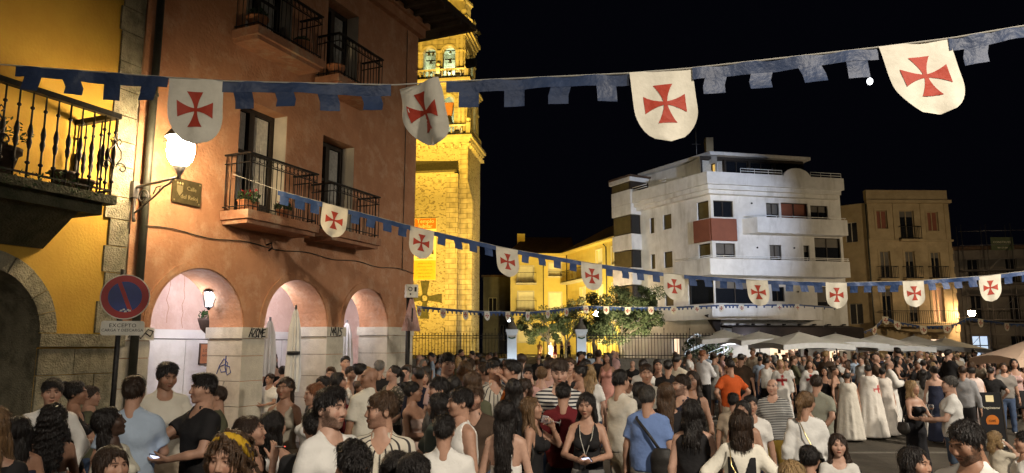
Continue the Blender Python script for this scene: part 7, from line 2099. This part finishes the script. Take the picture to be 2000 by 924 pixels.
# --- centre
p(874, 692, 9.5, 'm', 22, 'fringe', BK, SL, ('tee', (.55, .38, .36), C_), (JN, JEAN), H2, 'young man with a dark fringe in a dusty pink t-shirt')
p(855, 740, 7.7, 'm', -75, 'fringe', BK, SM, ('tee', DGREY, C_), (JN, JEAN), H2, 'dark haired young man facing left in front of the one in pink')
p(886, 737, 8.6, 'f', 170, 'straight', BK, SM, ('tee', BLK, C_), (JN, JEAN), H2, 'woman with long straight black hair from behind, below the man in pink')
p(853, 770, 7.0, 'f', -110, 'bob', BK, SM, ('tee', (.05, .06, .05), C_), (JN, JEAN), ('glass', 'hang'), 'person with a dark bob in dark green facing left, behind the white vest')
p(898, 762, 6.2, 'm', -62, 'short', BK, SM, ('tank', WH, C_), (JN, JEAN), H2, 'tanned man in a loose white sleeveless vest in left profile', hy=-18, build=1.06)
p(868, 815, 5.3, 'm', 172, 'short', BK, SM, ('tee', WH, C_), (JN, JEAN), H2, 'black haired man in a white t-shirt with his back turned at the bottom centre', hy=5)
p(928, 754, 7.5, 'm', -6, 'curlyshort', MB_, SM, ('shirt', BROWN, C_), (JN, JEAN), H2, 'man with curly brown hair and a beard in a dark brown shirt', beard=.8, hy=-8)
p(910, 707, 10, 'f', 165, 'straight', LB, SM, ('tee', (.4, .36, .33), C_), (JN, JEAN), H2, 'woman with long light brown hair seen from behind, centre left', L=1.1)
p(926, 728, 8.4, 'f', 150, 'straight', MB_, SM, ('tee', OLIVE, C_), (JN, JEAN), H2, 'woman with olive brown straight hair seen from behind, next to the striped shirt', L=1.1)
p(944, 711, 10.6, 'm', -100, 'short', DB, SM, ('tee', GREY, C_), (JN, JEAN), H2, 'man in grey facing left behind the straight haired women')
p(966, 703, 9.5, 'm', 14, 'fringe', BK, SM, ('shirt', (.50, .46, .38), 'vstripe'), (JN, JEAN), ('hang', 'face'), 'young man in a striped shirt holding a hand to his face', hy=12)
p(997, 706, 9.5, 'm', -85, 'short', BK, SM, ('tee', ORNG, C_), (JN, JEAN), ('glass', 'hang'), 'man in a bright orange t-shirt facing left in the centre')
p(1019, 677, 15.5, 'f', 178, 'braid', DB, SL, ('dress', (.66, .58, .55), C_), None, H2, 'woman in a short pale tunic dress with a long dark braid before the gate')
p(1031, 719, 12.6, 'm', 5, 'short', BK, SL, ('tee', PINK, C_), (JN, JEAN), H2, 'boy with dark hair facing the camera, right of the orange t-shirt')
p(1004, 742, 8.6, 'f', 170, 'long', BK, SM, ('tee', BLK, C_), (JN, JEAN), H2, 'black haired woman in black behind the woman with the white halter')
p(1027, 743, 8.9, 'm', 105, 'short', DB, SL, ('tee', (.50, .43, .33), C_), (JN, JEAN), H2, 'bearded man in a beige t-shirt turned right', beard=.7, hy=10)
p(988, 785, 6.2, 'f', 166, 'straight', BK, SL, ('halter', WH, C_), (JN, JEAN), H2, 'woman with very long black hair and a white backless halter top', L=1.35)
o_, g_, w_, a_ = p(1042, 778, 7.2, 'f', 72, 'long', LB, SM, ('tank', BLK, C_), (JN, (.14, .19, .28)), ('hang', 'drink'), 'light brown haired woman in a black vest drinking from a glass', hy=8, hpitch=-6)
glass_thing(wpt(o_, g_[1][0]) + Vector((.10, 0, .0)), 'stemmed wine glass raised by the woman in the black vest', 'wine', (0, -1.35, 0))
bag(o_, (-.2, .02, .92), [(-.2, .0, 1.0), (-.17, -.05, 1.2), (-.12, 0, 1.46), (-.15, .1, 1.2), (-.2, .08, 1.0)], (.15, .07, .13), 'leather', 'black leather bag hanging at the hip of the drinking woman')
p(1092, 703, 8.3, 'm', -4, 'fringe', DB, SL, ('tee', (.62, .60, .56), 'hstripe'), (JN, JEAN), H2, 'tall young man in a navy and white striped t-shirt looking down', hpitch=14, hy=6)
p(1100, 751, 7.8, 'm', 176, 'buzz', BK, SM, ('tee', DRED, C_), (JN, NAVY), H2, 'man in a dark red t-shirt seen from behind', build=1.04)
o_, g_, w_, a_ = p(1146, 770, 7.2, 'f', -6, 'long', BK, SM, ('tank', BLK, C_), ('longskirt', (.16, .155, .15)), ('phone', 'phone'), 'dark haired woman in a black vest and grey skirt looking at her phone', hpitch=10, hy=-8, L=1.1, build=1.05)
phone(o_, g_, w_, a_, 0, 'glowing phone held by the woman in the grey skirt')
mt_ = MB(); mt_.tube([wpt(o_, q) for q in ((-.075, -.06, 1.44), (-.06, -.14, 1.33), (-.01, -.17, 1.16), (-.01, -.19, 1.02))], .004, 5); mt_.tube([wpt(o_, q) for q in ((.075, -.06, 1.44), (.06, -.14, 1.33), (.0, -.17, 1.16))], .004, 5)
cg_ = mt_.build('lanyard', M['cord']); tag(cg_, 'pale lanyard round the neck of the woman in the grey skirt', 'lanyard')
mt_ = MB(); q_ = [wpt(o_, (-.045 + .075 * i, -.20 - .01 * j, 1.02 - .15 * k)) for k in (1, 0) for i, j in ((0, 0), (1, 0), (1, 1), (0, 1))]; mt_.hexa(q_); mt_.build('pouch', M['plastic'], cg_)
p(1074, 684, 12.4, 'm', 155, 'short', DB, SL, ('tee', (.55, .36, .33), C_), (JN, JEAN), H2, 'man in a salmon pink t-shirt walking away before the gate')
p(1112, 697, 13.2, 'm', 4, 'short', MB_, SL, ('tee', BLK, C_), (JN, JEAN), H2, 'man in a black t-shirt facing the camera behind the navy stripes')
p(1058, 718, 12, 'f', 170, 'bun', LB, SL, ('tee', PINK, C_), (JN, JEAN), H2, 'fair haired woman with her hair up left of the navy stripes')
p(1129, 716, 12.2, 'f', -70, 'bun', BK, SM, ('tank', BLK, C_), (TR, BLK), ('hang', 'face'), 'dark haired woman with hand at her chin, right of the navy stripes')
p(1152, 714, 12.8, 'f', 165, 'long', BL, SL, ('tee', WH, C_), ('shorts', JEAN), H2, 'blonde woman in a white t-shirt seen from behind before the right gate pillar')
p(1144, 697, 13.6, 'f', 175, 'straight', BK, SM, ('tee', GREY, C_), (JN, JEAN), H2, 'black haired woman from behind, directly under the right gate pillar')
p(1186, 690, 19.0, 'f', -25, 'long', BK, SM, ('dress', (.66, .33, .28), C_), None, H2, 'girl in a short salmon pink dress right of the gate')
p(1169, 684, 19.6, 'f', 170, 'bun', DB, SM, ('tank', BLK, C_), ('skirt', GREY), H2, 'woman in a black top and grey skirt beside the girl in pink')
p(1213, 726, 8.9, 'm', 128, 'short', BK, SM, ('linen', (.60, .56, .48), C_), (TR, (.50, .45, .37)), ('hang', 'face'), 'man in a cream linen shirt and trousers raising a hand', hy=15)
o_, g_, w_, a_ = p(1264, 757, 7.7, 'm', 166, 'short', (.06, .055, .05), SM, ('polo', BLUE, C_), (TR, GREY), H2, 'grey haired man in a blue polo shirt with a sling bag, from behind', build=1.08)
bag(o_, (-.19, .20, 1.0), [(-.17, .19, 1.12), (-.05, .185, 1.28), (.09, .13, 1.43), (.12, .0, 1.47), (.08, -.12, 1.40)], (.13, .07, .20), 'leather', 'black sling bag across the back of the man in the blue polo', 'sling_bag')
p(1300, 749, 8.2, 'f', 178, 'straight', MB_, SM, ('tee', BLK, C_), (TR, BLK), H2, 'woman with very long straight brown hair between the blue polo and the bearded man', L=1.7)
p(1330, 735, 9.0, 'm', -40, 'short', DB, SL, ('polo', NAVY, C_), (JN, JEAN), H2, 'bearded man with short hair in a navy polo looking left', hy=-28, beard=.8)
p(1351, 727, 10.4, 'f', -18, 'long', DB, SM, ('tank', BLK, C_), (TR, BROWN), ('clasp', 'hang'), 'long haired woman in black facing the camera behind the navy polo')
p(1262, 713, 11, 'm', 4, 'short', DB, SM, ('tee', (.58, .54, .46), C_), (JN, JEAN), H2, 'big man in a cream t-shirt facing the camera, head above the blue polo', build=1.15)
p(1250, 748, 9.2, 'f', 150, 'bob', BK, SM, ('tee', WH, C_), (JN, JEAN), H2, 'dark bobbed woman in white between the linen shirt and the blue polo')
o_, g_, w_, a_ = p(1352, 783, 6.5, 'f', 174, 'long', BK, SL, ('tank', BLK, C_), ('longskirt', BLK), ('hang', 'hang2'), 'broad woman in a black sleeveless dress with black hair, from behind', build=1.18, L=.8)
p(1445, 805, 6.1, 'f', 178, 'bob', DB, SL, ('blouse', (.72, .68, .58), C_), ('longskirt', BLK), ('hip', 'hip'), 'woman with a dark bob in a black bodice over puffed cream sleeves', L=1.3)
o_ = bpy.data.objects[[q.name for q in COL.objects if q.name.startswith('person')][-1]]
F_ = Field((-.24, -.22, .9), (.24, .22, 1.5), .012); torso_prims(F_, 'f', .030, 1.0); F_.cap((0, .008, .93), (0, .0, 1.25), .187, .167, .05, (1, .74, 1)); x_, y_, z_ = F_.full(); F_.clip(np.abs(x_) - .125); F_.clip(z_ - 1.36 + 3.0 * np.clip(.075 - np.abs(x_), 0, 1)); F_.clip(.92 - z_); v_, f_ = F_.net()
q_ = bpy.data.objects.new('bodice', np_mesh('bodice', v_, f_, PM['cloth'])); COL.objects.link(q_); q_.parent = o_; q_.color = (*BLK, 1)
m_ = MB(); m_.tube([wpt(o_, q) for q in ((.10, .12, 1.44), (.09, .175, 1.3), (.0, .20, 1.12), (-.16, .2, .98), (-.2, .16, .9))], .005, 5); cg_ = m_.build('bag_strap', M['goldchain']); tag(cg_, 'thin gilt bag chain across the back of the woman in the bodice', 'bag strap')
p(1432, 770, 10.5, 'm', 172, 'short', BK, SM, ('tee', BEIGE, C_), (JN, JEAN), H2, 'child in a black cap behind the woman in the bodice', h='child')
p(1450, 785, 8, 'f', -15, 'long', BK, SM, ('tank', BEIGE, 'print'), (TR, BLK), H2, 'dark haired girl partly hidden behind the woman in the bodice', h='child')
p(1466, 776, 9.2, 'm', 12, 'short', BK, SM, ('tee', WH, C_), ('shorts', JEAN), H2, 'dark haired boy in a white t-shirt left of the striped old man', h='child')
o_, g_, w_, a_ = p(1508, 743, 11.3, 'm', -12, 'balding', GR, SL, ('tee', (.50, .50, .48), 'hstripefine'), (TR, (.26, .17, .03)), ('pocket', 'hang'), 'bald old man in a fine striped t-shirt and mustard trousers', build=1.1)
m_ = MB(); c_ = P(1487, 832, 10.9); m_.hexa([c_ + Vector(q) for q in ((-.05, 0, -.1), (.06, .02, -.09), (.06, .03, -.09), (-.05, .01, -.1), (-.03, 0, .1), (.07, .02, .1), (.07, .03, .1), (-.03, .01, .1))]); tag(m_.build('leaflet', M['paper']), 'white folded leaflet beside the striped old man', 'leaflet')
o_, g_, w_, a_ = p(1572, 767, 8.0, 'f', 190, 'pony', LB, SM, ('blouse', (.70, .69, .66), C_), ('longskirt', (.10, .02, .018)), H2, 'blonde woman in a white blouse and burgundy skirt with a round bag', hy=-40, L=.8)
F_ = Field((-.24, -.22, .85), (.24, .22, 1.1), .014); F_.cap((0, .012, .93), (0, .01, 1.03), .19, .165, .04, (1, .8, 1)); x_, y_, z_ = F_.full(); F_.clip(z_ - 1.04); F_.clip(.92 - z_); v_, f_ = F_.net(); a_[3]('sash', v_, f_, 'cloth', BLK)
bag(o_, (-.14, .24, .84), [(-.1, .25, .98), (-.04, .21, 1.1), (.05, .17, 1.3), (.1, .08, 1.46), (.1, -.05, 1.45)], (.15, .05, .15), 'beigebag', 'round beige bag on a gilt chain behind the blonde woman in the white blouse', chain=True)
# --- the white robed figures and their neighbours
p(1524, 703, 19.5, 'f', 8, 'long', BL, SM, ('robe', WH, 'cross'), None, ('hang2', 'hang'), 'person in a white tunic with a red cross on the chest, centre right')
p(1581, 704, 20, 'f', 6, 'long', MB_, SM, ('robe', WH, 'cross'), None, H2, 'long brown haired woman in a white tunic with a red cross')
p(1594, 735, 11.7, 'm', 168, 'short', DB, SM, ('tee', (.25, .25, .20), C_), (JN, JEAN), ('behind', 'behind'), 'man in a grey green t-shirt with his hands clasped behind his back', build=1.1)
p(1654, 729, 17.6, 'm', 172, 'short', BK, SM, ('cape', (.66, .62, .54), C_), None, H2, 'person in a plain white hooded cape seen from behind', build=1.0)
p(1694, 714, 17.9, 'm', -165, 'short', BK, SM, ('cape', (.70, .66, .60), 'crossback'), None, H2, 'person in a white cape with a red cross on the shoulder and a dark cap')
p(1723, 720, 18.2, 'f', 165, 'bun', BK, SM, ('cape', (.66, .61, .55), C_), None, H2, 'dark haired person in a white cape right of the red cross cape')
p(1737, 704, 19.2, 'm', 100, 'balding', GR, SL, ('robe', WH, C_), None, ('clasp', 'clasp'), 'balding man in white robes behind the capes')
p(1610, 718, 18.6, 'f', -15, 'long', BK, SM, ('tank', BLK, C_), (TR, BLK), H2, 'woman in a black vest with long dark hair between the tunics and the capes')
p(1630, 716, 18.2, 'f', 70, 'bun', DB, SM, ('strapless', BROWN, C_), None, H2, 'woman in a strapless brown dress in right profile by the plain cape')
o_, g_, w_, a_ = p(1782, 745, 12.8, 'f', 48, 'bob', BL, SM, ('strapless', (.014, .014, .018), C_), None, ('hold', 'hold'), 'blonde woman in a long black one-shouldered dress facing right', hy=22, L=1.3)
bag(o_, (-.26, .03, .95), [(-.24, .0, 1.05), (-.2, -.02, 1.25), (-.13, .0, 1.44), (-.2, .06, 1.25), (-.25, .05, 1.05)], (.06, .13, .13), 'leather', 'dark rounded bag at the side of the blonde woman in the black dress')
glass_thing(P(1820, 812, 12.2), 'glass of white wine between the blonde woman and the man in the white polo', 'wine')
p(1852, 737, 11.5, 'm', -82, 'short', (.07, .065, .06), SL, ('polo', (.66, .65, .62), C_), ('shorts', (.07, .10, .15)), ('hang', 'glass'), 'man in a white polo shirt and denim shorts facing left', build=1.06)
p(1823, 716, 17.2, 'f', -168, 'bun', BK, SL, ('strapless', NAVY, C_), None, H2, 'dark haired woman in a navy off-shoulder dress from behind')
p(1803, 722, 17.8, 'f', 160, 'long', BK, SM, ('robe', WH, C_), None, H2, 'dark haired person in white robes left of the navy dress')
p(1879, 716, 16.4, 'm', 172, 'short', DB, SM, ('linen', (.27, .27, .28), C_), (TR, BLK), H2, 'man in a grey shirt seen from behind, right of the white polo')
p(1897, 718, 17.2, 'm', 175, 'short', BK, SM, ('cape', (.62, .50, .46), C_), None, H2, 'person in a pinkish white cape beside the menu board')
p(1934, 718, 17.7, 'm', 172, 'short', BK, SM, ('tee', BLK, C_), (TR, BLK), ('hip', 'hip'), 'man in a black t-shirt standing behind the menu board')
p(1959, 710, 18.3, 'm', 15, 'short', DB, SM, ('tee', (.24, .22, .20), C_), (JN, JEAN), ('reach', 'hang'), 'bearded man in a grey brown t-shirt behind the menu board', beard=.6)
p(1980, 702, 18.8, 'f', 10, 'long', BK, SM, ('tank', PINK, 'print'), ('skirt', BLK), H2, 'woman in a pink patterned top near the right edge')
p(1852, 696, 22, 'm', 172, 'short', DB, SM, ('tee', (.55, .50, .43), C_), (JN, JEAN), H2, 'man in a cream t-shirt from behind, above the man in the white polo')
p(1893, 827, 4.25, 'm', -32, 'short', BK, ST_, ('tee', WH, C_), (JN, JEAN), ('hang', 'hang'), 'bearded man in a white t-shirt looking down at the bottom right', beard=1.0, hpitch=18, hy=-12, build=1.14, lean=0)
p(1944, 843, 9.3, 'f', 120, 'curly', BL, SL, ('tee', CRM, C_), ('skirt', GREY), ('face', 'hang'), 'child with curly blonde hair at the lower right', h='child', L=.5)
p(1998, 846, 6.5, 'm', -70, 'short', BK, SM, ('tee', WH, C_), (JN, JEAN), H2, 'dark haired person in white cut by the right edge at the bottom', seated=False, h='child')
# --- people on terrace chairs at the bottom
def terrace_chair(o, label):
    sc = o.scale[0]; t = empty('terrace_chair', (o.location.x, o.location.y, gz(o.location.x, o.location.y)), label, 'chair'); t.rotation_euler = (0, 0, o.rotation_euler.z)
    def part(nm, f, mat='plastic'):
        m = MB(); f(m); me = m.mesh(nm, M[mat]); q = bpy.data.objects.new(nm, me); COL.objects.link(q); q.parent = t
    part('seat', lambda m: m.box(-.22, .22, -.26, .2, .385, .41)); part('backrest', lambda m: m.box(-.22, .22, .19, .215, .5, .86))
    for sx in (-.2, .2):
        for sy, zt in ((-.24, .385), (.205, .86)): part('leg', lambda m: m.tube([(sx, sy, 0), (sx, sy, zt)], .013, 6), 'greyiron')
for a in ((1636, 856, 7.5, 'f', 5, 'long', DB, SL, ('tee', (.66, .64, .60), C_), (TR, BLK), ('hold', 'hold'), 'seated woman with a worried look in a white ruffled top, bottom right'),
          (1581, 877, 6.4, 'f', 165, 'bun', BK, SM, ('tank', BLK, C_), (TR, BLK), H2, 'seated person with a dark bun at the bottom, left of the ruffled top'),
          (1788, 878, 5.5, 'f', 60, 'straight', BK, SM, ('tee', BLK, C_), (TR, BLK), ('drink', 'hang'), 'seated dark haired woman at the bottom beside two small glasses'),
          (1552, 904, 5.5, 'f', 120, 'long', BL, SM, ('tank', BEIGE, C_), (TR, BLK), H2, 'seated fair haired person at the very bottom edge')):
    o_, *_r = p(*a, seated=True, h='seat', group='people sitting at the terrace tables')
    terrace_chair(o_, 'dark terrace chair under the ' + a[11][:60].split(',')[0])
def small_table():
    c = P(1712, 935, 5.6); t = empty('terrace_table', (c.x, c.y, 0), 'round terrace table at the bottom edge between the seated women', 'table')
    z = .80
    m = MB(); m.lathe([(.34, 0), (.35, .012), (.34, .025)], (c.x, c.y, z - .025), 20); m.build('table_top', M['greyiron'], t)
    m = MB(); m.lathe([(.22, 0), (.2, .02), (.03, .05), (.03, z - .03)], (c.x, c.y, 0), 12); m.build('pedestal', M['iron'], t)
    for dx, dy, lb in ((-.07, 0, 'left of two small empty glasses on the terrace table'), (.03, .05, 'right of two small empty glasses on the terrace table')):
        glass_thing((c.x + dx, c.y + dy, z + .001), lb, 'tumbler')
small_table()
def menu_board():
    Y = 16.2; c = P(1944, 858, Y); g = gz(c.x, Y); z1 = P(1944, 767, Y).z; x = Vector((math.cos(R(-10)), math.sin(R(-10)), 0)); n = Vector((x.y, -x.x, 0))
    t = empty('menu_board', (c.x, c.y, g), 'black menu board with a round orange picture standing among the crowd', 'menu board')
    hw = .235
    def rect(a, b_, d0, d1, mat, nm, off, k=2.5):
        m = MB(); q = lambda s, z, d: Vector((c.x, c.y, 0)) + x * s + UP * z + n * (d - (z - g) * .08)
        m.hexa([q(a, d0, off), q(b_, d0, off), q(b_, d0, off - .015), q(a, d0, off - .015), q(a, d1, off), q(b_, d1, off), q(b_, d1, off - .015), q(a, d1, off - .015)]); return m.build(nm, M[mat], t)
    rect(-hw, hw, g + .05, z1, 'plastic', 'panel', 0)
    for a, b_ in ((-hw - .025, -hw), (hw, hw + .025)): rect(a, b_, g, z1 + .01, 'darkwood', 'frame_post', .008)
    H = z1 - g
    rect(-.08, .08, g + H * .84, g + H * .95, 'bannerpale', 'logo_panel', .004); rect(-.19, .19, g + H * .10, g + H * .22, 'signwhite', 'note_panel', .004)
    q0 = Vector((c.x, c.y, g + H * .52)) + n * (.006 - H * .52 * .08); m = MB(); m.poly([q0 + x * (.13 * math.cos(k * PI / 12)) + UP * (.13 * math.sin(k * PI / 12)) for k in range(24)]); m.build('round_picture', M['bannerorange'], t)
    text('Pregúntame', .075, Vector((c.x, c.y, g + H * .74)) + n * (.006 - H * .74 * .08), x, UP, M['whiteblind'], t, shear=.2, thick=.001)
    text('CAFÉ', .06, Vector((c.x, c.y, g + H * .52)) + n * (.012 - H * .52 * .08), x, UP, M['darkwood'], t, thick=.001)
    for k in range(2):
        m = MB(); b0 = Vector((c.x, c.y, z1)) + x * (hw * (1 if k else -1)) - n * H * .08; m.tube([b0, Vector((b0.x, b0.y, g)) - n * .35], .014, 5); m.build('back_leg', M['darkwood'], t)
menu_board()
# --- inside the arcade
p(533, 690, 15.2, 'f', 15, 'long', DB, SL, ('strapless', BLK, C_), None, ('hang', 'glass'), 'smiling woman with long dark hair in black under the middle arch', hy=10)
p(553, 716, 14.6, 'f', 170, 'bun', BK, SM, ('tank', BLK, C_), (TR, BLK), H2, 'person with a small dark bun under the middle arch')
p(527, 731, 14.2, 'm', -40, 'short', DB, SM, ('tee', WH, C_), (JN, JEAN), ('hold', 'hold'), 'man in a white t-shirt low beside the second pillar', h='child')

# ------------------------------------------------------------------ the far crowd: a few figures, copied with their parts
def far_protos():
    out = []
    specs = [('m', 'short', BK, ('tee', WH, C_), (JN, JEAN), H2), ('m', 'short', BK, ('tee', WH, C_), (TR, BLK), ('hold', 'hang')), ('f', 'long', BK, ('tank', WH, C_), (TR, BLK), ('clasp', 'hang')), ('f', 'straight', BK, ('dress', WH, C_), None, H2),
             ('f', 'bun', BK, ('tee', WH, C_), ('skirt', BLK), ('glass', 'hang')), ('m', 'quiff', BK, ('linen', WH, C_), (TR, NAVY), ('glass', 'pocket')), ('f', 'bob', BK, ('tank', WH, C_), (JN, JEAN), ('hip', 'hang')), ('m', 'balding', GR, ('polo', WH, C_), ('shorts', BEIGE), ('cross', 'hang'))]
    for i, s in enumerate(specs):
        o, *_ = make_person(1000, 690, 26.0, s[0], 0, s[1], s[2], SM, s[3], s[4], s[5], seed=300 + i, label='x', h=None)
        out.append((o, [c for c in COL.objects if c.parent == o], s))
    return out
FAR = far_protos()
far_used = [False] * len(FAR)
FG = 'people of the crowd far across the square'
CN = [('white', WH, 11), ('black', BLK, 8), ('dark blue', NAVY, 4), ('grey', GREY, 4), ('beige', BEIGE, 3), ('pink', PINK, 2), ('light blue', LBLUE, 2), ('dark red', DRED, 2), ('olive', OLIVE, 2), ('brown', BROWN, 3)]
HN = [('dark', BK, 8), ('brown', MB_, 4), ('fair', BL, 2), ('grey', GR, 1)]
SN = [SL, SM, SM, ST_]
frng = random.Random(21)
placed = [(o.location.x, o.location.y) for o in COL.objects if o.name.startswith('person') and o.parent is None]
def wpick(L): return frng.choices(L, [q[2] for q in L])[0]
def far_person(x, y, zone, face=None, hgt=None, dark=0.0, z=None):
    k = frng.randrange(len(FAR)); src, parts, s = FAR[k]
    c = wpick(CN) if frng.random() > dark else ('black', BLK, 1); hcol = wpick(HN) if s[1] != 'balding' else HN[3]
    if far_used[k]:
        o = src.copy(); COL.objects.link(o); ch = []
        for q in parts:
            n = q.copy(); COL.objects.link(n); n.parent = o; ch.append(n)
    else: o, ch = src, parts; far_used[k] = True
    hh = hgt or (frng.gauss(1.75, .085) if s[0] == 'm' else frng.gauss(1.62, .08)); sc = hh / 1.757
    o.location = (x, y, gz(x, y) if z is None else z); o.scale = (sc, sc, sc); o.rotation_euler = (0, 0, R(face if face is not None else frng.uniform(0, 360))); o.color = (*frng.choice(SN), 1)
    for n in ch:
        if n.name.startswith('hair'): n.color = (*hcol[1], 1)
        elif n.name.split('.')[0] in ('t_shirt', 'polo_shirt', 'long_sleeved_shirt', 'sleeveless_top', 'dress', 'collar'): n.color = (*c[1], 1)
    garment = 'dress' if s[3][0] == 'dress' else 'top'
    o['label'] = f'small {hcol[0]} haired {"man" if s[0] == "m" else "woman"} in {c[0]}{" dress" if garment == "dress" else ""} {zone}'; o['group'] = FG; o['category'] = 'person'
    placed.append((x, y)); return o
def free(x, y, d=.5): return all((x - a) ** 2 + (y - b) ** 2 > d * d for a, b in placed)
def fill(n, pxr, Yr, zone, dark=0.0, bias=None):
    k = t = 0
    while k < n and t < n * 30:
        t += 1; Y = frng.uniform(*Yr); px = frng.uniform(*pxr); q = P(px, 690, Y)
        if not free(q.x, q.y): continue
        fc = None if bias is None else frng.gauss(bias, 60)
        far_person(q.x, q.y, zone, fc, dark=dark); k += 1
fill(34, (816, 985), (19, 32), 'in the far crowd before the church fence')
fill(10, (640, 830), (10.5, 14.5), 'by the arcade pillars', dark=.3)
fill(4, (985, 1150), (23, 31), 'on the way to the gate')
fill(9, (1150, 1360), (22, 32), 'before the fence with the olive trees', dark=.3)
fill(40, (1345, 1560), (25, 33.5), 'in the crowd under the first parasols', dark=.15)
fill(64, (1530, 1780), (21, 34), 'in the dense crowd behind the white tunics', dark=.4)
fill(58, (1760, 2010), (19.5, 36), 'in the dark crowd before the cream house', dark=.55)
# a few people of the far crowd that can be told apart
def known(px, top, Y, sex, face, hair, hc, tops, bottom, poses, label):
    make_person(px, top, Y, sex, face, hair, hc, SM, tops, bottom, poses, label=label, group=G_MID)
known(1256, 682, 15.6, 'm', 160, 'short', BK, ('tee', WH, C_), (JN, JEAN), H2, 'man in a white t-shirt from behind before the dark forecourt wall')
known(1284, 681, 15.8, 'm', 10, 'short', BK, ('polo', BLK, C_), (TR, BLK), H2, 'man in a black polo facing the camera before the forecourt wall')
known(1304, 683, 15.0, 'm', 172, 'short', BK, ('tee', BLK, 'logo'), (JN, NAVY), ('hang', 'hold'), 'man in a black t-shirt with a yellow print on the back')
known(1322, 684, 17.5, 'm', 150, 'short', BK, ('tee', CRM, C_), (JN, JEAN), H2, 'man in a cream t-shirt right of the yellow printed back')
known(1373, 685, 20.5, 'm', 140, 'short', RD, ('linen', (.68, .68, .70), C_), (TR, BLK), ('hold', 'hold'), 'man in a white long sleeved shirt turned away toward the parasols')
known(1424, 697, 15.6, 'm', -150, 'short', BK, ('tee', (.50, .085, .015), C_), ('shorts', BEIGE), ('hip', 'hip'), 'man in a vivid orange red t-shirt with his back to the camera')
known(1395, 690, 21.0, 'f', 150, 'bun', DB, ('dress', GREY, 'print'), None, H2, 'woman in a patterned grey dress left of the orange red t-shirt')
known(1447, 692, 19.0, 'm', 170, 'short', BK, ('tee', BROWN, C_), (TR, BLK), H2, 'man in dark brown right of the orange red t-shirt')
known(1497, 700, 20.4, 'm', 170, 'short', BK, ('tank', WH, C_), (TR, BLK), H2, 'person in a plain white sleeveless top left of the red cross tunic')
known(1484, 697, 24.0, 'm', 172, 'short', BK, ('tee', (.5, .6, .75), C_), (JN, JEAN), H2, 'person in a pale blue top lit by the stall lights')
for px, top, Y, nm, cl in ((1054, 668, 46, 'child in an orange outfit standing in the church yard', (.6, .3, .1)), (1076, 669, 47, 'adult in pale clothes in the church yard by the olive trunk', CRM), (1084, 676, 47.5, 'child in red by the olive trunk in the church yard', DRED),
                           (1097, 669, 44, 'left of two women in short black dresses in the church yard', BLK), (1111, 668, 44, 'right of two women in short black dresses in the church yard', BLK)):
    q = P(px, top, Y); o = far_person(q.x, Y, 'in the yard', 0, max(1.15, min(1.8, q.z - T_Z)), z=T_Z)
    o['label'] = nm
    for n in [c for c in COL.objects if c.parent == o]:
        if n.name.split('.')[0] in ('t_shirt', 'polo_shirt', 'long_sleeved_shirt', 'sleeveless_top', 'dress', 'collar', 'skirt', 'trousers', 'jeans', 'shorts'): n.color = (*cl, 1)
for (o, parts, s), u in zip(FAR, far_used):
    if not u:
        for q in parts: bpy.data.objects.remove(q)
        bpy.data.objects.remove(o)
